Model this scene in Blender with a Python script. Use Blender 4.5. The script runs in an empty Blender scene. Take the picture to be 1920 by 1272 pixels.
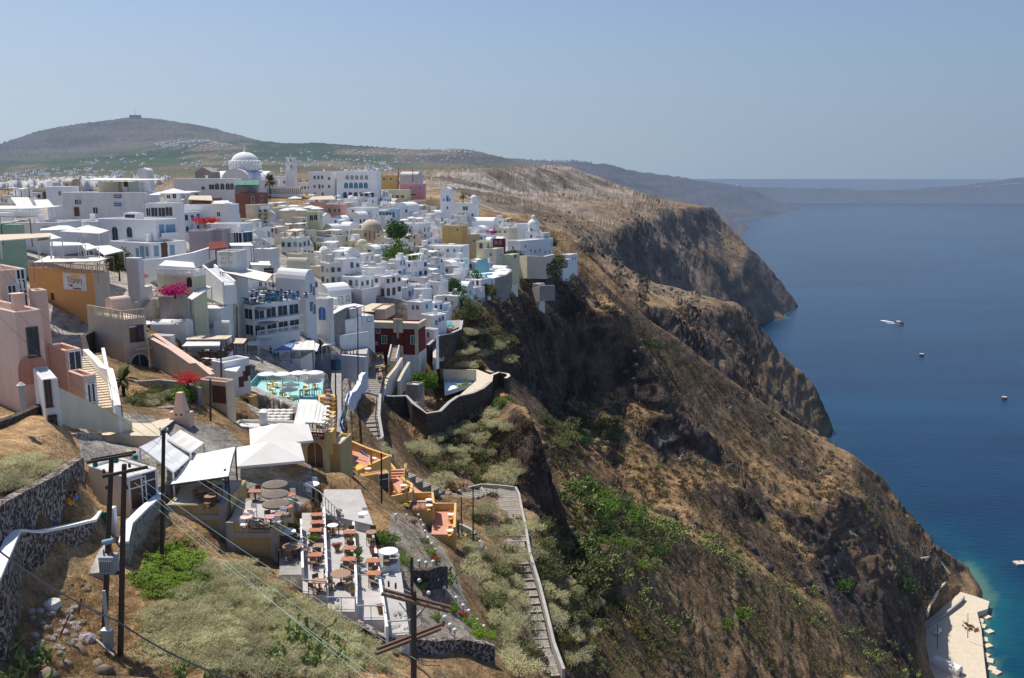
import bpy, bmesh, math, random
import numpy as np
from mathutils import Vector, Matrix
from mathutils.geometry import delaunay_2d_cdt
random.seed(7)
SC = bpy.context.scene
COL = SC.collection
rad = math.radians
# camera
FPX, CX, CY, CH = 1663.0, 960.0, 636.0, 250.0
TH = math.atan(306.0 / FPX)
cth, sth = math.cos(TH), math.sin(TH)
def V(px, py, Y):
 u = (px - CX) / FPX; v = -(py - CY) / FPX
 dy = v * sth + cth; dz = v * cth - sth
 t = Y / dy
 return Vector((u * t, Y, CH + dz * t))
def proj(p):
 x, y, z = p[0], p[1], p[2] - CH
 d = y * cth - z * sth; v = y * sth + z * cth
 return CX + FPX * x / d, CY - FPX * v / d
cam = bpy.data.cameras.new('camera'); camo = bpy.data.objects.new('camera', cam); COL.objects.link(camo)
cam.sensor_width = 36; cam.lens = 36 * FPX / 1920; cam.clip_start = 0.5; cam.clip_end = 80000
camo.location = (0, 0, CH); camo.rotation_euler = (math.pi / 2 - TH, 0, 0)
SC.camera = camo
SC.view_settings.view_transform = 'Standard'; SC.view_settings.look = 'None'
SC.view_settings.exposure = 0
# noise
_prm = np.random.RandomState(5).permutation(256).astype(np.int64)
def _h(ix, iy, iz):
 return _prm[(_prm[(_prm[ix & 255] + iy) & 255] + iz) & 255] / 127.5 - 1.0
def vnoise(x, y, z):
 x = np.asarray(x, float); y = np.asarray(y, float) + 0 * x; z = np.asarray(z, float) + 0 * x
 ix = np.floor(x).astype(np.int64); iy = np.floor(y).astype(np.int64); iz = np.floor(z).astype(np.int64)
 fx = x - ix; fy = y - iy; fz = z - iz
 fx = fx * fx * (3 - 2 * fx); fy = fy * fy * (3 - 2 * fy); fz = fz * fz * (3 - 2 * fz)
 def L(a, b, t): return a + (b - a) * t
 return L(L(L(_h(ix, iy, iz), _h(ix + 1, iy, iz), fx), L(_h(ix, iy + 1, iz), _h(ix + 1, iy + 1, iz), fx), fy),
             L(L(_h(ix, iy, iz + 1), _h(ix + 1, iy, iz + 1), fx), L(_h(ix, iy + 1, iz + 1), _h(ix + 1, iy + 1, iz + 1), fx), fy), fz)
def fbm(x, y, z, o=4, g=0.5, ridge=False):
 a = 1.0; s = 0; t = 0
 for i in range(o):
  n = vnoise(x * 2.03 ** i + 17 * i, np.asarray(y) * 2.03 ** i - 31 * i, np.asarray(z) * 2.03 ** i + 7 * i)
  if ridge: n = 1 - 2 * np.abs(n)
  s = s + a * n; t += a; a *= g
 return s / t
# terrain control points
CP = []
def c(px, py, Y, r=.3, v=0., g=0.): 
 p = V(px, py, Y); CP.append((p.x, p.y, p.z, r, v, g))
def w(x, y, z, r=.3, v=0., g=0.): CP.append((x, y, z, r, v, g))
def line(pts, n=3):
 for i in range(len(pts)):
  c(*pts[i])
  if i < len(pts) - 1:
   a = V(*pts[i][:3]); b = V(*pts[i + 1][:3]); ea = list(pts[i][3:]) + [.3, 0, 0][len(pts[i]) - 3:]; eb = list(pts[i + 1][3:]) + [.3, 0, 0][len(pts[i + 1]) - 3:]
   for k in range(1, n + 1):
    t = k / (n + 1); q = a.lerp(b, t)
    w(q.x, q.y, q.z, *[ea[j] * (1 - t) + eb[j] * t for j in range(3)])
for p in [(-500,1500,28,0,.3),(0,1272,36,.05,.1),(200,1272,37.5,.05,.1),(400,1272,38.5,.05,.3),(600,1290,40,.05,.6),(760,1290,43,.05,.6),
          (0,1180,38,.05,.1),(100,1180,40.5,.05,.1),(215,1235,40,.05,.05),(300,1180,43,.05,.1),(420,1170,43.5,.08,.7),(560,1190,44.5,.08,.7),(700,1235,46,.05,.5),
          (150,1080,45,.05,.05),(240,1090,47,.03,.1),(330,1090,50,.05,.5),(400,1050,52,.05,.6),(480,1085,50,.08,.7),(560,1140,48.5,.08,.7),(640,1190,47.5,.05,.5),(740,1240,46.5,.05,.5),
          (-60,1090,40,.05,.1),(60,1110,42,.05,.1),(185,1020,50,.02,0),(300,1040,54,.02,.3),
          (215,985,54,.0,0),(215,940,58,0,0),(250,930,62,0,0)]: c(*p)
for p in [(100,1008,47.6),(150,972,52.8),(62,1030,44.6),(178,935,57),(20,1060,42)]: c(*p,.01)
for p in [(-40,960,41,.05,.3),(60,905,46,.05,.5),(140,850,52,.05,.3),(-200,940,38,.05,.4),(-40,850,50,.05,.4),(70,840,55,.05,.3),(-60,790,60,.05,.2),(60,770,63,.05,.1),(100,800,60,.05,0),
          (170,880,60,0,0),(160,820,64,0,0),(200,830,68,0,0),(330,900,62,0,0),(380,880,66,0,0),(310,960,57,0,0),
          (420,960,60,0,0),(420,1040,56,0,.2),(300,800,76,0,0),(180,760,78,0,0),(380,790,80,0,0),(440,800,82,0,0),(60,700,88,0,0),(-80,690,85,0,0)]: c(*p)
for p in [(500,960,62,0,0),(640,920,71,0,0),(720,960,70,0,0),(560,1080,55,0,0),(600,1120,53,0,0),(660,1160,51,0,0),(720,1180,50,0,0),(700,1060,58,0,0),
          (770,1180,51,.05,.2),(800,1230,50,.05,.2),(860,1230,51,.05,.2),(920,1240,53,.08,.3),(780,1060,62,0,.1),(830,1100,63,.05,.3),
          (880,1170,60,.1,.5),(700,960,72,0,.1),(780,990,74,0,.1),(640,880,82,0,0),(540,850,80,0,0),(600,890,82,0,0)]: c(*p)
for p in [(960,1272,56,.1,.5),(900,1100,82,.2,.5),(950,1180,75,.3,.5),(870,1040,96,.2,.5),(1000,1272,70,.2,.5)]: c(*p)
for p in [(700,890,99,0,0),(660,900,92,0,0),(760,960,106,0,0),(830,990,112,0,0),(860,1010,114,.1,.3),(820,960,120,0,0)]: c(*p)
PATH = [(700,650,196),(702,690,178),(690,740,156),(684,790,138),(690,840,127),(735,885,126),(790,920,130),(850,940,137),(905,925,146),(950,928,144),(955,960,136),(962,1000,127),(968,1050,118),(985,1110,110),(998,1170,103),(1008,1220,97),(1025,1272,91)]
for p in PATH: c(*p, 0, 0, .3)
for p in [(948,1050,114),(960,1100,106),(972,1160,99),(990,1225,93)]: c(*p, 0, .5)
for p in [(1010,960,134,0,.4),(1020,1050,120,.1,.5),(1030,1130,112,.2,.5),(1060,1220,103,.2,.5),(1120,1290,104,.3,.5),
          (880,980,127,.2,.5),(880,930,132,.1,.3),(840,905,143,.1,.4),(760,870,135,.2,.6),(740,820,142,.2,.5),(800,880,142,.3,.5)]: c(*p)
for p in [(730,770,160,.1,.2),(760,790,162,.1,.3),(820,820,163,.4,.5),(860,860,160,.4,.6),(780,830,156,.3,.5)]: c(*p)
for p in [(740,760,172,0,0),(790,762,176,0,0),(840,745,184,0,0),(820,720,192,0,.2),(860,715,194,0,0),(910,735,193,0,0),(930,700,204,0,0),(840,690,206,0,.2),(740,700,190,0,0),
          (860,780,180,.2,.6),(900,790,179,.3,.6),(930,760,186,.1,.3),(960,745,191,.1,.3),(960,735,190,.1,.1)]: c(*p)
line([(940,738,186,.2,.2),(960,744,177,.3,.1),(985,752,170,.5),(1000,768,165,.7),(1006,800,162,.7)],2)
line([(948,862,163,.7,.2),(965,885,160,.8),(985,912,155,.8),(1003,935,152,.7)],2)
c(915,810,168,.4,.5); c(930,845,165,.4,.5); c(905,880,158,.3,.7)
for x,y in [(9,176),(11,168),(12,160),(12,150),(10,186)]: w(x,y,168,.5,.2)
for p in [(850,650,222,.2,.6),(870,620,232,.2,.6),(905,600,246,.2,.5),(930,640,254,.4,.4),(900,680,236,.3,.5),(950,690,255,.5,.3),(985,700,262,.5,.1),(930,580,282,.5,.2),(905,560,280,.2,.5),
          (970,590,300,.8,.1),(1000,640,300,.8,0),(1000,730,285,.8,0),(1010,800,275,.6,.1)]: c(*p)
line([(935,560,300,.6,.3),(960,545,325,.6,.2),(985,560,345,.8,.1),(1010,590,350,.6),(1040,612,358,.6),(1075,618,372,.6),(1100,600,382,.8),(1130,580,392,.8),(1165,575,398,.8),(1185,600,398,.8),(1200,650,392,.8),(1210,700,386,.8)],2)
line([(1008,725,338,1),(1040,745,350,1),(1080,752,364,1),(1120,745,376,1),(1155,725,384,1),(1180,712,384,1)],2)
for p in [(1050,800,332,.8,.5),(1110,795,345,.8,.7),(1160,790,352,.8,.4),(1020,850,300,.8,.5),(1070,850,305,1,.3),(1130,850,318,1,.3),(1190,760,372,.8,.2),(1040,900,270,.8,.5),(1110,900,285,1,.2),(1150,930,285,1,.2),
          (1020,880,262,.6,.7),(1200,800,362,1,.2)]: c(*p)
for p in [(1005,549,349),(1030,547,352),(1020,562,352),(995,545,345)]: c(*p,.3,.1)
for p in [(1010,500,392,.3,.1),(1040,520,392,.6,.1),(1030,480,405,.2,.2),(1060,560,385,.8,.2),(1110,560,405,.6,.2),(1120,530,430,.5,.1),(1150,560,420,.5,.1),(990,520,375,.6,.2),(975,500,382,.2)]: c(*p)
line([(1088,500,430,.4,.1),(1120,522,448,.5,.1),(1160,556,458,.6),(1210,592,470,.8),(1270,632,482,1),(1330,680,492,1.2),(1400,732,505,1.2),(1470,780,518,1.2),(1540,820,528,1.2),(1600,850,534,1.4),(1650,888,538,1.5),(1672,925,534,1.5),(1700,965,528,1.5),(1730,995,524,1),(1765,1035,520,1),(1795,1075,517,.6)],2)
for x,y,z in [(45,520,165),(80,545,140),(110,560,115),(150,580,85),(190,590,55),(230,590,30),(262,585,2),(290,575,-6)]: w(x,y,z,2)
for p in [(1215,660,442,.6),(1270,700,450,.6),(1330,750,460,.7),(1390,790,465,.8),(1460,830,475,1),(1540,870,485,1.2),(1600,900,485,1.5),
          (1210,730,400,.8,.1),(1250,770,400,.9,.1),(1200,775,375,1,.2),(1300,790,410,.8),(1350,820,425,.8),(1420,850,440,1),(1480,890,445,1.2),(1530,930,450,1.5)]: c(*p)
line([(1208,800,352,1),(1235,775,372,1),(1270,768,386,1),(1310,795,392,1),(1330,812,398,1),(1370,850,402,1),(1400,880,405,1.2)],1)
line([(1212,838,350,1),(1260,835,366,1),(1305,815,384,.6),(1330,850,382,1)],1)
line([(1260,890,345,1.2),(1300,905,348,1.2),(1370,925,356,1.2),(1410,935,362,1.2)],1)
line([(1130,860,318,1),(1170,835,330,1),(1200,830,338,1),(1235,850,338,1),(1250,880,330,1)],1)
line([(1140,930,292,1),(1190,935,298,1),(1230,950,300,1)],1)
line([(1240,945,300,1),(1290,905,318,1),(1330,905,326,1),(1360,940,322,1),(1385,990,312,1),(1400,1040,300,1)],1)
line([(1240,985,285,1,.2),(1290,1000,280,1),(1340,1030,280,1)],1)
line([(1390,960,352,1),(1430,965,366,1),(1480,960,384,1),(1530,980,392,1),(1545,1030,382,1),(1550,1090,372,1)],1)
line([(1400,1050,318,1),(1440,1040,332,1),(1490,1050,345,1),(1550,1075,352,1),(1555,1110,352,1)],1)
line([(1440,1085,318,1),(1500,1110,322,1),(1540,1135,326,1)],1)
line([(1540,960,415,1.5),(1580,920,432,1.5),(1620,930,450,1.5),(1650,970,458,1.5),(1680,1010,462,1.5)],1)
line([(1560,1050,385,1.5),(1600,1060,398,1.5),(1650,1070,415,1.5),(1690,1060,430,1.2)],1)
for p in [(1590,1110,374,.8),(1640,1110,392,.8,.3),(1700,1120,425,.6,.2),(1600,1160,352,.6),(1660,1190,368,.6),(1696,1168,402,.4),(1760,1100,480,.4,.1),(1780,1115,488,.1),(1740,1140,445,.4),(1680,1225,368,.4),(1715,1290,372,.3,.2),(1718,1236,396,.3),(1720,1050,470,1),(1745,1070,490,.6)]: c(*p)
line([(1010,880,205,.3,.5),(1050,910,205,.4,.6),(1110,935,205,.5,.8),(1180,965,212,.6,.7),(1240,985,228,.6,.5),(1300,1015,245,.6,.5),(1370,1045,262,.6,.5),(1430,1075,276,.6,.5),(1500,1120,292,.6,.5),(1560,1165,305,.6,.4),(1620,1215,318,.5,.4),(1690,1275,330,.4,.4),(1740,1330,338,.4,.3)],2)
for x,y,z in [(45,245,150),(65,270,135),(95,300,108),(125,325,82),(150,350,55),(175,365,35)]: w(x,y,z,1,.2)
for p in [(1060,960,172,.5,.7),(1050,1010,155,.4,.6),(1110,1010,170,.6,.8),(1180,1030,190,.7,.8),(1240,1060,205,.7,.6),(1310,1090,222,.8,.4),(1380,1130,236,.8,.3),(1440,1180,244,.8,.3),
          (1100,1080,152,.6,.7),(1170,1110,168,.8,.6),(1240,1150,180,.9,.5),(1310,1190,192,1,.4),(1380,1230,200,1,.3),(1100,1160,135,.6,.6),(1160,1220,140,.8,.5),(1240,1272,150,.9,.4),
          (1500,1215,255,.8,.2),(1580,1260,270,.6,.2),(1450,1290,212,1,.2),(1350,1330,165,1,.2),(1560,1340,235,1,.2)]: c(*p)
for x,y,z in [(212,411,5),(228,430,5),(240,452,3.6),(262,480,3.6),(276,500,3.6),(225,400,3.6),(205,395,9),(245,470,3.6)]: w(x,y,z,0)
for x,y,z in [(252,400,-5),(262,430,-5),(272,460,-5),(296,497,-5),(262,380,-5),(300,520,-4),(304,545,-4),(306,600,-6)]: w(x,y,z,.2)
for x,y in [(330,540),(330,480),(300,420),(300,350)]: w(x,y,-30,0)
line([(1205,585,560,.8),(1240,572,620,1),(1290,578,700,1),(1335,575,780,1.5),(1390,566,860,1.5),(1412,600,862,2),(1440,640,866,2),(1500,690,868,3),(1522,730,858,3),(1534,780,842,3),(1544,826,824,1)],2)
line([(1300,640,700,1.5),(1360,660,760,2),(1395,690,772,2),(1420,650,820,2),(1450,720,780,3),(1500,770,760,3),(1530,818,740,3)],1)
line([(1310,605,690,1),(1360,615,745,1),(1385,640,770,1)],1)
for x,y,z in [(120,620,150),(90,600,160),(150,640,125),(180,640,100),(210,640,75),(240,650,50),(270,680,20),(296,700,-5),(292,760,-5),(312,810,-8),(200,700,75),(250,740,40)]: w(x,y,z,2)
for x,y,z in [(200,980,60),(260,960,25),(300,930,5),(330,900,-8),(335,860,-10),(325,960,-10),(140,900,100),(310,1060,-10),(230,1060,20),(360,1200,-10)]: w(x,y,z,3)
for x,y in [(380,800),(450,1000),(520,1300),(600,1500),(360,700),(620,1750),(600,2000)]: w(x,y,-40,0)
line([(1040,470,480,.3,.2),(1075,462,620,1),(1110,450,760,2,0,.3),(1150,432,880,3,0,.3),(1185,425,1010,3,0,.2),(1220,410,1180,3,0,.3),(1250,400,1350,3,0,.3),(1300,392,1600,3),(1337,388,1780,2)],3)
line([(1080,492,610,1.5,0,.3),(1120,480,745,3,0,.5),(1160,478,865,4,0,.5),(1200,462,1000,4,0,.4),(1235,448,1160,4,0,.5),(1260,440,1330,4,0,.5),(1300,432,1570,4,0,.3),(1342,425,1740,3)],2)
line([(1342,430,1745,4),(1370,440,1740,5),(1405,465,1735,6),(1440,500,1728,6),(1465,535,1720,5),(1482,558,1714,4),(1494,578,1702,1)],2)
line([(1420,603,1500,1),(1450,590,1560,1),(1470,586,1620,1),(1490,580,1690,1)],1)
for p in [(1110,520,700,1,0,.9),(1160,540,820,1,0,1),(1200,560,800,.8,0,1),(1240,565,900,.8,0,1),(1180,510,880,2,0,.6),(1240,510,1050,4,0,.3),(1290,520,1150,5,0,.3),(1330,500,1350,6),(1380,520,1500,6),(1350,545,1350,5,0,.2),(1300,560,1150,4,0,.3),(1410,560,1500,4,0,.3),(1380,580,1350,3,0,.4),(1440,575,1580,4),(1400,490,1600,6),(1300,470,1450,5),(1350,460,1620,6)]: c(*p)
for x,y,z in [(320,1400,20),(400,1950,120),(480,1960,-20),(380,2050,150)]: w(x,y,z,3)
for x,y in [(900,2300),(700,1600),(1200,3500),(1500,5000)]: w(x,y,-60,0)
for p in [(1060,430,500,.3),(1000,400,560,.4,0,.2),(1062,405,720,.5,0,.2),(1100,425,860,.4),(1180,405,900,.5,0,.2),(1150,380,1100,1,0,.2),(1240,385,1350,1,0,.1),(1300,382,1700,1,0,.1),
          (900,390,560,.4,0,.2),(860,380,560,.3,0,.2),(900,372,700,.6,0,.9),(960,372,800,.6,0,.9),(1010,378,900,.6,0,.5),(1030,392,800,.6),(1100,372,1250,1.2,0,.2),(1180,362,1700,1.5,0,.1),(1240,366,2000,1.5),(1290,375,2150,1.5)]: c(*p)
line([(800,352,800,.8,0,.9),(870,355,900,1,0,1),(940,358,1050,1,0,1),(1000,362,1250,1.5,0,.9),(1060,360,1360,2,0,.8),(1118,357,1440,1.5,0,.7)],2)
line([(700,330,900,.5,0,.4),(800,328,1000,1,0,.7),(880,324,1150,1,0,1),(960,318,1300,2,0,.8),(1040,311,1450,3,0,.7),(1075,312,1500,3,0,.7),(1110,328,1520,2,0,.8),(1122,350,1500,1,0,.8)],2)
line([(720,322,1300,.5,0,.2),(820,318,1500,.5,.6,.2),(900,314,1600,.5,1,0),(980,311,1700,.5,.3,.2)],1)
for x,y,z in [(120,1900,215),(200,1900,205),(300,2100,200),(60,2000,225),(-50,2100,232),(350,2150,190),(430,2300,-20),(300,2600,120),(400,2900,-20),(200,2800,150)]: w(x,y,z,2)
for p in [(640,900,79,0),(560,760,112,0),(640,740,116,0),(620,700,140,0),(480,700,126,0),(420,740,100,0),(300,760,86,0),(220,740,92,0),(200,680,100,0),(260,700,100,0),(350,700,108,0),(150,640,112,0),(60,640,112,0),
          (420,660,138,0),(500,660,146,0),(560,690,142,0),(640,660,165,0),(690,700,172,0),(660,620,182,0),(690,640,192,0),(760,640,196,0),(800,660,200,0),(790,610,206,0),(830,640,208,0),(860,620,214,0),
          (240,600,130,0),(380,600,150,0),(560,600,185,0),(660,560,210,0),(760,570,226,0),(820,580,240,0),(870,590,246,.1,.3),(440,540,178,0),(600,702,156,0),(640,706,157,0),(672,716,150,0),(605,738,130,0),(640,760,124,0),(300,530,160,0),(150,560,130,0),(-50,560,120,0),
          (560,530,215,0),(640,520,240,0),(720,520,262,0),(800,530,275,0),(850,555,268,0),(900,545,292,.1,.2),(940,530,322,0,.2),(980,510,370,0,.3),(1000,490,398,0),(1050,492,418,0),
          (300,490,178,0),(180,480,165,0),(60,470,160,0),(-60,470,150,0),(380,470,200,0),(450,480,220,0),(560,460,280,0),(640,460,305,0),(720,450,335,0),(800,460,345,0),(870,470,362,0),(950,470,390,0),(1010,460,420,0),
          (120,410,205,0),(-40,400,200,0),(270,410,200,0),(360,410,240,0),(440,400,300,0),(520,395,350,0),(600,400,370,0),(700,400,380,0),(780,405,400,0),(860,410,430,0),(930,430,430,0),(1000,430,450,.1),
          (100,372,300,0),(300,366,330,0),(420,358,400,0),(560,362,420,0),(640,372,420,0),(760,372,440,0),(850,372,480,0,0,.2),(820,345,700,.3,0,.5)]: c(*p)
for p in [(-400,365,600,1,.3),(0,355,900,1,.4),(200,352,1000,1,.4),(400,345,1200,1,.4),(600,340,1300,1,.3),
          (-300,350,1600,1,.5),(0,345,1800,1,.5),(200,335,2000,1,.5),(400,330,2200,1,.6),(600,325,2200,1,.6),(700,322,2000,1,.3),
          (-300,335,2800,1,.5),(0,330,2800,1,.5),(130,318,3000,2,.6),(300,312,3000,2,.6),(420,305,3000,2,.7),(600,310,3000,2,.6),(760,315,2800,2,.3),(860,316,2600,2,.2),
          (250,290,3600,4,.5),(350,270,3800,4,.4),(400,266,3900,4,.3),(470,275,3800,4,.6),(540,283,3800,4,.7),(620,277,3900,4,.8),(700,276,4000,4,.7),(780,282,4000,4,.4),(860,279,4000,4,.4),(900,286,4000,4,.2),(950,298,4000,4,.2),
          (0,318,3800,3,.4),(100,310,4000,3,.3),(-200,310,4000,3,.4),(-500,320,4000,3,.4),
          (780,300,3500,5,.1,.5),(860,308,3300,5,.1,.5),(920,312,3300,5,.1,.4)]: c(*p)
line([(-700,330,5200,12,.1,.5),(-400,310,5200,12,.1,.5),(-150,290,5200,14,.1,.5),(0,271,5200,14,.1,.5),(60,250,5200,14,.15,.5),(120,236,5200,12,.1,.5),(165,229,5200,10,.1,.5),(210,227,5200,8,.1,.5),(250,219,5200,4,.1,.5),(280,220,5200,4,.1,.5),(310,227,5200,8,.1,.5),(350,229,5200,8,.1,.5),(400,241,5200,12,.1,.5),(450,257,5200,12,.1,.5),(520,273,5200,10,.2,.5),(580,281,5200,8,.2,.5)],2)
for p in [(60,290,4700,14,.1,.4),(150,272,4700,20,.1,.4),(250,262,4700,20,.1,.4),(330,255,4700,18,.1,.4),(420,262,4700,14,.1,.4),(-100,310,4700,12,.1,.4)]: c(*p)
for x,y,z in [(-5200,7000,100),(-2500,7500,60),(-1000,7500,60),(0,7000,60),(600,6500,30),(1600,9000,-60),(3000,12000,-60),(-6000,12000,-60),(-6000,3000,50),(-3500,900,120),(-900,150,180),(-300,20,215),(-120,15,225),(0,15,222),(60,15,205),(300,15,60),(600,15,-40),(700,400,-60),(3000,200,-60),(9000,200,-60),(9000,12000,-60)]: w(x,y,z,1)
line([(950,300,4600,6,.1,.5),(1000,303,4900,8,.1,.5),(1060,303,5200,10,0,.5),(1130,307,5600,10,0,.5),(1200,322,5800,10,0,.5),(1290,332,6200,10,0,.5),(1360,342,6400,10,0,.5),(1410,352,6600,12,0,.4),(1448,372,6900,8)],2)
line([(1000,352,3600,10,0,.3),(1130,362,4200,14,0,.3),(1240,378,4900,14,0,.3),(1340,388,5600,10,0,.3),(1400,381,6100,8,0,.3),(1448,379,6700,3)],2)
w(1700,5200,-60,0); w(1500,4600,-60,0); w(2600,7000,-60); w(1900,7600,-60,0); w(900,3000,-60,0)
line([(1380,350,8600,10,0,.5),(1450,350,8600,10,0,.5),(1560,353,8600,10,0,.5),(1640,357,8600,8,0,.5),(1720,353,8600,8,0,.5),(1790,348,8600,10,0,.4),(1840,340,8600,10,0,.4),(1900,333,8600,10,0,.4),(2000,334,8600,10,0,.4),(2200,345,8600,10,0,.4)],2)
line([(1400,374,8350,8,0,.4),(1500,376,8350,8,0,.4),(1640,376,8350,8,0,.4),(1760,377,8350,8,0,.4),(1900,378,8350,8,0,.4),(2200,378,8350,8,0,.4)],2)
line([(1380,400,8050,1),(1900,400,8050,1),(2200,400,8050,1)],3)
line([(1380,390,9900,1),(1900,390,9900,1),(2200,390,9900,1)],3)
for x,y in [(405,1420),(440,1480),(425,1350),(405,1250),(375,1150),(352,1050),(560,1640),(600,1720),(590,1800),(520,1850)]: w(x,y,-40,0)
CP = np.array(CP); _m = (CP[:, 1] > 430) & (CP[:, 1] < 560) & (CP[:, 0] > 50) & (CP[:, 2] > 45); CP[_m, 3] *= .42; _m = (CP[:, 1] > 130) & (CP[:, 1] < 350) & (CP[:, 0] > 15); CP[_m, 3] *= .75; _m = CP[:, 2] < -3; CP[_m, 3] = 0; CP[_m & (CP[:, 1] > 560), 2] -= 15
# TIN -> clipmap rasters
_vs, _es, _fs, _ov, _oe, _of = delaunay_2d_cdt([Vector((p[0], p[1])) for p in CP], [], [], 0, 1e-3)
_A = np.zeros((len(_vs), 4))
for i, o in enumerate(_ov):
 _A[i] = CP[o[0]][2:6] if len(o) else (0, 0, 0, 0)
_P = np.array([(v.x, v.y) for v in _vs])
LEV = [(-90, 20, 150, 260, .5), (-330, 20, 420, 700, 1.5), (-1400, 20, 1100, 2700, 5.), (-7000, 20, 8000, 12500, 25.)]
RAS = []
def _blur(a, n):
 a = np.pad(a, ((4, 4), (4, 4), (0, 0)), 'edge')
 for _ in range(n):
  a = (a + np.roll(a, 1, 0) + np.roll(a, -1, 0)) / 3; a = (a + np.roll(a, 1, 1) + np.roll(a, -1, 1)) / 3
 return a[4:-4, 4:-4]
for (x0, y0, x1, y1, s) in LEV:
 nx = int((x1 - x0) / s) + 1; ny = int((y1 - y0) / s) + 1
 R = np.zeros((ny, nx, 4)); R[..., 0] = -60
 for f in _fs:
  a, b, cc = _P[f[0]], _P[f[1]], _P[f[2]]
  i0 = max(0, int((min(a[0], b[0], cc[0]) - x0) / s)); i1 = min(nx - 1, int((max(a[0], b[0], cc[0]) - x0) / s) + 1)
  j0 = max(0, int((min(a[1], b[1], cc[1]) - y0) / s)); j1 = min(ny - 1, int((max(a[1], b[1], cc[1]) - y0) / s) + 1)
  if i1 < i0 or j1 < j0: continue
  X, Y = np.meshgrid(x0 + s * np.arange(i0, i1 + 1), y0 + s * np.arange(j0, j1 + 1))
  d = (b[1] - cc[1]) * (a[0] - cc[0]) + (cc[0] - b[0]) * (a[1] - cc[1])
  if abs(d) < 1e-9: continue
  l0 = ((b[1] - cc[1]) * (X - cc[0]) + (cc[0] - b[0]) * (Y - cc[1])) / d
  l1 = ((cc[1] - a[1]) * (X - cc[0]) + (a[0] - cc[0]) * (Y - cc[1])) / d
  l2 = 1 - l0 - l1
  m = (l0 >= -1e-6) & (l1 >= -1e-6) & (l2 >= -1e-6)
  v = l0[..., None] * _A[f[0]] + l1[..., None] * _A[f[1]] + l2[..., None] * _A[f[2]]
  R[j0:j1 + 1, i0:i1 + 1][m] = v[m]
 R = np.concatenate([_blur(R[..., :1], 2), _blur(R[..., 1:], 3)], -1)
 RAS.append((x0, y0, x1, y1, s, R))
def samp(x, y):
 x = np.atleast_1d(np.asarray(x, float)); y = np.atleast_1d(np.asarray(y, float))
 out = np.zeros(x.shape + (4,)); done = np.zeros(x.shape, bool)
 for (x0, y0, x1, y1, s, R) in RAS:
  m = (~done) & (x > x0 + 5 * s) & (x < x1 - 6 * s) & ((y > y0 + 5 * s) | (y0 < 21)) & (y < y1 - 6 * s)
  if s == 25.: m = ~done
  if not m.any(): continue
  fx = np.clip((x[m] - x0) / s, 0, R.shape[1] - 2.001); fy = np.clip((y[m] - y0) / s, 0, R.shape[0] - 2.001)
  i = fx.astype(int); j = fy.astype(int); u = (fx - i)[:, None]; v = (fy - j)[:, None]
  out[m] = (R[j, i] * (1 - u) + R[j, i + 1] * u) * (1 - v) + (R[j + 1, i] * (1 - u) + R[j + 1, i + 1] * u) * v
  done |= m
 return out
def height(x, y, full=False):
 A = samp(x, y); x = np.atleast_1d(x); y = np.atleast_1d(y)
 r = A[..., 1]; t = np.clip((y - 560) / 200, 0, 1); t = t * t * (3 - 2 * t); tf = np.clip((y - 2300) / 600, 0, 1)
 rn = np.minimum(r, 1.6); oc = fbm(x / 34, y / 34, 8.8, 4, .55); oc = np.clip((oc - .10) / .09, 0, 1) - .6 * np.clip((fbm(x / 21, y / 21, 4.1, 4, .5) - .16) / .07, 0, 1)
 oc = oc * np.clip(rn - .45, 0, 1.2) * 3.6 * (1 - t) * (y > 120)
 z = A[..., 0] + (1 - t) * rn * (1.7 * fbm(x / 42, y / 42, 3.3, 5, .5, True) - .7 + .5 * fbm(x / 7, y / 7, 9.1, 3, .6))
 z = z + oc
 qz = np.clip((y - 620) / 200, 0, 1) * np.clip((2300 - y) / 300, 0, 1) * np.clip(A[..., 3] * 1.5 + .25, 0, 1); tq_ = fbm(x / 190, y / 55, 2.7, 4, .5, True); z = z + qz * 7 * (np.floor(tq_ * 3.0) / 3.0 * .75 + tq_ * .25 - .45)
 z = z + t * (1 - tf) * np.minimum(r, 5) * (3.2 * fbm(x / 85, y / 85, 3.3, 5, .52, True) - 1.0)
 z = z + tf * np.minimum(r, 14) * 2.6 * (fbm(x / 420, y / 420, 5.5, 5, .5, True) - .3)
 return (z, A) if full else z
def G(x, y): return float(height(x, y)[0])
def raycast(px, py, y0=30, y1=9000, n=900):
 u = (px - CX) / FPX; v = -(py - CY) / FPX; d = Vector((u, v * sth + cth, v * cth - sth)) / (v * sth + cth)
 Y = np.exp(np.linspace(math.log(y0), math.log(y1), min(n, 260))); z = samp(d.x * Y, Y)[:, 0]; r = CH + d.z * Y; k = np.nonzero(r < z)[0]
 if len(k) == 0 or k[0] == 0: return None if len(k) == 0 else Vector((d.x * Y[0], Y[0], z[0]))
 k = k[0]; Y2 = np.linspace(Y[k - 1] * .985, Y[k] * 1.015, 12); z2 = height(d.x * Y2, Y2); r2 = CH + d.z * Y2; q = np.nonzero(r2 < z2)[0]
 y = Y2[q[0]] if len(q) else Y[k]; return Vector((d.x * y, y, G(d.x * y, y)))
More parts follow.
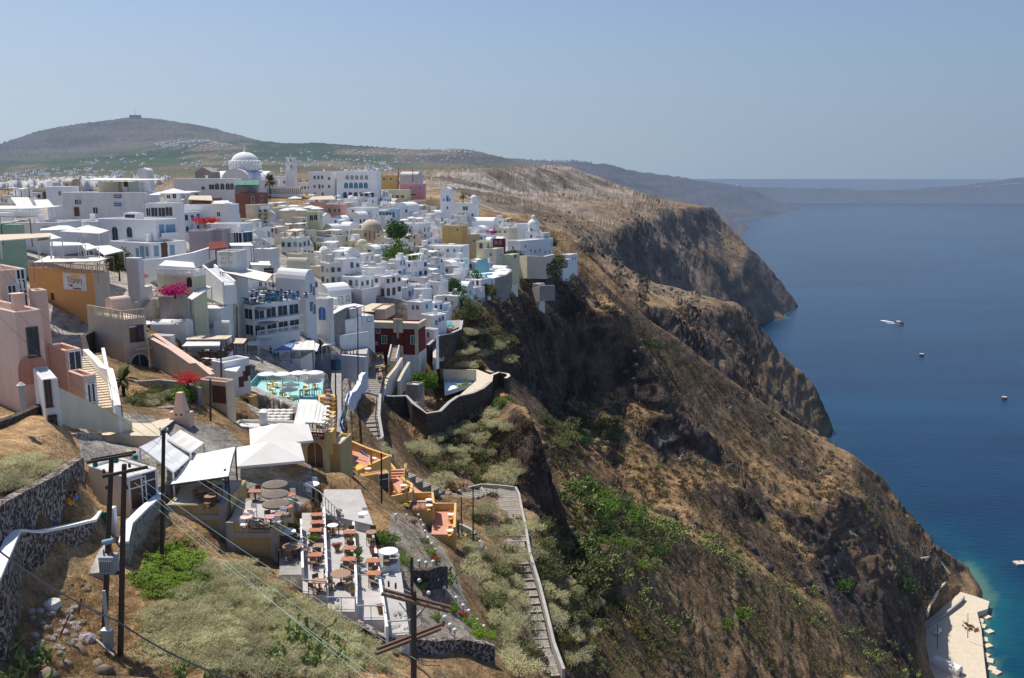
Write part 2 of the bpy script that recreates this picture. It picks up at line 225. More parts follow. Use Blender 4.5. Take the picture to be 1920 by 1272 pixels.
def casts(px, py, y0=30, y1=9000, n=420):
 u = (px - CX) / FPX; v = -(py - CY) / FPX; dy = v * sth + cth; dx = u / dy; dz = (v * cth - sth) / dy
 hit = np.zeros(len(px), bool); lo = np.full(len(px), float(y0)); hi = np.full(len(px), float(y1)); prev = lo.copy()
 for Y in np.exp(np.linspace(math.log(y0), math.log(y1), n)):
  a = np.nonzero(~hit)[0]
  if not len(a): break
  z = samp(dx[a] * Y, np.full(len(a), Y))[:, 0]; k = a[CH + dz[a] * Y < z]; hit[k] = True; hi[k] = Y; lo[k] = prev[k]; prev[a] = Y
 y = (lo + hi) / 2; return np.stack([dx * y, y, height(dx * y, y)], 1), hit & (y > y0 * 1.02)
CARVE = []   # (world polygon, z) floors under which the ground is cut down
def carve():
 for P, zc in CARVE:
  xs = [p[0] for p in P]; ys = [p[1] for p in P]
  for li in (0, 1, 2):
   x0, y0, x1, y1, s_, R = RAS[li]; mg = s_ * .6
   i0 = max(0, int((min(xs) - x0) / s_) - 1); i1 = min(R.shape[1] - 1, int((max(xs) - x0) / s_) + 2); j0 = max(0, int((min(ys) - y0) / s_) - 1); j1 = min(R.shape[0] - 1, int((max(ys) - y0) / s_) + 2)
   if i1 <= i0 or j1 <= j0 or li == 2 and (max(xs) - min(xs)) < 8: continue
   X_, Y_ = np.meshgrid(x0 + s_ * np.arange(i0, i1 + 1), y0 + s_ * np.arange(j0, j1 + 1)); ins = np.zeros(X_.shape, bool); j = len(P) - 1
   for i in range(len(P)):
    a, b = P[i], P[j]; cnd = (a[1] > Y_) != (b[1] > Y_); xi = (b[0] - a[0]) * (Y_ - a[1]) / ((b[1] - a[1]) or 1e-9) + a[0]; ins ^= cnd & (X_ < xi); j = i
   g_ = ins.copy()
   if li < 2: g_[1:] |= ins[:-1]; g_[:-1] |= ins[1:]; g_[:, 1:] |= ins[:, :-1]; g_[:, :-1] |= ins[:, 1:]
   sub = R[j0:j1 + 1, i0:i1 + 1]; sub[..., 0] = np.where(g_ & (sub[..., 0] > zc), zc, sub[..., 0]); sub[..., 1] = np.where(g_, 0, sub[..., 1])
# materials
MATS = {}
HAZE = (.32, .43, .64)  # haze colour that the materials themselves emit with distance
def newmat(name):
 m = bpy.data.materials.new(name); m.use_nodes = True; nt = m.node_tree; nt.nodes.clear(); MATS[name] = m
 return m, nt, nt.nodes.new('ShaderNodeOutputMaterial'), nt.nodes.new('ShaderNodeBsdfPrincipled')
def N(nt, t, **k):
 n = nt.nodes.new(t)
 for a, b in k.items():
  if a in n.bl_rna.properties: setattr(n, a, b)
  else: n.inputs[a].default_value = b
 return n
def mixc(nt, fac, a, b, mode='MIX'):
 n = nt.nodes.new('ShaderNodeMix'); n.data_type = 'RGBA'; n.blend_type = mode
 for s, v in ((n.inputs[0], fac), (n.inputs[6], a), (n.inputs[7], b)):
  if hasattr(v, 'is_linked') or hasattr(v, 'links'): nt.links.new(v, s)
  elif isinstance(v, tuple): s.default_value = (*v[:3], 1)
  else: s.default_value = v
 return n.outputs[2]
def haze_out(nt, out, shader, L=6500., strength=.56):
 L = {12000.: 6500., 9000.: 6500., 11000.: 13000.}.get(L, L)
 """painted aerial perspective: haze emission mixed in by distance from the world origin"""
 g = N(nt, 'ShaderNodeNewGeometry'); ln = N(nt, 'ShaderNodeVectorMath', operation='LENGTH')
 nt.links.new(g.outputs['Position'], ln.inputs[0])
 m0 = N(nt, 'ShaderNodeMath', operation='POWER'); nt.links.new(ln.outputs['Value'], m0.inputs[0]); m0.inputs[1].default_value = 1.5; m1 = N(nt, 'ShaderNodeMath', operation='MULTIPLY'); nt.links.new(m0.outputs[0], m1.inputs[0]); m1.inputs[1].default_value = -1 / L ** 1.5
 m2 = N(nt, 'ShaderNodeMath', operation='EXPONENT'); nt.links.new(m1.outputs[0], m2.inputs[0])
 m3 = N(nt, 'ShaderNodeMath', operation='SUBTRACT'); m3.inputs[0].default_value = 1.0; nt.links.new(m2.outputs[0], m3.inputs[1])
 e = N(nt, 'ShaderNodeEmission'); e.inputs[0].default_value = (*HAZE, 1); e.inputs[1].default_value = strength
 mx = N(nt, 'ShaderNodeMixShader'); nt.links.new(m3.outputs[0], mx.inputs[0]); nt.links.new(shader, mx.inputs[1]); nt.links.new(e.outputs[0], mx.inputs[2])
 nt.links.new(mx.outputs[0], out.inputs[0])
def mesh_np(name, verts, faces, mat, col=None, smooth=False, parent=None):
 me = bpy.data.meshes.new(name); verts = np.asarray(verts, np.float32); faces = np.asarray(faces, np.int32)
 k = faces.shape[1]
 me.vertices.add(len(verts)); me.vertices.foreach_set('co', verts.ravel())
 me.loops.add(faces.size); me.loops.foreach_set('vertex_index', faces.ravel())
 me.polygons.add(len(faces)); me.polygons.foreach_set('loop_start', np.arange(0, faces.size, k, dtype=np.int32))
 if smooth: me.polygons.foreach_set('use_smooth', np.ones(len(faces), bool))
 if col is not None:
  ca = me.color_attributes.new('Col', 'FLOAT_COLOR', 'POINT')
  ca.data.foreach_set('color', np.concatenate([col, np.ones((len(col), 1))], 1).astype(np.float32).ravel())
 me.update(); me.validate()
 o = bpy.data.objects.new(name, me); COL.objects.link(o)
 if mat: me.materials.append(mat)
 if parent: o.parent = parent
 return o
def mixa(a, b, t): return a * (1 - t[..., None]) + np.asarray(b) * t[..., None]
def ss(a, b, x):
 t = np.clip((x - a) / (b - a), 0, 1); return t * t * (3 - 2 * t)
# sea
sv = []; ang = np.linspace(rad(-70), rad(70), 90); rr = [15, 60, 150, 300, 450, 700, 1200, 2500, 6000, 15000, 40000, 76000]
for a in ang:
 for r in rr: sv.append((math.sin(a) * r, math.cos(a) * r, 0))
nr = len(rr); sf = [(i * nr + j, (i + 1) * nr + j, (i + 1) * nr + j + 1, i * nr + j + 1) for i in range(len(ang) - 1) for j in range(nr - 1)]
gx = np.concatenate([np.arange(150, 420, 4.), np.arange(420, 900, 14.)]); gy = np.concatenate([np.arange(330, 620, 4.), np.arange(620, 2100, 12.)])
m, nt, out, bs = newmat('sea_water')
geo = N(nt, 'ShaderNodeNewGeometry')
mp = N(nt, 'ShaderNodeMapping'); mp.inputs['Scale'].default_value = (.10, .32, .2); mp.inputs['Rotation'].default_value = (0, 0, rad(8)); nt.links.new(geo.outputs['Position'], mp.inputs[0])
wn = N(nt, 'ShaderNodeTexNoise', Scale=1., Detail=6., Roughness=.62, Distortion=.4); nt.links.new(mp.outputs[0], wn.inputs['Vector'])
mp2 = N(nt, 'ShaderNodeMapping'); mp2.inputs['Scale'].default_value = (.0016, .006, .002); nt.links.new(geo.outputs['Position'], mp2.inputs[0])
wn2 = N(nt, 'ShaderNodeTexNoise', Scale=1., Detail=5., Roughness=.6); nt.links.new(mp2.outputs[0], wn2.inputs['Vector'])
bp = N(nt, 'ShaderNodeBump', Strength=.55, Distance=.7); nt.links.new(wn.outputs[0], bp.inputs['Height']); nt.links.new(bp.outputs[0], bs.inputs['Normal'])
rr2 = N(nt, 'ShaderNodeMapRange'); rr2.inputs[1].default_value = .38; rr2.inputs[2].default_value = .65; nt.links.new(wn2.outputs[0], rr2.inputs[0])
deep = mixc(nt, rr2.outputs[0], (.0008, .018, .056), (.002, .040, .098))
va = N(nt, 'ShaderNodeVertexColor', layer_name='Col')
sep = N(nt, 'ShaderNodeSeparateColor'); nt.links.new(va.outputs[0], sep.inputs[0])
sh = mixc(nt, sep.outputs[0], deep, (.006, .125, .125))
sh2 = mixc(nt, sep.outputs[1], sh, (.09, .17, .11))
nt.links.new(sh2, bs.inputs['Base Color']); bs.inputs['Roughness'].default_value = .2; bs.inputs['Specular IOR Level'].default_value = .26; bs.inputs['IOR'].default_value = 1.333
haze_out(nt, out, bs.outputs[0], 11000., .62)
aa = np.linspace(rad(-60), rad(60), 700); lr = np.exp(np.linspace(math.log(20), math.log(76000), 620))
AA, LR = np.meshgrid(aa, lr, indexing='ij'); SX = np.sin(AA) * LR; SY = np.cos(AA) * LR
bz = samp(SX.ravel(), SY.ravel())[:, 0].reshape(SX.shape); bz = np.where(SY > 3000, -60, bz)
pn = fbm(SX / 22, SY / 22, 0, 4, .6); pn2 = fbm(SX / 5, SY / 5, 0, 4, .6)
tq = np.exp(np.minimum(bz + 1.0, 0) / 14) * (.55 + .6 * pn); tq = np.clip(tq, 0, 1) * (.9 - .55 * ss(560, 800, SY))
tb = ss(-4.2, -1.2, bz + 2.2 * pn2) * .7
SCl = np.stack([tq, np.clip(tb, 0, 1), 0 * tq], -1)
ix = np.arange(700 * 620).reshape(700, 620)
SF = np.stack([ix[:-1, :-1], ix[1:, :-1], ix[1:, 1:], ix[:-1, 1:]], -1).reshape(-1, 4)
sea = mesh_np('sea', np.stack([SX, SY, 0 * SX], -1).reshape(-1, 3), SF, m, SCl.reshape(-1, 3), smooth=True)
sea['kind'] = 'structure'
# light
SUN_AZ, SUN_EL = rad(-46), rad(60)   # azimuth measured from +Y, negative = left
sd = Vector((math.sin(SUN_AZ) * math.cos(SUN_EL), math.cos(SUN_AZ) * math.cos(SUN_EL), math.sin(SUN_EL)))
sl = bpy.data.lights.new('sun', 'SUN'); sl.energy = 5.0; sl.angle = rad(.53); sl.color = (1, .95, .87)
so = bpy.data.objects.new('sun', sl); COL.objects.link(so); so.rotation_euler = (-sd).to_track_quat('-Z', 'Y').to_euler(); so.location = (0, 0, 400)
W = bpy.data.worlds.new('World'); SC.world = W; W.use_nodes = True; wt = W.node_tree; wt.nodes.clear()
wo = wt.nodes.new('ShaderNodeOutputWorld'); bg = wt.nodes.new('ShaderNodeBackground'); sk = wt.nodes.new('ShaderNodeTexSky')
sk.sky_type = 'NISHITA'; sk.sun_disc = False; sk.sun_elevation = SUN_EL; sk.sun_rotation = SUN_AZ; sk.altitude = 250
sk.air_density = 1.0; sk.dust_density = 1.2; sk.ozone_density = 2.5
bg.inputs[1].default_value = .13
tc = wt.nodes.new('ShaderNodeTexCoord'); sx = wt.nodes.new('ShaderNodeSeparateXYZ'); wt.links.new(tc.outputs['Generated'], sx.inputs[0])
e1 = N(wt, 'ShaderNodeMapRange'); e1.interpolation_type = 'SMOOTHSTEP'; e1.inputs[1].default_value = -.02; e1.inputs[2].default_value = .36; e1.inputs[3].default_value = .93; e1.inputs[4].default_value = .0; wt.links.new(sx.outputs[2], e1.inputs[0])
e2 = N(wt, 'ShaderNodeMapRange'); e2.inputs[1].default_value = -.55; e2.inputs[2].default_value = .55; wt.links.new(sx.outputs[0], e2.inputs[0])
hz = mixc(wt, e2.outputs[0], (3.75, 4.55, 5.4), (2.0, 2.75, 3.75))
skc = mixc(wt, e1.outputs[0], mixc(wt, 1.0, sk.outputs[0], (.73, .75, .87), 'MULTIPLY'), hz)
wt.links.new(skc, bg.inputs[0]); wt.links.new(bg.outputs[0], wo.inputs[0])
SC.cycles.max_bounces = 5; SC.cycles.diffuse_bounces = 4; SC.cycles.glossy_bounces = 2; SC.cycles.transmission_bounces = 2
SC.cycles.caustics_reflective = False; SC.cycles.caustics_refractive = False; SC.cycles.use_denoising = True
# simple materials
def plaster(name, col, var=.12, scale=.6, rough=.9, dirt=None, bump=.15):
 m, nt, out, bs = newmat(name)
 geo = N(nt, 'ShaderNodeNewGeometry')
 nz = N(nt, 'ShaderNodeTexNoise', Scale=scale, Detail=6., Roughness=.65); nt.links.new(geo.outputs['Position'], nz.inputs['Vector'])
 mr = N(nt, 'ShaderNodeMapRange'); mr.inputs[1].default_value = .35; mr.inputs[2].default_value = .7; nt.links.new(nz.outputs[0], mr.inputs[0])
 d = dirt or tuple(c * (1 - 2.2 * var) for c in col)
 cc = mixc(nt, mr.outputs[0], col, d)
 mp = N(nt, 'ShaderNodeMapping'); mp.inputs['Scale'].default_value = (2.2, 2.2, .22); nt.links.new(geo.outputs['Position'], mp.inputs[0])
 n2 = N(nt, 'ShaderNodeTexNoise', Scale=1., Detail=4.); nt.links.new(mp.outputs[0], n2.inputs['Vector'])
 m2 = N(nt, 'ShaderNodeMapRange'); m2.inputs[1].default_value = .5; m2.inputs[2].default_value = .78; m2.inputs[4].default_value = min(.9, var * 3.0); nt.links.new(n2.outputs[0], m2.inputs[0])
 cc = mixc(nt, m2.outputs[0], cc, tuple(c * .62 for c in d))
 nt.links.new(cc, bs.inputs['Base Color']); bs.inputs['Roughness'].default_value = rough; bs.inputs['Specular IOR Level'].default_value = .25
 bp = N(nt, 'ShaderNodeBump', Strength=bump, Distance=.15); nt.links.new(nz.outputs[0], bp.inputs['Height']); nt.links.new(bp.outputs[0], bs.inputs['Normal'])
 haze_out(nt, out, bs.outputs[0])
 return m
def flat(name, col, rough=.6, metal=0., spec=.4, var=.08):
 m, nt, out, bs = newmat(name)
 tc = N(nt, 'ShaderNodeTexCoord')
 nz = N(nt, 'ShaderNodeTexNoise', Scale=3., Detail=3.); nt.links.new(tc.outputs['Object'], nz.inputs['Vector'])
 cc = mixc(nt, nz.outputs[0], tuple(min(1, c * (1 + var)) for c in col), tuple(c * (1 - 2 * var) for c in col))
 nt.links.new(cc, bs.inputs['Base Color']); bs.inputs['Roughness'].default_value = rough; bs.inputs['Metallic'].default_value = metal; bs.inputs['Specular IOR Level'].default_value = spec
 haze_out(nt, out, bs.outputs[0], 12000.)
 return m
def masonry(name, stone, mortar, scale=2.2, cover=.5, stone2=None):
 m, nt, out, bs = newmat(name)
 geo = N(nt, 'ShaderNodeNewGeometry')
 nz0 = N(nt, 'ShaderNodeTexNoise', Scale=1.6, Detail=3.); nt.links.new(geo.outputs['Position'], nz0.inputs['Vector'])
 add = N(nt, 'ShaderNodeMixRGB'); add.blend_type = 'ADD'; add.inputs[0].default_value = .55; nt.links.new(geo.outputs['Position'], add.inputs[1]); nt.links.new(nz0.outputs['Color'], add.inputs[2])
 vo = N(nt, 'ShaderNodeTexVoronoi', feature='F1', Scale=scale); nt.links.new(add.outputs[0], vo.inputs['Vector'])
 mr = N(nt, 'ShaderNodeMapRange'); mr.inputs[1].default_value = cover * .75; mr.inputs[2].default_value = cover * 1.0; nt.links.new(vo.outputs['Distance'], mr.inputs[0])
 sc = N(nt, 'ShaderNodeSeparateColor'); nt.links.new(vo.outputs['Color'], sc.inputs[0])
 s = mixc(nt, sc.outputs[0], stone, stone2 or tuple(min(1, c * 2.2 + .02) for c in stone))
 nb = N(nt, 'ShaderNodeTexNoise', Scale=.35, Detail=5.); nt.links.new(geo.outputs['Position'], nb.inputs['Vector'])
 mo = mixc(nt, nb.outputs[0], tuple(c * 1.25 for c in mortar), tuple(c * .55 for c in mortar))
 cc = mixc(nt, mr.outputs[0], s, mo)
 nt.links.new(cc, bs.inputs['Base Color']); bs.inputs['Roughness'].default_value = .95; bs.inputs['Specular IOR Level'].default_value = .15
 bp = N(nt, 'ShaderNodeBump', Strength=.8, Distance=.12); bp.invert = True; nt.links.new(mr.outputs[0], bp.inputs['Height']); nt.links.new(bp.outputs[0], bs.inputs['Normal'])
 haze_out(nt, out, bs.outputs[0])
 return m
M = {}
for n_, c_, v_ in [('white', (.86, .86, .85), .035), ('offwhite', (.80, .79, .75), .05), ('oldwhite', (.74, .73, .70), .09), ('cream', (.70, .64, .50), .07), ('lemon', (.74, .72, .48), .06), ('beige', (.60, .49, .36), .07), ('tan', (.52, .38, .25), .08),
                   ('sand', (.66, .56, .42), .08), ('stonegrey', (.36, .34, .31), .14), ('concrete', (.46, .44, .41), .12), ('paleblue', (.50, .62, .72), .06), ('aqua', (.30, .62, .66), .07), ('pink', (.70, .43, .36), .06), ('rose', (.62, .30, .33), .06),
                   ('peach', (.78, .55, .44), .06), ('orange', (.80, .38, .13), .05), ('ochre', (.68, .46, .17), .07), ('mustard', (.55, .42, .20), .12), ('maroon', (.17, .030, .024), .10), ('brick', (.30, .12, .09), .1), ('green', (.35, .52, .38), .06),
                   ('greenwhite', (.66, .70, .58), .06), ('terracotta', (.62, .30, .20), .06), ('bluewash', (.62, .67, .76), .10), ('deckblue', (.34, .62, .58), .06), ('pave', (.50, .47, .44), .10), ('mauve', (.46, .38, .40), .06), ('poolfloor', (.70, .80, .84), .04)]:
 M[n_] = plaster(n_ + '_plaster', c_, v_)
M['roof'] = plaster('flat_roof_screed', (.70, .68, .64), .14)
M['lavawall'] = masonry('lava_stone_masonry', (.035, .03, .032), (.36, .32, .28), 4.6, .60, (.14, .085, .075))
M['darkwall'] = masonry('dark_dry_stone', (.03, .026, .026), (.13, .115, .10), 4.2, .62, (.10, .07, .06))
M['greywall'] = masonry('grey_rubble_masonry', (.16, .15, .14), (.42, .39, .35), 4.0, .5)
M['steppath'] = masonry('cobbled_steps', (.36, .32, .26), (.27, .235, .19), 5.0, .55, (.44, .40, .33))
for n_, c_, r_ in [('pane', (.03, .04, .055), .15), ('bluepaint', (.04, .14, .42), .5), ('paleshutter', (.22, .38, .50), .5), ('brownwood', (.12, .06, .035), .6), ('pole', (.055, .038, .028), .85), ('whitepaint', (.80, .80, .79), .5), ('greypaint', (.35, .37, .38), .5),
                   ('darkmetal', (.03, .03, .032), .5), ('teal', (.03, .20, .32), .5), ('greenpaint', (.02, .16, .10), .5), ('tabletop', (.45, .17, .075), .5), ('tabletop2', (.33, .20, .12), .5), ('clothwhite', (.80, .80, .80), .8), ('clothblue', (.05, .14, .45), .8), ('yellow', (.80, .45, .04), .6),
                   ('yellowcloth', (.85, .60, .06), .8), ('thatch', (.20, .16, .13), .95), ('potclay', (.36, .15, .08), .8), ('red', (.55, .04, .04), .6), ('insulgreen', (.01, .22, .18), .15), ('insulbrown', (.14, .03, .025), .2), ('wire', (.03, .03, .035), .6), ('wiregreen', (.42, .58, .50), .5),
                   ('steel', (.45, .47, .48), .4), ('lampglass', (.82, .82, .80), .25), ('skin', (.45, .27, .19), .6), ('hair', (.04, .025, .02), .7), ('shirtwhite', (.7, .7, .7), .9), ('shirtblue', (.10, .25, .50), .9), ('shirtred', (.5, .07, .06), .9), ('jeans', (.05, .07, .13), .9), ('donkey', (.10, .055, .03), .9),
                   ('donkeydark', (.045, .028, .02), .9), ('saddle', (.62, .28, .06), .8), ('rust', (.20, .07, .04), .8), ('chairwood', (.16, .09, .05), .6), ('poolwater', (.04, .45, .62), .1), ('navy', (.03, .05, .16), .7), ('purplecloth', (.18, .12, .28), .8), ('turqpaint', (.25, .55, .58), .5)]:
 M[n_] = flat(n_, c_, r_)
def canvas(name, col):
 m, nt, out, bs = newmat(name)
 geo = N(nt, 'ShaderNodeNewGeometry'); nz = N(nt, 'ShaderNodeTexNoise', Scale=.8, Detail=5.); nt.links.new(geo.outputs['Position'], nz.inputs['Vector'])
 cc = mixc(nt, nz.outputs[0], col, tuple(c * .82 for c in col)); nt.links.new(cc, bs.inputs['Base Color']); bs.inputs['Roughness'].default_value = .85
 tr = N(nt, 'ShaderNodeBsdfTranslucent'); nt.links.new(cc, tr.inputs[0])
 mx = N(nt, 'ShaderNodeMixShader'); mx.inputs[0].default_value = .13; nt.links.new(bs.outputs[0], mx.inputs[1]); nt.links.new(tr.outputs[0], mx.inputs[2])
 haze_out(nt, out, mx.outputs[0], 12000.); return m
M['canvas'] = canvas('cream_canvas', (.88, .85, .78)); M['canvasw'] = canvas('white_canvas', (.90, .90, .88)); M['canvasb'] = canvas('tan_canvas', (.74, .62, .46)); M['canvasblue'] = canvas('blue_canvas', (.20, .32, .62))
# mesh builder
class MB:
 def __init__(s): s.v = []; s.f = []; s.mi = []; s.mats = []; s.cur = 0
 def mat(s, m):
  m = M[m] if isinstance(m, str) else m
  if m not in s.mats: s.mats.append(m)
  s.cur = s.mats.index(m); return s
 def add(s, v, f):
  b = len(s.v); s.v += [tuple(p) for p in v]; s.f += [tuple(i + b for i in q) for q in f]; s.mi += [s.cur] * len(f); return s
 def box(s, x0, x1, y0, y1, z0, z1):
  return s.add([(x0, y0, z0), (x1, y0, z0), (x1, y1, z0), (x0, y1, z0), (x0, y0, z1), (x1, y0, z1), (x1, y1, z1), (x0, y1, z1)],
                     [(0, 3, 2, 1), (4, 5, 6, 7), (0, 1, 5, 4), (1, 2, 6, 5), (2, 3, 7, 6), (3, 0, 4, 7)])
 def cyl(s, x, y, z0, z1, r0, r1=None, n=10, cap=True):
  r1 = r0 if r1 is None else r1
  v = [(x + r0 * math.cos(2 * math.pi * i / n), y + r0 * math.sin(2 * math.pi * i / n), z0) for i in range(n)] + [(x + r1 * math.cos(2 * math.pi * i / n), y + r1 * math.sin(2 * math.pi * i / n), z1) for i in range(n)]
  f = [(i, (i + 1) % n, n + (i + 1) % n, n + i) for i in range(n)]
  if cap: f += [tuple(range(n, 2 * n)), tuple(range(n - 1, -1, -1))]
  return s.add(v, f)
 def lathe(s, x, y, prof, n=16):
  v = []; f = []
  for r, z in prof: v += [(x + r * math.cos(2 * math.pi * i / n), y + r * math.sin(2 * math.pi * i / n), z) for i in range(n)]
  for k in range(len(prof) - 1): f += [(k * n + i, k * n + (i + 1) % n, (k + 1) * n + (i + 1) % n, (k + 1) * n + i) for i in range(n)]
  return s.add(v, f)
 def dome(s, x, y, z, r, h=None, n=16, k=6):
  h = h or r
  return s.lathe(x, y, [(max(.001, r * math.cos(i * math.pi / 2 / k)), z + h * math.sin(i * math.pi / 2 / k)) for i in range(k + 1)], n)
 def ball(s, x, y, z, r, n=10, k=6, sz=1., sx=1., sy=1.):
  v = []; f = []
  for j in range(k + 1):
   a = -math.pi / 2 + math.pi * j / k
   v += [(x + sx * r * math.cos(a) * math.cos(2 * math.pi * i / n), y + sy * r * math.cos(a) * math.sin(2 * math.pi * i / n), z + sz * r * math.sin(a)) for i in range(n)]
  for j in range(k): f += [(j * n + i, j * n + (i + 1) % n, (j + 1) * n + (i + 1) % n, (j + 1) * n + i) for i in range(n)]
  return s.add(v, f)
 def bar(s, a, b, r, n=6, r1=None):
  a = Vector(a); b = Vector(b); d = (b - a); q = d.to_track_quat('Z', 'Y'); r1 = r if r1 is None else r1
  v = [a + q @ Vector((r * math.cos(2 * math.pi * i / n), r * math.sin(2 * math.pi * i / n), 0)) for i in range(n)] + [b + q @ Vector((r1 * math.cos(2 * math.pi * i / n), r1 * math.sin(2 * math.pi * i / n), 0)) for i in range(n)]
  return s.add(v, [(i, (i + 1) % n, n + (i + 1) % n, n + i) for i in range(n)] + [tuple(range(n, 2 * n)), tuple(range(n - 1, -1, -1))])
 def beam(s, a, b, wx, wz):
  a = Vector(a); b = Vector(b); q = (b - a).to_track_quat('Y', 'Z'); L = (b - a).length
  v = [a + q @ Vector(p) for p in [(-wx, 0, -wz), (wx, 0, -wz), (wx, L, -wz), (-wx, L, -wz), (-wx, 0, wz), (wx, 0, wz), (wx, L, wz), (-wx, L, wz)]]
  return s.add(v, [(0, 3, 2, 1), (4, 5, 6, 7), (0, 1, 5, 4), (1, 2, 6, 5), (2, 3, 7, 6), (3, 0, 4, 7)])
 def vault(s, x0, x1, y0, y1, z, h, axis='y', n=10):
  """barrel vault, axis along y"""
  v = []
  for i in range(n + 1):
   a = math.pi * i / n; c_ = -math.cos(a); s_ = math.sin(a)
   if axis == 'y':
    x = (x0 + x1) / 2 + c_ * (x1 - x0) / 2; v += [(x, y0, z + h * s_), (x, y1, z + h * s_)]
   else:
    y = (y0 + y1) / 2 + c_ * (y1 - y0) / 2; v += [(x0, y, z + h * s_), (x1, y, z + h * s_)]
  f = [(2 * i, 2 * i + 2, 2 * i + 3, 2 * i + 1) for i in range(n)] + [tuple(2 * i for i in range(n, -1, -1)), tuple(2 * i + 1 for i in range(n + 1))]
  return s.add(v, f)
 def quad(s, a, b, c_, d): return s.add([a, b, c_, d], [(0, 1, 2, 3)])
 def slab(s, pts, z0, z1):
  """vertical prism over a polygon (x,y) given counter-clockwise; z1 may be a list"""
  n = len(pts); za = z1 if isinstance(z1, (list, tuple)) else [z1] * n
  zb = z0 if isinstance(z0, (list, tuple)) else [z0] * n
  v = [(p[0], p[1], zb[i]) for i, p in enumerate(pts)] + [(p[0], p[1], za[i]) for i, p in enumerate(pts)]
  return s.add(v, [(i, (i + 1) % n, n + (i + 1) % n, n + i) for i in range(n)] + [tuple(range(n, 2 * n)), tuple(range(n - 1, -1, -1))])
 def data(s, name, smooth=False):
  me = bpy.data.meshes.new(name); me.from_pydata(s.v, [], s.f)
  for m in s.mats: me.materials.append(m)
  for p, i in zip(me.polygons, s.mi):
   p.material_index = i
   if smooth: p.use_smooth = True
  me.update(); return me
 def build(s, name, parent=None, smooth=False, bev=0):
  o = bpy.data.objects.new(name, s.data(name, smooth)); COL.objects.link(o)
  if parent: o.parent = parent
  return o
def B(m): return MB().mat(m)
def tag(o, label, cat, group=None):
 o['label'] = label; o['category'] = cat
 if group: o['group'] = group
 return o
def thing(name, label, cat, loc=(0, 0, 0), rz=0, group=None):
 o = bpy.data.objects.new(name, None); COL.objects.link(o); o.empty_display_size = .2
 o.location = loc; o.rotation_euler = (0, 0, rz); return tag(o, label, cat, group)
KIDS = {}
def dup(root, loc, rz=0, label=None, group=None, sc=None):
 r = root.copy(); COL.objects.link(r); r.location = loc; r.rotation_euler = (0, 0, rz)
 if sc: r.scale = (sc, sc, sc) if not isinstance(sc, tuple) else sc
 if label: r['label'] = label
 if group: r['group'] = group
 if root.name not in KIDS: KIDS[root.name] = [(ch, list(ch.children)) for ch in root.children]
 for ch, gs in KIDS[root.name]:
  c_ = ch.copy(); COL.objects.link(c_); c_.parent = r
  for g in gs:
   d = g.copy(); COL.objects.link(d); d.parent = c_
 return r
PR = bpy.data.collections.new('x')  # unlinked
# windows and doors (shared mesh data)
WC = {}
def win_data(kind, w_, h_, fc, pc):
 k = (kind, round(w_, 1), round(h_, 1), fc, pc)
 if k in WC: return WC[k]
 w2 = k[1] / 2; h = k[2]; t = .09
 fr = MB().mat(fc)
 if kind == 'rect' or kind == 'door':
  fr.box(-w2 - t, -w2, -.07, .02, 0, h).box(w2, w2 + t, -.07, .02, 0, h).box(-w2 - t, w2 + t, -.072, .02, h, h + t)
  if kind == 'rect': fr.box(-w2 - t - .04, w2 + t + .04, -.14, .02, -t, 0).box(-.03, .03, -.06, .0, 0, h)
  else: fr.box(-w2, w2, -.045, -.03, h * .70, h * .74)
  pn = MB().mat(pc).box(-w2, w2, -.03, .01, 0, h)
 elif kind == 'shut':
  fr.box(-w2 - .45, -w2, -.09, 0, 0, h).box(w2, w2 + .45, -.09, 0, 0, h).box(-w2, w2, -.07, 0, h, h + .06).box(-w2 - .1, w2 + .1, -.12, 0, -.07, 0)
  pn = MB().mat(pc).box(-w2, w2, -.03, .01, 0, h)
 else:  # arch
  n = 10; pts = [(-w2, 0), (w2, 0)] + [(w2 * math.cos(math.pi * i / n), h - w2 + w2 * math.sin(math.pi * i / n)) for i in range(n + 1)]
  q = [((w2 + t) * math.cos(math.pi * i / n), h - w2 + (w2 + t) * math.sin(math.pi * i / n)) for i in range(n + 1)]
  o_ = [(w2 + t, 0)] + q + [(-w2 - t, 0)]; i_ = [(w2, 0)] + [(w2 * math.cos(math.pi * i / n), h - w2 + w2 * math.sin(math.pi * i / n)) for i in range(n + 1)] + [(-w2, 0)]
  m_ = len(o_)
  fr.add([(a, -.07, b) for a, b in o_] + [(a, -.07, b) for a, b in i_] + [(a, .02, b) for a, b in o_] + [(a, .02, b) for a, b in i_],
               [(i, i + 1, m_ + i + 1, m_ + i) for i in range(m_ - 1)] + [(i, 2 * m_ + i, 2 * m_ + i + 1, i + 1) for i in range(m_ - 1)] + [(m_ + i, m_ + i + 1, 3 * m_ + i + 1, 3 * m_ + i) for i in range(m_ - 1)])
  fr.box(-.03, .03, -.05, 0, 0, h - .02)
  pn = MB().mat(pc); pn.add([(a, -.025, b) for a, b in pts], [tuple(range(len(pts)))])
 WC[k] = (fr.data('window_frame'), pn.data('window_pane')); return WC[k]
def add_win(root, face, u, z, w_=.9, h_=1.2, kind='rect', fc='whitepaint', pc='pane', name=None, off=0., wl=0., near=True):
 fd, pd = win_data(kind, w_, h_, fc, pc)
 name = name or ('door' if kind == 'door' or h_ > 1.9 else 'window')
 o = bpy.data.objects.new(name, fd); COL.objects.link(o); o.parent = root
 if face == 'L': o.location = (u - wl, -off, z); 
 else: o.location = (off, u, z); o.rotation_euler = (0, 0, math.pi / 2)
 p = bpy.data.objects.new('pane' if name == 'window' else 'leaf', pd); COL.objects.link(p); p.parent = o
 return o
HOUSES = []   # (px,py,x,y,rad,root,info)
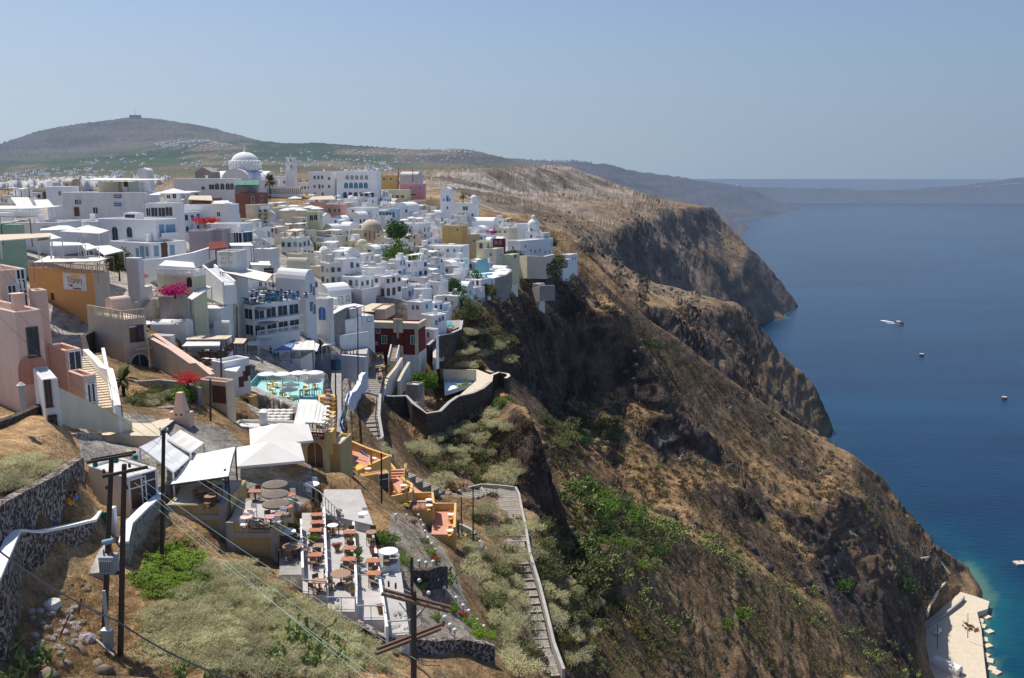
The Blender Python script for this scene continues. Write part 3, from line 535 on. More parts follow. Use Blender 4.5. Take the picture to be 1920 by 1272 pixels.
def house(label, a, c_, b, yt, yb, Y, yaw=0., mat='white', roof='flat', dep=8., dn=2.5, cat='house', name='house', wins=(), grp=None, parapet=.35, roofmat='roof', near=True, trim=None, rh=None):
 """a,c_,b: pixel columns of left end, near corner, right end; yaw in degrees"""
 O = V(c_, yb, Y); ph = rad(yaw); L = Vector((-math.cos(ph), math.sin(ph))); R = Vector((math.sin(ph), math.cos(ph)))
 def solve(px, d):
  k = (px - CX) / FPX; d0 = O.y * cth - (O.z - CH) * sth
  den = d.x - k * d.y * cth
  return (k * d0 - O.x) / den
 wl = max(1., solve(a, L)) if a < c_ else 4.
 wr = max(1., solve(b, R)) if b > c_ and yaw > 8 else dep
 h = V(c_, yt, Y).z - O.z
 for i in (0, .5, 1):
  for j in (0, .5, 1):
   q = O + Vector((L.x * wl * i + R.x * wr * j, L.y * wl * i + R.y * wr * j, 0)); dn = max(dn, O.z - G(q.x, q.y) + 1.2)
 dn = min(dn, 16)
 rt = thing(name, label, cat, (O.x, O.y, O.z), -ph, grp)
 w_ = MB().mat(mat); p = parapet if roof == 'flat' else 0
 t = .22
 w_.add([(-wl, 0, -dn), (0, 0, -dn), (0, wr, -dn), (-wl, wr, -dn), (-wl, 0, h), (0, 0, h), (0, wr, h), (-wl, wr, h),
   (-wl + t, t, h), (-t, t, h), (-t, wr - t, h), (-wl + t, wr - t, h), (-wl + t, t, h - p - .02), (-t, t, h - p - .02), (-t, wr - t, h - p - .02), (-wl + t, wr - t, h - p - .02)],
           [(0, 1, 5, 4), (1, 2, 6, 5), (2, 3, 7, 6), (3, 0, 4, 7), (4, 5, 9, 8), (5, 6, 10, 9), (6, 7, 11, 10), (7, 4, 8, 11), (9, 8, 12, 13)[::-1], (10, 9, 13, 14)[::-1], (11, 10, 14, 15)[::-1], (8, 11, 15, 12)[::-1]])
 if trim: w_.mat(trim).box(-wl - .12, .12, -.12, wr + .12, h + .002, h + .16)
 q = w_.build('wall', rt)
 if not trim: q.modifiers.new('b', 'BEVEL').width = .07
 r = MB().mat(roofmat if roof == 'flat' else mat)
 if roof == 'flat':
  r.add([(-wl + t, t, h - p), (-t, t, h - p), (-t, wr - t, h - p), (-wl + t, wr - t, h - p)], [(0, 1, 2, 3)]) if not trim else r.box(-wl + .05, -.05, .05, wr - .05, h + .1, h + .2)
  ro = r.build('roof', rt)
 elif roof == 'vaultx': r.vault(-wl, 0, .02, wr - .02, h - .01, rh or wr * .35, 'x'); ro = r.build('roof', rt, True) if False else r.build('roof', rt)
 elif roof == 'vaulty': r.vault(-wl + .01, -.01, .0, wr, h - .01, rh or wl * .38, 'y'); ro = r.build('roof', rt)
 elif roof == 'dome':
  r.box(-wl, 0, 0, wr, h - .02, h + .02); q = min(wl, wr) * .42; r.cyl(-wl / 2, wr / 2, h, h + q * .35, q, q, 14); r.dome(-wl / 2, wr / 2, h + q * .35, q, q, 14); ro = r.build('roof', rt)
 elif roof == 'gable':
  g = rh or wl * .25
  r.add([(-wl - .1, -.1, h), (.1, -.1, h), (.1, wr + .1, h), (-wl - .1, wr + .1, h), (-wl / 2, -.1, h + g), (-wl / 2, wr + .1, h + g)], [(0, 1, 4), (1, 2, 5, 4), (2, 3, 5), (3, 0, 4, 5), (0, 3, 2, 1)]); ro = r.build('roof', rt)
 if near and roof == 'flat' and random.random() < .4 and wl > 4:
  x = -wl * random.uniform(.25, .75); y = wr * random.uniform(.4, .8); MB().mat(mat).box(x - .35, x + .35, y - .35, y + .35, h - p + .01, h + 1.0).box(x - .45, x + .45, y - .45, y + .45, h + 1.0, h + 1.12).build('chimney', ro)
 CARVE.append(([(O.x + L.x * wl * i + R.x * wr * j, O.y + L.y * wl * i + R.y * wr * j) for i, j in ((.02, .02), (.98, .02), (.98, .98), (.02, .98))], O.z - 1.0 if Y < 120 else O.z + .3))
 info = dict(rt=rt, wl=wl, wr=wr, h=h, O=O, ph=ph, c=c_, near=near)
 cxw = O + Vector((L.x * wl / 2 + R.x * wr / 2, L.y * wl / 2 + R.y * wr / 2, 0)); HOUSES.append((cxw.x, cxw.y, max(wl, wr) / 2, rt))
 for q in wins: wpx(info, *q)
 return info
def wpx(H, px, py, w_=.9, h_=1.2, kind='rect', fc='whitepaint', pc='pane', face=None):
 """window whose centre is seen at pixel (px,py) on a facade of the house"""
 O, ph = H['O'], H['ph']; face = face or ('L' if px <= H['c'] else 'R')
 u = (px - CX) / FPX; v = -(py - CY) / FPX; d = Vector((u, v * sth + cth, v * cth - sth)); o = Vector((0, 0, CH))
 n = Vector((-math.sin(ph), -math.cos(ph), 0)) if face == 'L' else Vector((math.cos(ph), -math.sin(ph), 0))
 t = (O - o).dot(n) / d.dot(n); p = o + d * t - O
 z = min(p.z - h_ / 2, H['h'] - h_ - .12)
 if face == 'L':
  s_ = p.dot(Vector((math.cos(ph), -math.sin(ph), 0))) + H['wl']; s_ = min(max(s_, w_ / 2 + .15), H['wl'] - w_ / 2 - .15)
  return add_win(H['rt'], 'L', s_, z, w_, h_, kind, fc, pc, wl=H['wl'])
 s_ = p.dot(Vector((math.sin(ph), math.cos(ph), 0))); s_ = min(max(s_, w_ / 2 + .15), H['wr'] - w_ / 2 - .15)
 return add_win(H['rt'], 'R', s_, z, w_, h_, kind, fc, pc)
def wgrid(H, face, n, rows, w_=.9, h_=1.2, kind='rect', fc='whitepaint', pc='pane', z0=1., dz=3., m=.8):
 L_ = H['wl'] if face == 'L' else H['wr']
 for r_ in range(rows):
  for i in range(n):
   z = z0 + r_ * dz
   if z + h_ < H['h'] - .1: add_win(H['rt'], face, m + (L_ - 2 * m) * (i + .5) / n, z, w_, h_, kind, fc, pc, wl=H['wl'])
def text(s, size, mat, parent, loc, rot, name='lettering', ext=.02, font=None, ax='CENTER'):
 cu = bpy.data.curves.new('t', 'FONT'); cu.body = s; cu.size = size; cu.extrude = ext; cu.align_x = ax; cu.align_y = 'CENTER'
 o = bpy.data.objects.new('t', cu); COL.objects.link(o); dg = bpy.context.evaluated_depsgraph_get(); dg.update()
 me = bpy.data.meshes.new_from_object(o.evaluated_get(dg)); bpy.data.objects.remove(o); me.materials.clear(); me.materials.append(M[mat])
 q = bpy.data.objects.new(name, me); COL.objects.link(q); q.parent = parent; q.location = loc; q.rotation_euler = rot; return q
# placing helpers
def PZ(px, py, z):
 u = (px - CX) / FPX; v = -(py - CY) / FPX; d = Vector((u, v * sth + cth, v * cth - sth)); t = (z - CH) / d.z
 return Vector((u * t, d.y * t, z))
def canopy(label, cs, mat='canvas', posts=2.4, cat='awning', name='awning', pm='whitepaint', sag=.12, grp=None, beams=True, nu=6):
 """cloth stretched between four points (pixel x, pixel y, distance), posts under it"""
 P = [V(*q) for q in cs]; c0 = sum(P, Vector()) / 4
 HOUSES.append((c0.x, c0.y, (P[0] - P[2]).length * .36, None))
 rt = thing(name, label, cat, (c0.x, c0.y, c0.z - posts), 0, grp); o = Vector(rt.location); P = [p - o for p in P]
 m = MB().mat(mat); v = []
 for j in range(nu + 1):
  for i in range(nu + 1):
   a, b = i / nu, j / nu; p = P[0] * (1 - a) * (1 - b) + P[1] * a * (1 - b) + P[2] * a * b + P[3] * (1 - a) * b
   v.append(p + Vector((0, 0, -sag * math.sin(math.pi * b) * (1 if i % 2 else .35))))
 n = nu + 1; f = [(j * n + i, j * n + i + 1, (j + 1) * n + i + 1, (j + 1) * n + i) for j in range(nu) for i in range(nu)]
 m.add(v, f); m.add([p - Vector((0, 0, .05)) for p in v], [q[::-1] for q in f])
 e = [list(range(n)), [j * n + nu for j in range(n)], list(range(nu * n + nu, nu * n - 1, -1)), [j * n for j in range(nu, -1, -1)]]
 for k in e: m.add([v[i] for i in k] + [v[i] - Vector((0, 0, .14)) for i in k], [(i, i + 1, len(k) + i + 1, len(k) + i) for i in range(len(k) - 1)])
 m.build('cloth', rt)
 if posts:
  fr = MB().mat(pm)
  for p in P: fr.box(p.x - .05, p.x + .05, p.y - .05, p.y + .05, -.3, p.z - .03)
  if beams:
   for i in range(4): fr.beam(P[i] - Vector((0, 0, .09)), P[(i + 1) % 4] - Vector((0, 0, .09)), .04, .04)
  fr.build('frame', rt)
 return rt
def make_parasol(name, r, h, mat, pm='steel', n=8, drop=.28, square=False):
 rt = thing(name, 'white parasol', 'parasol'); c_ = MB().mat(mat)
 if square:
  k = r; c_.add([(-k, -k, h - .3), (k, -k, h - .3), (k, k, h - .3), (-k, k, h - .3), (0, 0, h + .75), (-k, -k, h - .5), (k, -k, h - .5), (k, k, h - .5), (-k, k, h - .5)], [(0, 1, 4), (1, 2, 4), (2, 3, 4), (3, 0, 4), (5, 6, 1, 0), (6, 7, 2, 1), (7, 8, 3, 2), (8, 5, 0, 3)])
 else: c_.lathe(0, 0, [(r, h - drop * r - .1), (r, h - drop * r), (r * .5, h - drop * r * .42), (.05, h)], n)
 c_.build('canopy', rt); B(pm).cyl(0, 0, 0, h - .05, .035, n=6).build('pole', rt); return rt
PAR = {}
def parasol(label, px, py, Y, r=1.3, h=2.3, mat='canvasw', grp=None, square=False, pm='steel', n=8, name='parasol'):
 """pixel of the canopy centre"""
 p = V(px, py, Y); k = (round(r, 1), h, mat, square, n); L = (p.x, p.y, p.z - h + .15)
 if k not in PAR: o = make_parasol(name, r, h, mat, pm, n, square=square); o.location = L; PAR[k] = o; tag(o, label, 'parasol', grp); o.rotation_euler[2] = .3
 else: o = dup(PAR[k], L, random.random(), label, grp)
 return o
def railing(name, label, pts, h=1., mat='whitepaint', step=.25, r=.02, cat='railing', grp=None):
 """pts: world base points"""
 rt = thing(name, label, cat, pts[0], 0, grp); o = Vector(pts[0]); b = MB().mat(mat); q = MB().mat(mat)
 for a, c_ in zip(pts[:-1], pts[1:]):
  a = Vector(a) - o; c_ = Vector(c_) - o; L = (c_ - a).length
  b.beam(a + Vector((0, 0, h)), c_ + Vector((0, 0, h)), r * 1.6, r * 1.6); b.beam(a + Vector((0, 0, .12)), c_ + Vector((0, 0, .12)), r, r)
  n = max(1, int(L / step))
  for i in range(n + 1):
   p = a.lerp(c_, i / n); rr = r * 1.8 if i % 6 == 0 else r
   q.box(p.x - rr, p.x + rr, p.y - rr, p.y + rr, p.z - .02, p.z + h)
 b.build('rail', rt); q.build('balusters', rt); return rt
def wallstrip(name, label, pts, h, t=.4, mat='lavawall', cap=None, cat='wall', grp=None, n=1, base=None):
 """wall following world points along its top; h = height or list; built down from the top"""
 o = Vector(pts[0]); rt = thing(name, label, cat, (o.x, o.y, o.z - (h[0] if isinstance(h, list) else h)), 0, grp); o = Vector(rt.location)
 P = []
 for i in range(len(pts)):
  a = Vector(pts[max(0, i - 1)]); b = Vector(pts[min(len(pts) - 1, i + 1)]); d = (b - a).to_2d()
  if d.length < 1e-5: d = Vector((1, 0))
  d.normalize(); nn = Vector((-d.y, d.x)) * t / 2; p = Vector(pts[i]); hh = h[i] if isinstance(h, list) else h
  P.append((p.x + nn.x, p.y + nn.y, p.x - nn.x, p.y - nn.y, p.z, p.z - hh))
 m = MB().mat(mat); v = []
 for q in P: v += [(q[0] - o.x, q[1] - o.y, q[5] - o.z), (q[2] - o.x, q[3] - o.y, q[5] - o.z), (q[2] - o.x, q[3] - o.y, q[4] - o.z), (q[0] - o.x, q[1] - o.y, q[4] - o.z)]
 f = []
 for i in range(len(P) - 1):
  for k in range(4): f.append((4 * i + k, 4 * i + 4 + k, 4 * i + 4 + (k + 1) % 4, 4 * i + (k + 1) % 4))
 f += [(0, 1, 2, 3), tuple(4 * (len(P) - 1) + k for k in (3, 2, 1, 0))]
 m.add(v, f); m.build('stonework' if 'wall' in mat and mat != 'wall' else 'masonry', rt)
 if cap:
  c_ = MB().mat(cap); v = []
  for q in P:
   cxm, cym = (q[0] + q[2]) / 2, (q[1] + q[3]) / 2; e = 1 + .12 / t
   x0, y0, x1, y1 = cxm + (q[0] - cxm) * e, cym + (q[1] - cym) * e, cxm + (q[2] - cxm) * e, cym + (q[3] - cym) * e
   v += [(x0 - o.x, y0 - o.y, q[4] - o.z - .02), (x1 - o.x, y1 - o.y, q[4] - o.z - .02), (x1 - o.x, y1 - o.y, q[4] - o.z + .13), (x0 - o.x, y0 - o.y, q[4] - o.z + .13)]
  c_.add(v, f); c_.build('coping', rt)
 return rt
def deck(name, label, pix, z, mat='pave', depth=3., cat='terrace', rim=None, grp=None, world=False):
 P = [Vector((*p, z)) if world else PZ(p[0], p[1], z) for p in pix]; o = P[0]
 CARVE.append(([(p.x, p.y) for p in P], z - .7)); cc_ = sum(P, Vector()) / len(P); HOUSES.append((cc_.x, cc_.y, max((p - cc_).length for p in P) * .8, None))
 ar = sum(P[i].x * P[(i + 1) % len(P)].y - P[(i + 1) % len(P)].x * P[i].y for i in range(len(P)))
 if ar < 0: P = P[::-1]
 rt = thing(name, label, cat, o, 0, grp); m = MB().mat(rim or mat); loc = [(p.x - o.x, p.y - o.y) for p in P]
 m.slab(loc, -depth, -.03); m.build('retaining_base', rt)
 B(mat).slab(loc, -.03, 0).build('floor', rt); return rt
# the town: buildings one can name
h_ = house
ct = V(462, 350, 405); rt = thing('cathedral', 'large white domed cathedral with vaulted arms on the skyline', 'church', ct, rad(-12)); b = B('white')
b.box(-12, 12, -9, 9, -4, 3.2).vault(-6.5, 6.5, -9.4, 9.4, 3.2, 4.6, 'y', 14).vault(-12.4, 12.4, -5, 5, 2.4, 4.4, 'x', 14); b.build('wall', rt)
dr = B('white').cyl(0, 0, 7.1, 10.6, 6.6, 6.6, 24)
for i in range(24):
 a = 2 * math.pi * (i + .5) / 24; dr.box(6.75 * math.cos(a) - .18, 6.75 * math.cos(a) + .18, 6.75 * math.sin(a) - .18, 6.75 * math.sin(a) + .18, 7.1, 10.6)
 b2 = 2 * math.pi * i / 24
 dr.ball(6.5 * math.cos(a), 6.5 * math.sin(a), 10.5, .95, 8, 4)
dr.build('drum', rt); d = B('white').dome(0, 0, 10.6, 6.0, 4.6, 24, 8).build('dome', rt, True)
B('white').cyl(0, 0, 15.1, 16.0, .7, .5, 8).cyl(0, 0, 16.0, 16.8, .3, .25, 8).box(-.1, .1, -.1, .1, 16.8, 18.6).box(-.55, .55, -.1, .1, 17.7, 17.95).build('cross', d)
for sx in (-9.5, 9.5): add_win(rt, 'L', sx, -.5, 1.2, 2.2, 'arch', 'whitepaint', 'pane', off=-(-9.02) if False else 0)
for o_ in list(rt.children):
 if o_.name.startswith('window') or o_.name.startswith('door'): o_.location.y = -9.0
bt = V(548, 362, 412); rt = thing('bell_tower', 'tall slim white bell tower right of the cathedral dome', 'bell tower', bt, rad(-8)); s_ = 1.95
b = B('white').box(-s_, s_, -s_, s_, -3, 10)
def arch_tier(m, s, z0, z1, n, t=.45):
 """four walls pierced by arches"""
 for side in range(4):
  q = Matrix.Rotation(side * math.pi / 2, 3, 'Z')
  w_ = 2 * s; aw = w_ / n
  sub = MB()
  for i in range(n):
   x0 = -s + i * aw; cxx = x0 + aw / 2; r = aw * .30; zt = z1 - r - .35
   pts = [(x0, z0), (cxx - r, z0)] + [(cxx - r * math.cos(math.pi * k / 6), zt + r * math.sin(math.pi * k / 6)) for k in range(7)] + [(cxx + r, z0), (x0 + aw, z0), (x0 + aw, z1), (x0, z1)]
   for y in (-s, -s + t):
    sub.add([(p[0], y, p[1]) for p in pts], [tuple(range(len(pts)))])
   k2 = [(p[0], p[1]) for p in pts[1:10]]
   sub.add([(p[0], -s, p[1]) for p in k2] + [(p[0], -s + t, p[1]) for p in k2], [(i_, i_ + 1, len(k2) + i_ + 1, len(k2) + i_) for i_ in range(len(k2) - 1)])
  m.add([tuple(q @ Vector(v)) for v in sub.v], sub.f)
b.box(-s_ - .15, s_ + .15, -s_ - .15, s_ + .15, 10, 10.3); arch_tier(b, s_ - .05, 10.3, 13.2, 2); b.box(-s_ - .1, s_ + .1, -s_ - .1, s_ + .1, 13.2, 13.5); arch_tier(b, s_ - .2, 13.5, 15.8, 1); b.box(-s_, s_, -s_, s_, 15.8, 16.1)
b.box(-s_ + .3, s_ - .3, -s_ + .3, s_ - .3, 10.35, 10.5).build('shaft', rt)
for z in (11.6, 14.4): B('rust').lathe(0, 0, [(.5, z), (.42, z + .3), (.25, z + .7), (.02, z + .8)], 10).build('bell', rt)
B('white').box(-.06, .06, -.06, .06, 16.1, 17.6).box(-.35, .35, -.06, .06, 17, 17.12).build('cross', rt)
ar = V(503, 366, 398); rt = thing('arcade', 'white arcade of narrow pointed arches in front of the bell tower', 'arcade', ar, rad(14)); b = B('white'); n_ = 17
for i in range(n_):
 x = i * .84; b.box(x, x + .24, 0, .5, -2, 3.4); b.add([(x + .24, 0, 2.5), (x + .54, 0, 3.4), (x + .24, 0, 3.4)], [(0, 1, 2)]).add([(x + .84, 0, 2.5), (x + .84, 0, 3.4), (x + .54, 0, 3.4)], [(0, 1, 2)])
b.box(0, n_ * .84 + .24, 0, .5, 3.4, 3.9).box(0, n_ * .84 + .24, .5, 1.2, -2, .4); b.build('wall', rt)
B('stonegrey').box(0, n_ * .84, 1.4, 1.6, -2, 3).build('inner_wall', rt)
H = h_('large white hotel with rows of arched balconies and blue arched windows', 630, 707, 708, 321, 382, 392, 0, 'white', dep=14, dn=5)
for i in range(5): wpx(H, 651 + i * 9.0, 333, 1.4, 1.9, 'arch', 'whitepaint', 'stonegrey')
for i in range(5): wpx(H, 649 + i * 9.2, 348, 1.7, 2.5, 'arch', 'whitepaint', 'teal')
for i in range(6): wpx(H, 647 + i * 10.0, 366, 1.6, 2.6, 'arch', 'whitepaint', 'pane')
H2 = H
h_('white side wing of the arched hotel with small paired windows', 580, 629, 630, 322, 374, 396, 0, 'white', dep=12, dn=5, wins=[(590, 333, .9, 1.6, 'arch'), (597, 333, .9, 1.6, 'arch'), (604, 333, .9, 1.6, 'arch'), (590, 350), (599, 350, .9, 1.9, 'arch'), (605, 350), (590, 364), (605, 364), (617, 335), (617, 350)])
h_('white crest house with four arched loggias left of the cathedral', 327, 440, 443, 335, 366, 330, 0, 'white', dep=9, dn=4, wins=[(381, 353, 1.2, 1.1), (397, 351, 1.9, 1.7), (407, 350, 1.5, 2.3, 'arch'), (417, 350, 1.5, 2.3, 'arch'), (427, 350, 1.5, 2.3, 'arch'), (437, 350, 1.3, 2.3, 'arch')])
h_('grey unplastered gabled house with a white side wall', 366, 398, 413, 323, 337, 350, 25, 'stonegrey', 'gable', rh=1.9, wins=[(383, 331, .9, .7)])
h_('white house with small dark windows below the bell tower', 560, 584, 586, 342, 362, 425, 0, 'white', dep=8, wins=[(566, 352), (572, 352), (579, 352)])
h_('long white annex between cathedral and bell tower', 515, 542, 543, 331, 350, 430, 0, 'white', dep=7, wins=[(522, 342), (533, 342)])
h_('ochre yellow house on the crest behind the arched hotel', 708, 744, 746, 329, 346, 430, 0, 'ochre', dep=8, wins=[(720, 336, 1, 1.2, 'rect', 'whitepaint'), (733, 336)])
h_('white house with curved top behind the pink house', 750, 784, 793, 330, 345, 445, 20, 'oldwhite', 'vaultx', rh=2)
h_('rose pink house with blue shuttered windows on the crest', 750, 795, 799, 345, 375, 425, 10, 'rose', dep=9, wins=[(770, 352, 1.2, 1.5, 'rect', 'whitepaint', 'bluepaint'), (787, 352, 1, 1.5, 'rect', 'whitepaint', 'bluepaint'), (775, 365, 2.4, .9)])
h_('pale green cafe building with a dark railed terrace', 722, 762, 766, 356, 377, 415, 8, 'lemon', dep=9, wins=[(735, 369, 1.4, 1.2), (745, 369, 1.4, 1.2), (755, 369, 1.4, 1.2)])
h_('beige stone house below the rose pink house', 764, 800, 802, 376, 397, 410, 0, 'sand', dep=9, wins=[(780, 386), (793, 386), (800, 386)])
h_('sand coloured stone house beside the tall white villa', 800, 826, 830, 374, 398, 405, 10, 'tan', dep=8, wins=[(812, 392, .8, 1.1, 'rect', 'whitepaint', 'brownwood'), (821, 392, .8, 1.1)])
h_('tall narrow white villa with a blue balcony door', 826, 846, 851, 362, 418, 400, 20, 'white', 'vaulty', dn=5, rh=2.6, wins=[(839, 373, 1.2, 2.4, 'door', 'whitepaint', 'bluepaint'), (832, 375, .7, 1.2, 'rect', 'whitepaint', 'bluepaint'), (845, 375, .7, 1.2, 'rect', 'whitepaint', 'bluepaint'), (839, 390, .8, 1.2), (844, 405, 1.3, 1.7, 'arch')])
h_('white house with a small belfry turret on its right corner', 851, 894, 898, 381, 420, 410, 12, 'white', dn=5, wins=[(870, 391, .8, 1.5, 'rect', 'brownwood', 'brownwood'), (875, 391, .8, 1.5, 'rect', 'brownwood', 'brownwood'), (861, 403), (868, 403), (886, 403), (858, 413, .9, 1.8, 'door', 'brownwood', 'brownwood')])
p = V(889, 383, 412); rt = thing('belfry', 'small white domed belfry turret on the corner of a crest house', 'belfry', p); B('white').cyl(0, 0, -1.5, 2.4, 1.5, 1.5, 10).dome(0, 0, 2.4, 1.6, 1.7, 12).ball(0, 0, 4.2, .25).build('wall', rt)
H = h_('big blank white wall of a house carrying two small signs', 120, 272, 276, 361, 408, 190, 0, 'oldwhite', dep=10, dn=4, wins=[(144, 379, .8, 1.0), (144, 397, .9, 1.7, 'rect', 'brownwood', 'brownwood'), (179, 395, 1.0, 1.3), (150, 379, .5, 1.0)])
sg = V(220, 369, 189.7)
for yy, s1, s2, lab in ((368.6, 'rose', 'purplecloth', 'upper red and blue poster on the big blank white wall'), (384, 'bluepaint', 'bluepaint', 'lower blue banner on the big blank white wall')):
 q = V(220.5, yy, 189.8); rt = thing('wall_sign', lab, 'sign', q); B(s2).box(-.75, .75, -.06, 0, -.35, .35).build('board', rt); text('GAMO' if yy < 370 else 'FASTIO', .42, 'clothwhite', rt, (0, -.08, 0), (math.pi / 2, 0, 0))
h_('white tower block left of the blank white wall', 88, 119, 121, 350, 386, 200, 0, 'white', dep=8, dn=3, wins=[(112, 363, .5, .9)])
canopy('long white pergola roof on the blank white building', [(151, 338, 192), (262, 338, 192), (315, 336, 200), (185, 334, 200)], 'canvas', 2.3, 'pergola', 'pergola')
h_('low cream room under the white roof pergola', 184, 222, 223, 341, 356, 197, 0, 'cream', dep=4, dn=1)
h_('white room beside the cream one under the roof pergola', 232, 270, 271, 341, 356, 198, 0, 'white', dep=4, dn=1, wins=[(236, 350, .8, 1.8, 'door', 'brownwood', 'brownwood')])
h_('twin white vat turrets on the crest roofs', 258, 278, 281, 323, 337, 230, 0, 'oldwhite', 'vaulty', dep=4, dn=1)
H = h_('white cafe block with a glass fronted balcony', 272, 330, 346, 381, 408, 188, 15, 'white', dn=3, wins=[(279, 398, 1.1, 1.6), (290, 398, 1.8, 1.8), (303, 398, 1.8, 1.8), (317, 397, 1.6, 1.8)])
h_('white roof room of the balcony cafe', 310, 336, 339, 360, 375, 192, 10, 'white', dep=4, dn=1, wins=[(316, 367, .8, 1.2), (327, 367, .8, 1.2)])
parasol('large white parasol over the balcony cafe roof', 326, 355, 188, 3.4, 2.4)
parasol('smaller white parasol left on the balcony cafe roof', 300, 361, 187, 2.2, 2.2)
H = h_('white arched-door mansion, its flat roof edged by a plain cornice', 186, 294, 335, 412, 457, 165, 22, 'white', dn=4, wins=[(216, 439, 1.3, 2.6, 'arch', 'greypaint'), (243, 436, 1.2, 1.9, 'arch', 'greypaint')])
for px, w_ in ((303, 1.0), (320, 2.2)): wpx(H, px, 432, w_, 1.9, 'rect', 'paleshutter', 'paleshutter')
B('white').box(.0, .9, H['wr'] * .08, H['wr'] * .97, .8, 1.0).build('balcony', H['rt']); B('white').box(.8, .9, H['wr'] * .08, H['wr'] * .97, 1.0, 1.9).build('balcony_wall', H['rt'])
MB().mat('white').box(-9.5, -6.5, 2, 4, H['h'] - .4, H['h'] + 1.0).mat('pane').box(-9.2, -6.8, 1.96, 2, H['h'] + .1, H['h'] + .7).build('roof_light', H['rt'])
H = h_('lower white storey in front of the arched-door mansion', 209, 285, 350, 456, 493, 158, 30, 'white', dn=3)
for px, py, w_, hh, k, fc, pc in [(258, 474, .6, 1.4, 'rect', 'paleshutter', 'paleshutter'), (267, 474, .9, 2.2, 'door', 'paleshutter', 'paleshutter'), (276, 472, .6, 1.5, 'rect', 'paleshutter', 'paleshutter')]: wpx(H, px, py, w_, hh, k, fc, pc)
for px, py, w_, hh, k, fc, pc in [(293, 471, .8, 1.7, 'rect', 'paleshutter', 'paleshutter'), (308, 470, 1.1, 2.6, 'door', 'brownwood', 'brownwood'), (308, 460, 1.1, .9, 'arch', 'brownwood', 'pane'), (323, 469, .8, 1.6, 'rect', 'paleshutter', 'paleshutter')]: wpx(H, px, py, w_, hh, k, fc, pc)
h_('low white house left of the mansion', 128, 185, 188, 415, 440, 170, 0, 'white', dep=9, dn=3)
h_('white restaurant wall behind the flat canopies', 0, 110, 113, 417, 445, 160, 0, 'white', dep=9, dn=3)
h_('white wall of a yard left of the long canopies', -60, -2, 30, 400, 440, 165, 20, 'white', dn=3)
for i, (lab, cs, mt) in enumerate([('long white slatted canopy of the leftmost terrace', [(-10, 392, 150), (62, 391, 150), (118, 386, 158), (-10, 386, 160)], 'canvasw'), ('tilted cream awning behind the leftmost terrace', [(32, 386, 165), (62, 386, 165), (53, 370, 170), (20, 370, 170)], 'canvas'), ('second tilted cream awning beside the white tower block', [(70, 386, 168), (100, 386, 168), (90, 374, 173), (64, 375, 173)], 'canvas'),
 ('white flat canopy in front of the low white house', [(75, 432, 146), (150, 430, 146), (128, 423, 154), (80, 423, 154)], 'canvasw'), ('broad cream tent roof left of the arched-door mansion', [(112, 434, 142), (185, 438, 142), (204, 432, 150), (165, 422, 152)], 'canvas'),
 ('tan striped canopy above the pink building', [(0, 451, 112), (92, 444, 112), (95, 437, 122), (0, 440, 122)], 'canvasb'), ('white awning end beside the tan striped canopy', [(70, 452, 112), (116, 446, 114), (96, 438, 120), (72, 441, 120)], 'canvasw'),
 ('cream awning leaning over a terrace below the tent roof', [(157, 470, 132), (185, 464, 132), (165, 456, 138), (146, 458, 138)], 'canvas'), ('white slatted canopy below the mansion corner', [(196, 478, 130), (232, 470, 132), (205, 460, 140), (175, 462, 140)], 'canvasw'), ('flat white canopy on pale posts left of the slatted one', [(95, 461, 130), (160, 459, 130), (150, 455, 138), (95, 453, 138)], 'canvasw'),
 ('beige shop awning beneath the brown house', [(352, 374, 215), (398, 376, 215), (396, 367, 222), (357, 367, 222)], 'canvasb'), ('white fabric roof under the big dark terrace', [(403, 382, 210), (430, 381, 210), (428, 376, 216), (400, 377, 216)], 'canvas')]):
 canopy(lab, cs, mt, 2.3)
rt = canopy('brown timber pergola over the beige terrace at the far left', [(2, 420, 125), (56, 411, 122), (56, 408, 140), (0, 405, 142)], 'brownwood', 3, 'pergola', 'pergola', 'brownwood')
for o_ in list(rt.children):
 if o_.name.startswith('cloth'): bpy.data.objects.remove(o_)
h_('green painted terrace block behind the brown pergola', -20, 38, 45, 421, 438, 138, 15, 'green', dep=6)
h_('beige restaurant block left of the brick red house', 348, 400, 403, 372, 384, 222, 0, 'brick', dep=7, dn=2)
h_('long white retaining house front under the beige awning', 346, 430, 436, 384, 405, 212, 0, 'white', dep=8, dn=4, wins=[(410, 402, .7, 1)])
parasol('broad white parasol in front of the brick red house', 417, 377, 212, 2.6, 2.4)
h_('brick red and brown house below the green pergola', 441, 462, 503, 362, 384, 262, 20, 'brick', dn=4, wins=[(474, 374, 1.2, 1.6), (490, 372, 1.2, 1.6)])
H = h_('tall beige apartment house with stacked balconies', 463, 480, 508, 384, 445, 250, 25, 'sand', dn=6)
for r_ in range(4):
 for k, px in enumerate((487, 497)):
  wpx(H, px, 393 + r_ * 13.5, 1.3, 1.7, 'rect', 'whitepaint', 'pane')
  B('white' if r_ % 2 else 'ochre').box(0, .9, H['wr'] * (.28 if k == 0 else .62), H['wr'] * (.52 if k == 0 else .86), .6 + r_ * 2.35, 1.4 + r_ * 2.35).build('balcony', H['rt'])
canopy('dark green framed roof pergola above the brick red house', [(443, 347, 262), (485, 347, 262), (485, 338, 272), (443, 339, 272)], 'greenpaint', 2, 'pergola', 'pergola', 'greenpaint')
h_('grey vaulted roof room beside the green pergola', 440, 470, 484, 350, 362, 268, 12, 'stonegrey', 'vaultx', rh=1.2, dn=1)
h_('curved white bar with a flat terrace and sign letters', 395, 450, 475, 420, 437, 188, 14, 'white', dn=3)
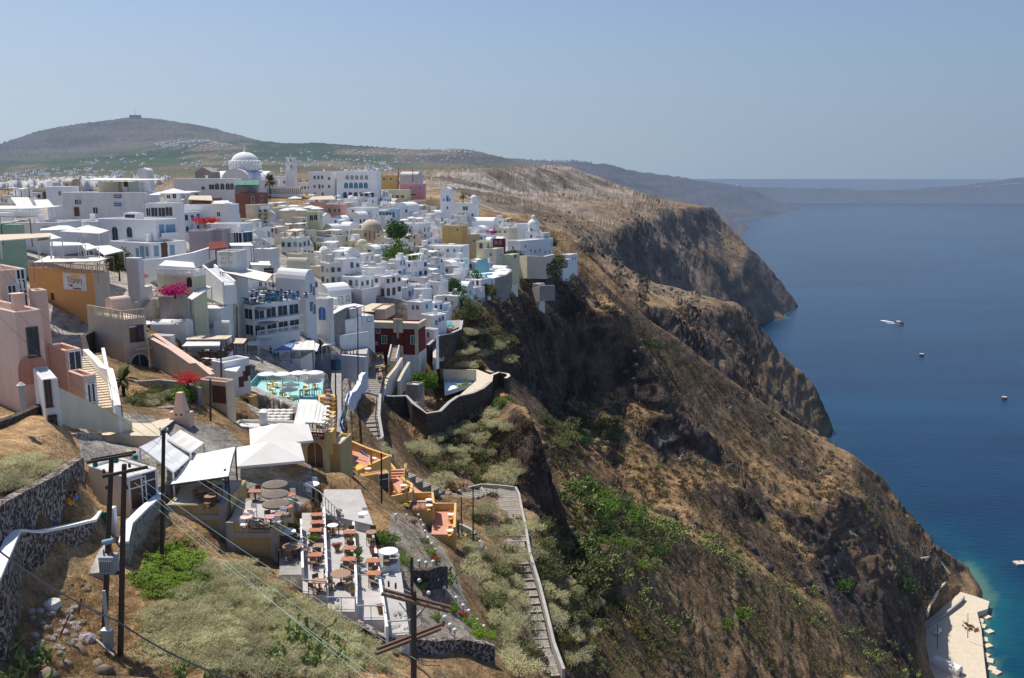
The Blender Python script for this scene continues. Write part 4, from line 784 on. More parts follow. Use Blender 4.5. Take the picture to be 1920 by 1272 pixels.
H = h_('white lower bar front with glass doors under a tiled eave', 418, 455, 476, 436, 452, 184, 18, 'white', dn=3, wins=[(423, 444, .8, 1.2, 'rect', 'teal', 'pane'), (443, 444, 1, 2), (452, 443, 1.4, 2)])
for px in (460, 468): wpx(H, px, 443, 1.6, 1.9, 'rect', 'paleshutter', 'pane')
h_('mauve plaster house with a white coping', 388, 417, 420, 430, 447, 180, 0, 'mauve', dep=6, dn=3)
h_('mauve restaurant wall with a painted vine', 354, 388, 390, 433, 452, 176, 0, 'mauve', dep=6, dn=3)
rt = h_('beige stone wall house carrying three lines of raised letters', 408, 443, 447, 472, 506, 150, 5, 'oldwhite', dep=5, dn=3)['rt']
for i, s_ in enumerate(('HOTEL', 'KAΣ', 'SOTTI')): text(s_, .75, 'mustard', rt, (-1.7, -.04, 2.6 - i * .72), (math.pi / 2, 0, 0))
canopy('huge cream sectional awning below the beige lettered wall', [(413, 509, 148), (498, 528, 140), (511, 514, 150), (446, 500, 160)], 'canvas', 2.6, pm='brownwood', nu=8)
canopy('dark red slatted pergola above the beige lettered wall', [(392, 468, 165), (428, 464, 162), (420, 452, 172), (392, 454, 174)], 'maroon', 2.2, 'pergola', 'pergola', 'brownwood')
canopy('cream awning on dark timber posts right of the lettered wall', [(432, 461, 165), (475, 461, 165), (470, 455, 172), (430, 456, 172)], 'canvas', 3.2, pm='brownwood')
canopy('cream awning above the brown wooden restaurant sign', [(470, 497, 158), (508, 498, 158), (505, 490, 166), (468, 490, 166)], 'canvas', 2.4, pm='brownwood')
q = V(504, 508, 156); rt = thing('restaurant_sign', 'brown wooden restaurant sign with pale letters', 'sign', q); B('brownwood').box(-.85, .85, 0, .1, -.5, .5).build('board', rt); text('TAVERNA', .3, 'canvas', rt, (0, -.03, 0), (math.pi / 2, 0, 0))
p = V(492, 486, 178); rt = thing('chapel', 'small grey white chapel with a horseshoe bell gable', 'chapel', p, rad(-10)); b = B('oldwhite').box(-1.8, 1.8, 0, 4, -3, 2); b.build('wall', rt)
g = MB().mat('oldwhite')
n_ = 12; g.add([(1.6 * math.cos(math.pi * i / n_), 0, 2.2 + 1.9 * math.sin(math.pi * i / n_)) for i in range(n_ + 1)] + [(1.1 * math.cos(math.pi * i / n_), 0, 2.2 + 1.35 * math.sin(math.pi * i / n_)) for i in range(n_ + 1)] + [(1.6 * math.cos(math.pi * i / n_), .5, 2.2 + 1.9 * math.sin(math.pi * i / n_)) for i in range(n_ + 1)] + [(1.1 * math.cos(math.pi * i / n_), .5, 2.2 + 1.35 * math.sin(math.pi * i / n_)) for i in range(n_ + 1)],
 [f for i in range(n_) for f in ((i, i + 1, n_ + 2 + i, n_ + 1 + i), (2 * (n_ + 1) + i, 2 * (n_ + 1) + i + 1, i + 1, i), (n_ + 1 + i, n_ + 2 + i, 3 * (n_ + 1) + i + 1, 3 * (n_ + 1) + i))])
g.box(-.1, .1, .2, .4, 2, 3.5); gg = g.build('bell_gable', rt)
for x in (-.5, .5): B('clothwhite').lathe(x, .3, [(.38, 2.2), (.3, 2.5), (.12, 2.85), (.02, 2.9)], 10).build('bell', gg)
h_('big plain cream wall of the stepped apartment block', 511, 566, 604, 390, 455, 285, 16, 'cream', dn=8, wins=[])
h_('cream block front with blue shuttered doors', 548, 566, 578, 408, 432, 272, 25, 'cream', dn=5, wins=[(551, 420, .6, 1.6, 'rect', 'whitepaint', 'paleshutter'), (558, 420, .6, 1.6, 'rect', 'whitepaint', 'paleshutter'), (570, 418, 1, 1.6)])
h_('lemon yellow house with a recessed balcony', 568, 598, 606, 397, 436, 278, 18, 'lemon', dn=5, wins=[(584, 409, 1.2, 1.6), (592, 408, 1.2, 1.6), (602, 407, .6, 1.2)])
for i, (px, py, Y, r) in enumerate([(538, 391, 280, 2.6), (550, 390, 280, 2.2), (562, 391, 280, 2.6), (583, 386, 285, 2.6), (594, 389, 283, 2.2)]): parasol(('first', 'second', 'third', 'fourth', 'fifth')[i] + ' white parasol from the left on the cream block terrace', px, py, Y, r, 2.4, grp='parasols on the cream block')
h_('pink arcaded terrace house below the arched hotel', 606, 640, 652, 384, 403, 345, 12, 'pink', dn=4, wins=[(618, 395, 1, 1.7), (628, 395, .8, 1.4), (636, 395, .8, 1.4)])
h_('orange brown terrace wall with a canopied cafe', 580, 606, 612, 380, 396, 335, 12, 'terracotta', dn=4)
canopy('sand coloured canopy over the crowded crest cafe', [(578, 375, 335), (628, 374, 340), (624, 367, 350), (585, 369, 345)], 'canvasb', 2.4)
parasol('white parasol in front of the arched hotel', 652, 381, 375, 3.2, 2.6); parasol('white parasol left of the crest cafe canopy', 553, 369, 370, 3, 2.4)
h_('light blue painted house with a row of tall windows', 700, 745, 747, 392, 412, 355, 0, 'paleblue', dep=9, dn=4)
wgrid(dict(HOUSES=0) if False else dict(rt=HOUSES[-1][3], wl=9.4, wr=9, h=4.3), 'L', 6, 1, .7, 2.0, 'rect', 'paleshutter', 'pane', .9)
h_('long white house left of the light blue house', 655, 699, 712, 390, 420, 345, 14, 'white', dn=5, wins=[(662, 397), (670, 402), (681, 402), (690, 402), (706, 405, .6, .9)])
h_('white barrel vaulted house right of the light blue house', 738, 765, 786, 389, 408, 365, 20, 'white', 'vaulty', rh=2, wins=[(762, 396)])
H = h_('white hotel with a railed corner balcony below the vaulted house', 728, 785, 808, 420, 440, 340, 16, 'white', dn=5, wins=[(741, 432), (755, 432), (763, 432), (796, 431, 1.4, 1.6), (803, 431, 1, 1.6)])
for i, (px, py) in enumerate([(758, 411), (772, 407), (786, 408), (791, 412)]): parasol(('leftmost', 'second', 'third', 'rightmost')[i] + ' white parasol on the roof of the railed hotel', px, py, 350, 2.0, 2.2, grp='parasols on the railed hotel')
parasol('white parasol by the dark tree, over a small cafe', 760, 438, 330, 3.2, 2.5)
p = V(697, 449, 318); rt = thing('domed_chapel', 'round stone chapel with a pale dome and brown pilasters', 'chapel', p); r_ = 4.3
B('sand').cyl(0, 0, -4, 3.6, r_ * .92, r_ * .92, 16).cyl(0, 0, 3.2, 3.6, r_ * 1.0, r_ * 1.0, 16).build('drum', rt); B('sand').dome(0, 0, 3.6, r_ * .86, 3.5, 16).ball(0, 0, 7.3, .3).build('dome', rt, True)
pl = B('brick'); q_ = B('sand')
for i in range(16):
 a = 2 * math.pi * i / 16; x, y = r_ * .93 * math.cos(a), r_ * .93 * math.sin(a); pl.box(x - .14, x + .14, y - .14, y + .14, 0, 3.2)
pl.build('pilasters', rt)
h_('pale chapel front with two arched doors and a bell wall', 702, 728, 733, 451, 475, 305, 12, 'cream', 'gable', rh=1.6, dn=4, wins=[(710, 465, 1, 1.6, 'arch'), (718, 458, .7, .9), (724, 466, .8, 1.4, 'arch')])
p = V(716, 449, 305.5); rt = thing('bell_wall', 'pierced bell wall above the pale chapel front', 'bell wall', p); b = MB().mat('sand')
for x in (-2.0, -.9, .3, 1.4): b.box(x, x + .3, 0, .5, -.8, 1.6)
b.box(-2.1, 1.8, 0, .5, 1.6, 1.9).box(-.6, .2, 0, .5, 1.9, 2.7); b.build('wall', rt)
h_('orange tan house with a long balcony wall', 829, 866, 877, 424, 437, 352, 15, 'ochre', dn=3, wins=[(858, 431, .8, 1)])
h_('beige house with three square windows', 877, 893, 900, 440, 462, 350, 22, 'tan', dn=4, wins=[(889, 452), (896, 451, .7, 1.1)])
h_('long white vaulted hall above the pink flowers', 884, 925, 936, 418, 430, 400, 16, 'white', 'vaultx', rh=2.2, dn=3)
h_('cream house with narrow windows left of the belfry chapel', 928, 955, 972, 428, 444, 395, 24, 'cream', dn=4, wins=[(937, 435), (947, 435), (962, 436, .7, 1.1), (968, 435, .6, 1)])
h_('cream arcade house with three arches', 893, 912, 922, 453, 468, 345, 25, 'lemon', dn=4, wins=[(902, 461, 1.5, 2.2, 'arch'), (915, 461, 1.2, 2.2, 'arch')])
h_('white house with a deep red painted front', 924, 944, 948, 449, 460, 365, 12, 'maroon', dep=6, dn=3, wins=[(930, 455), (938, 455)])
h_('white hotel block with a small upper window row', 797, 865, 880, 462, 480, 330, 16, 'white', dn=5, wins=[(811, 469, .7, 1), (822, 470, .7, 1), (840, 470, .8, 1), (852, 470, .8, 1), (866, 471, .9, 1.8, 'door', 'whitepaint', 'bluepaint')])
H = h_('pale cream house with a flat awning terrace under the belfry chapel', 907, 930, 945, 467, 492, 340, 25, 'cream', dn=5, wins=[(920, 478), (938, 478, .8, 1.2)])
h_('lemon house with dark glazed terrace room', 945, 960, 974, 478, 495, 345, 25, 'lemon', dn=4, wins=[(966, 480, 2.4, 1.4)])
p = V(1000, 452, 402); rt = thing('chapel', 'white chapel with a tall windowed dome tower above the cliff', 'chapel', p, rad(-20)); s_ = 2.9
B('white').box(-s_, s_, -s_, s_, -6, 4.5).cyl(0, 0, 4.5, 7.2, 2.7, 2.6, 12).build('wall', rt); B('white').dome(0, 0, 7.2, 2.65, 2.6, 14).cyl(0, 0, 9.6, 10.7, .8, .8, 8).dome(0, 0, 10.7, .9, .9, 10).build('dome', rt, True)
add_win(rt, 'L', 0, 1.5, .9, 1.4); add_win(rt, 'L', 0, 4.6, .8, 1.3, 'arch')
for o_ in rt.children:
 if o_.name.startswith('window'): o_.location.y = -s_ + (.15 if o_.location.z > 4 else 0)
h_('white convent wing left of the tall dome tower', 968, 989, 994, 420, 440, 402, 10, 'white', dn=5)
h_('white house on the right shoulder of the dome tower', 1008, 1018, 1031, 437, 458, 398, 30, 'white', dn=5, wins=[(1024, 446, .9, 2)])
H = h_('large white stepped hotel below the tall dome tower', 952, 975, 1037, 452, 482, 378, 40, 'white', dn=9)
for px, py in ((985, 462), (995, 470), (1003, 472), (1012, 470), (1022, 473), (1030, 472)): wpx(H, px, py, .8, 1.1)
wpx(H, 962, 465, .8, 1.2); wpx(H, 970, 475, .8, 1.2)
wallstrip('retaining_wall', 'tall pale retaining wall under the white stepped hotel', [V(968, 480, 362), V(990, 480, 352), V(1020, 481, 352), V(1038, 477, 368)], 9, 1, 'cream')
h_('small white cliff-edge house with a flat terrace', 1050, 1068, 1083, 478, 492, 408, 30, 'white', dn=4, wins=[(1058, 485), (1074, 485), (1079, 485)])
h_('low white cliff-edge terrace house', 1036, 1056, 1070, 488, 496, 395, 30, 'white', dn=4)
h_('white house tucked under the trees near the stone yard', 998, 1012, 1022, 533, 541, 352, 30, 'oldwhite', dep=6, dn=4)
wallstrip('retaining_wall', 'grey stone retaining yard wall at the edge of the brown hill', [V(999, 541, 345), V(1012, 536, 338), V(1039, 535, 345)], 6, .8, 'greywall')
h_('turquoise gabled house beside a small pool terrace', 890, 902, 918, 502, 513, 315, 30, 'aqua', 'gable', rh=2.6, dn=3)
wallstrip('retaining_wall', 'dark grey curved retaining wall under the turquoise terrace', [V(900, 522, 306), V(925, 524, 296), V(952, 514, 302), V(958, 508, 312)], [8, 11, 8, 6], .8, 'greywall')
deck('terrace', 'white terrace with loungers in front of the turquoise house', [(885, 514), (956, 507), (952, 513), (925, 522), (900, 521)], V(925, 520, 298).z, 'white', 2)
deck('swimming_pool', 'small turquoise pool on the terrace of the gabled house', [(893, 514), (925, 512), (922, 516), (897, 517)], V(925, 520, 298).z + .1, 'poolwater', .2, 'pool')
for i, (px, py) in enumerate([(938, 505), (948, 504)]): parasol(('left', 'right')[i] + ' white parasol of the turquoise house terrace', px, py, 305, 2.2, 2.3)
h_('white barrel vaulted building beside the blue roof restaurant', 520, 575, 594, 533, 606, 165, 30, 'white', 'vaultx', rh=2.6, dn=4, wins=[(583, 540, .5, 1.6), (588, 546, .5, 1.6), (584, 575, .8, 1.8), (589, 580, .7, 1.8)])
h_('small cream roofed vault behind the big white vault', 538, 575, 582, 500, 518, 190, 14, 'cream', 'vaultx', rh=1.8, dn=3)
# middle distance and foreground buildings
h_('tall beige and pink house block at the left edge', -90, 16, 67, 507, 700, 74, 42, 'peach', dn=4, parapet=.9, wins=[(24, 560, .6, 2.2, 'rect', 'whitepaint', 'pane'), (38, 520, .6, 1.6, 'rect', 'whitepaint', 'pane'), (52, 505, .6, 2.0, 'rect', 'whitepaint', 'pane'), (38, 555, .5, 2.2), (53, 548, .5, 2.2)])
H = h_('tall pink house with a shadowed arch and narrow window', -40, 43, 92, 585, 735, 66, 40, 'peach', dn=5, parapet=.7, wins=[(62, 642, .7, 2.2, 'rect', 'brownwood', 'pane'), (65, 693, 1.9, 2.2, 'arch', 'terracotta', 'terracotta')])
h_('upper pink terrace house with a balustraded corner', 60, 72, 91, 545, 620, 74, 45, 'peach', dn=4, parapet=.9)
H = h_('pink house with a terracotta roof terrace and potted plants', 96, 130, 160, 657, 742, 72, 42, 'peach', dn=5, parapet=.6, roofmat='terracotta', wins=[(148, 683, .9, 2.2, 'rect', 'whitepaint', 'pane')])
H = h_('pink house with a small balcony beside the white staircase', 132, 161, 185, 705, 760, 68, 42, 'peach', dn=5, parapet=.6, roofmat='terracotta', wins=[(166, 740, .6, 1.6), (172, 735, .6, 1.6)])
h_('small whitewashed block at the foot of the pink houses', 66, 84, 97, 712, 762, 62, 55, 'oldwhite', dn=4, parapet=.1, wins=[(90, 735, .3, 1.9, 'rect', 'brownwood', 'pane')])
wallstrip('wall', 'long cream wall sloping down beneath the pink houses', [V(97, 722, 64), V(140, 742, 66), V(185, 762, 68), V(245, 790, 70)], [3.4, 2.6, 2.0, 1.2], .4, 'cream')
p = V(41, 742, 58); rt = thing('chimney', 'round grey chimney pot on the bank below the beige house', 'chimney', p); B('concrete').cyl(0, 0, -1, .85, .2, .16, 12).cyl(0, 0, .62, .7, .3, .3, 12).build('stack', rt); B('oldwhite').cyl(0, 0, .72, .95, .28, .02, 12).build('cap', rt)
def stairs(name, label, a, b, w_, n, mat='sand', side=None, drop=2., cat='staircase'):
 """a bottom centre, b top centre (world)"""
 a = Vector(a); b = Vector(b); d = b - a; hd = Vector((d.x, d.y, 0)); L_ = hd.length; yaw = math.atan2(-d.x, d.y)
 rt = thing(name, label, cat, a, yaw); m = MB().mat(mat)
 for i in range(n): m.box(-w_ / 2, w_ / 2, L_ * i / n, L_ * (i + 1) / n - .002, min(0, d.z) - drop, d.z * (i + 1) / n)
 m.build('steps', rt)
 if side:
  for s_ in (-1, 1):
   q = MB().mat(side); x = s_ * (w_ / 2 + .16); q.add([(x - .14, 0, -drop), (x + .14, 0, -drop), (x + .14, L_, -drop), (x - .14, L_, -drop), (x - .14, 0, .7), (x + .14, 0, .7), (x + .14, L_, d.z + .7), (x - .14, L_, d.z + .7)], [(0, 3, 2, 1), (4, 5, 6, 7), (0, 1, 5, 4), (1, 2, 6, 5), (2, 3, 7, 6), (3, 0, 4, 7)]); q.build('side_wall', rt)
 return rt
stairs('staircase', 'long staircase with white side walls beside the pink houses', V(186, 768, 70), V(170, 668, 82), 1.9, 22, 'sand', 'white', 3)
wallstrip('stair_wall', 'tall white wall with sloping top right of the long staircase', [V(160, 655, 84), V(178, 672, 80), V(192, 688, 77), V(206, 692, 75), V(213, 720, 72), V(220, 760, 69)], [4, 4.5, 5, 5, 5, 4], .5, 'white')
H = h_('orange cafe building with a script sign and roof terrace', 60, 181, 211, 512, 597, 122, 28, 'orange', dn=5, parapet=.5, roofmat='pave')
rt0 = H['rt']; wl, wr, hh = H['wl'], H['wr'], H['h']
B('sand').box(.001, .06, .05, wr, -5, hh - .02).build('side_facing', rt0)
sx0 = -wl * (181 - 127) / 121; sx1 = -wl * (181 - 169) / 121
rt = thing('sign_board', 'white cafe sign with red script and a yellow sun on the orange wall', 'sign', rt0.location, rt0.rotation_euler[2]); z1, z0 = hh - .25, hh - 2.6
B('offwhite').box(sx0, sx1, -.1, 0, z0, z1).build('board', rt)
mx_ = (sx0 + sx1) / 2; sn = B('yellowcloth'); n_ = 14; sn.add([(mx_ + .3 + .95 * math.cos(math.pi * i / n_), -.112, z1 - .62 + .5 * math.sin(math.pi * i / n_)) for i in range(n_ + 1)], [tuple(range(n_ + 1))]); sn.build('sun_emblem', rt)
text('Τέρψη', 1.05, 'red', rt, (mx_, -.12, z1 - 1.0), (math.pi / 2, 0, 0)); text('Cafe', .5, 'maroon', rt, (mx_ - .9, -.12, z0 + .62), (math.pi / 2, 0, 0)); text('Cocktail bar', .36, 'maroon', rt, (mx_ + .45, -.12, z0 + .22), (math.pi / 2, 0, 0))
wpx(H, 99, 556, .5, .8, 'rect', 'brownwood', 'pane')
wq = bpy.data.objects.new('x', None)
def hw(H, x, y, z): # local to world
 return H['rt'].matrix_world @ Vector((x, y, z)) if False else Vector(H['rt'].location) + Matrix.Rotation(H['rt'].rotation_euler[2], 3, 'Z') @ Vector((x, y, z))
pts = [hw(H, -wl + .2, .1, hh), hw(H, -.1, .1, hh), hw(H, -.1, wr - .2, hh)]
railing('railing', 'peach timber railing around the orange cafe roof terrace', pts, 1.0, 'peach', .5, .04)
canopy('wide cream canopy above the orange cafe terrace', [(62, 492, 122), (182, 490, 122), (212, 481, 134), (90, 480, 134)], 'canvas', 2.4, pm='tan', nu=8)
H = h_('beige house with a round arched gate and railed terrace', 171, 238, 281, 600, 700, 104, 38, 'sand', dn=5, parapet=.2, roofmat='sand')
wpx(H, 275, 688, 2.2, 3.4, 'arch', 'whitepaint', 'pane'); wpx(H, 252, 628, 1.0, 1.6, 'rect', 'brownwood', 'brownwood'); wpx(H, 262, 625, .9, 1.9, 'rect', 'brownwood', 'pane')
B('sand').box(0, .9, H['wr'] * .3, H['wr'] * .97, H['h'] * .42, H['h'] * .42 + .15).build('balcony', H['rt'])
railing('railing', 'white fretwork railing on the beige house terrace', [hw(H, -H['wl'] + .1, .1, H['h']), hw(H, -.1, .1, H['h']), hw(H, -.1, H['wr'] - .1, H['h'])], 1.0, 'sand', .3, .035)
canopy('small cream awning over the beige house balcony', [(242, 613, 104), (284, 607, 108), (281, 602, 111), (254, 600, 108)], 'canvas', 0)
p = V(212, 592, 110); rt = thing('roof_hut', 'small salmon vaulted hut on the beige terrace', 'hut', p, rad(-35)); B('peach').box(-1.6, 0, 0, 2.6, -1, 1.7).vault(-1.6, 0, 0, 2.6, 1.7, .55).build('wall', rt)
wallstrip('ramp_wall', 'sand coloured ramp wall falling to the right of the arched gate', [V(281, 634, 107), V(320, 655, 104), V(360, 683, 101), V(372, 682, 100.5), V(398, 704, 98)], [6.5, 5.2, 3.4, 3.4, 2], .5, 'sand', 'peach')
wallstrip('ramp_wall', 'second ramp parapet behind the sand coloured ramp', [V(290, 628, 112), V(330, 655, 109), V(375, 686, 104), V(396, 696, 102)], [5, 4, 3, 2], .5, 'sand', 'peach')
h_('low terracotta topped house at the foot of the ramp', 375, 425, 441, 716, 748, 93, 22, 'sand', dn=4, parapet=.5, roofmat='terracotta', wins=[(424, 741, 1.6, 1.7, 'rect', 'brownwood', 'brownwood')])
h_('white house under the slatted steel roof by the lane', 398, 421, 470, 680, 716, 105, 35, 'white', dn=4, wins=[(452, 716, .5, 1.1, 'rect', 'brownwood', 'brownwood'), (460, 705, .5, 1.1, 'rect', 'brownwood', 'brownwood'), (466, 695, .5, 1.1, 'rect', 'brownwood', 'brownwood')])
canopy('corrugated white lean-to roof beside the lane', [(421, 694, 104), (443, 697, 103), (462, 672, 112), (438, 670, 113)], 'canvasw', 1.6, sag=.02)
z_ = V(400, 668, 126).z
deck('terrace', 'raised restaurant terrace with a dark timber balustrade', [(345, 668), (415, 678), (437, 655), (432, 640), (350, 640)], z_, 'pave', 5, rim='white')
canopy('cream canopy on brown beams over the raised restaurant', [(348, 637, 124), (424, 636, 124), (436, 629, 131), (352, 630, 131)], 'canvasb', 2.6, pm='brownwood', nu=8)
canopy('cream front awning of the raised restaurant', [(341, 649, 122), (412, 648, 122), (414, 640, 124), (350, 640, 124)], 'canvas', 0)
canopy('smaller brown framed canopy right of the raised restaurant', [(437, 644, 128), (456, 644, 128), (463, 635, 134), (442, 634, 134)], 'canvasb', 2.4, pm='brownwood')
railing('railing', 'dark timber balustrade of the raised restaurant', [PZ(380, 675, z_), PZ(416, 677, z_), PZ(438, 654, z_)], 1.1, 'brownwood', .2, .04)
canopy('pale green awning above the lane beside the shops', [(460, 647, 142), (484, 646, 142), (486, 640, 146), (466, 640, 146)], 'canvasw', 2.4)
H = h_('pale lemon house with a white balustrade and small arch', 296, 362, 388, 519, 549, 135, 22, 'lemon', dn=5, parapet=.3, wins=[(360, 530, .8, 1.4, 'arch', 'brownwood', 'pane')])
railing('railing', 'white balustrade on the pale lemon house', [hw(H, -H['wl'], .05, H['h']), hw(H, 0, .05, H['h']), hw(H, -.05, H['wr'], H['h'])], .9, 'whitepaint', .3, .05)
canopy('white double awning on the pale lemon house terrace', [(297, 498, 138), (366, 502, 138), (362, 492, 145), (310, 488, 145)], 'canvas', 2.4)
canopy('slanting cream awning right of the magenta bougainvillea', [(352, 558, 130), (360, 562, 128), (396, 538, 138), (378, 533, 140)], 'canvas', 2.2, pm='steel')
wallstrip('wall', 'long white wall climbing toward the mansion courtyard', [V(266, 487, 140), V(300, 485, 145), V(360, 474, 158), V(400, 462, 172)], [4, 3, 3, 2.5], .5, 'white')
h_('white gable wall with a faint painted emblem', 238, 262, 268, 484, 524, 134, 20, 'white', dn=4)
stairs('staircase', 'white outside stair with railings beside the lemon house', V(430, 536, 142), V(392, 504, 152), 1.6, 14, 'white', 'white', 3)
h_('lemon yellow low wall house behind the blue roof restaurant', 392, 440, 446, 529, 548, 150, 10, 'greenwhite', dn=4)
h_('white workshop with round arched doorways', 366, 416, 420, 578, 602, 140, 0, 'white', dep=6, dn=4, wins=[(377, 586, 1.8, 2.4, 'arch', 'whitepaint', 'offwhite'), (391, 587, 2.6, 3.2, 'arch', 'whitepaint', 'offwhite')])
h_('ruined stone building with white plaster patches', 232, 290, 297, 568, 590, 140, 5, 'greywall', dep=8, dn=4)
h_('grey concrete planter block holding the magenta bougainvillea', 298, 345, 350, 556, 573, 133, 8, 'concrete', dep=5, dn=4)
h_('low white house left of the cafe kiosks', 283, 320, 330, 630, 655, 122, 15, 'offwhite', dn=4)
canopy('rolled cream awning above the white kiosks', [(310, 596, 138), (390, 596, 138), (394, 588, 143), (318, 588, 143)], 'canvas', 2.4)
h_('white kiosk row with a curved roof', 283, 350, 352, 612, 628, 130, 0, 'offwhite', 'vaultx', dep=3, rh=.8, dn=4)
for i, (px, py) in enumerate([(368, 608), (372, 616), (376, 624), (380, 634), (386, 642)]): pass
h_('white round oven-like hut beside the shops', 402, 430, 434, 613, 638, 135, 10, 'offwhite', 'vaultx', rh=.9, dn=4)
parasol('pale blue parasol between the white huts', 409, 607, 140, 1.8, 2.2, 'canvasblue', n=6)
H = h_('white three-storey restaurant with a blue railed roof terrace', 413, 477, 563, 573, 636, 150, 40, 'white', dn=5, parapet=.15, roofmat='pave')
NK = H
for z0 in (.6, 3.4):
 for i in range(4): add_win(H['rt'], 'R', H['wr'] * (i + .5) / 4, z0, H['wr'] / 4 * .78, 1.7, 'rect', 'whitepaint', 'pane')
 for i in range(2): add_win(H['rt'], 'L', H['wl'] * (.58 + .3 * i), z0, 2.2, 1.7, 'rect', 'whitepaint', 'pane', wl=H['wl'])
 B('white').box(0, 1.0, 0, H['wr'], z0 - .35, z0 - .12).build('balcony', H['rt'])
wr_ = H['wr']; h0 = H['h']
railing('railing', 'blue railing around the restaurant roof terrace', [hw(H, -H['wl'] + .1, .1, h0), hw(H, -.1, .1, h0), hw(H, -.1, wr_ - .1, h0), hw(H, -H['wl'] + .1, wr_ - .1, h0), hw(H, -H['wl'] + .1, .1, h0)], 1.0, 'teal', 1.1, .05)
railing('railing', 'white patterned balcony railing of the blue roof restaurant', [hw(H, .95, .1, .5), hw(H, .95, wr_ - .1, .5)], .95, 'whitepaint', .28, .045)
canopy('grey retractable awning on the upper floor of the blue roof restaurant', [(485, 583, 148.5), (563, 562, 163), (561, 557, 165), (478, 576, 150)], 'concrete', 0)
canopy('grey retractable awning on the lower floor of the blue roof restaurant', [(490, 612, 147.5), (560, 592, 162), (557, 588, 164), (481, 603, 149.5)], 'concrete', 0)
sp = V(514, 535, 172); rt = thing('sign_board', 'white board with the word NIKI above the roof terrace', 'sign', sp, rad(-15)); B('clothwhite').box(-1.35, 1.35, 0, .12, -.9, .7).build('board', rt); text('NIKI', 1.1, 'navy', rt, (0, -.03, -.1), (math.pi / 2, 0, 0)); B('greypaint').box(-1.2, -1.1, .02, .1, -4, -.8).box(1.1, 1.2, .02, .1, -4, -.8).build('posts', rt)
for x in (-1.1, 1.1): B('red').ball(x, -.02, .45, .14, 8, 4).build('flower_emblem', rt)
rt = thing('bar_counter', 'teal bar counter in the middle of the blue railed roof', 'bar', hw(H, -4.5, 6.5, h0), H['rt'].rotation_euler[2]); B('teal').box(-1.6, 1.6, -.5, .5, 0, 1.1).mat('greypaint').box(-1.7, 1.7, -.6, .6, 1.1, 1.16).build('counter', rt)
canopy('blue grey shop awning below the blue roof restaurant', [(482, 640, 148), (540, 631, 158), (538, 622, 162), (478, 632, 150)], 'canvasw', 2.4, pm='greypaint')
canopy('coral red shop awning right of the blue roof restaurant', [(528, 630, 160), (556, 624, 166), (552, 619, 169), (526, 624, 163)], 'peach', 2.4)
canopy('wide pale blue shop roof behind the blue tent', [(555, 635, 165), (597, 640, 165), (585, 616, 176), (552, 619, 172)], 'canvasw', 2.6)
canopy('sloping blue tent roof over the cafe by the lane', [(514, 656, 146), (545, 655, 146), (554, 637, 153), (548, 638, 153)], 'canvasblue', 2.8, pm='bluepaint')
canopy('cream striped tent roof beside the blue tent', [(542, 656, 146), (588, 656, 147), (589, 639, 153), (553, 638, 153)], 'canvas', 3.2, sag=.3)
canopy('folded cream side awning of the striped tent', [(586, 655, 147), (594, 659, 146), (599, 646, 152), (590, 642, 153)], 'canvas', 0)
canopy('small cream awning above the emblem wall crowd', [(603, 649, 158), (622, 645, 160), (628, 641, 163), (612, 640, 163)], 'canvas', 2.3)
h_('white cafe base wall beneath the striped tent', 512, 566, 570, 673, 700, 146, 5, 'offwhite', dep=6, dn=5)
h_('white gatehouse with a blue arched door on a stair', 592, 618, 626, 560, 598, 170, 15, 'offwhite', dn=6, wins=[(604, 588, 1.5, 2.6, 'arch', 'whitepaint', 'bluepaint')])
wallstrip('retaining_wall', 'rough ochre rock wall below the white gatehouse', [V(594, 600, 172), V(620, 590, 174), V(642, 578, 178), V(666, 573, 186)], [5, 8, 10, 11], 1.2, 'stonegrey', 'white')
CARVE.append(([(lambda v: (v.x, v.y))(V(*q)) for q in ((664, 650, 190), (800, 650, 189), (800, 640, 226), (668, 640, 226))], 212.5))
CARVE.append(([(lambda v: (v.x, v.y))(V(*q)) for q in ((590, 700, 152), (690, 720, 147), (687, 669, 157.5), (650, 666, 161), (615, 664, 165.2), (592, 666, 166.6))], 211.5))
ep = [V(586, 666, 166), V(615, 664, 164), V(650, 666, 160), V(686, 669, 156)]
rt = wallstrip('retaining_wall', 'whitewashed retaining wall with a round blue emblem', ep, [8, 9, 8, 6], .8, 'bluewash')
o_ = Vector(rt.location); q = V(634, 683, 161.2) - o_; em = MB().mat('teal'); n_ = 20
em.add([(q.x + 1.05 * math.cos(2 * math.pi * i / n_), q.y - .12 * math.cos(2 * math.pi * i / n_) - .5, q.z + 1.05 * math.sin(2 * math.pi * i / n_)) for i in range(n_)], [tuple(range(n_))]); em.mat('navy').box(q.x - 1.3, q.x - .1, q.y - .46, q.y - .44, q.z - 1.1, q.z + .9).build('emblem', rt)
wallstrip('wall', 'wavy white wall along the left side of the stepped path', [V(682, 700, 150), V(676, 706, 148), V(672, 722, 143), V(664, 734, 139), V(656, 738, 136), V(652, 750, 131), V(646, 790, 122), V(640, 815, 117)], 7, .6, 'bluewash', 'white')
H = h_('dark red two-storey mansion with tan cornice and green shutters', 677, 785, 799, 609, 700, 188, 10, 'maroon', dn=4, parapet=.3, roofmat='sand'); wl, wr, hh = H['wl'], H['wr'], H['h']; r0 = H['rt']
B('sand').box(-wl - .25, .25, -.25, .0, hh - 1.0, hh + .12).box(0, .25, 0, wr + .1, hh - 1.0, hh + .12).box(-wl - .25, -wl, 0, wr + .1, hh - 1.0, hh + .12).box(-wl - .25, .25, -.25, .15, hh + .12, hh + .3).box(-wl - .25, -wl + .3, .15, wr, hh + .12, hh + .3).box(-.3, .25, .15, wr, hh + .12, hh + .3).build('cornice', r0)
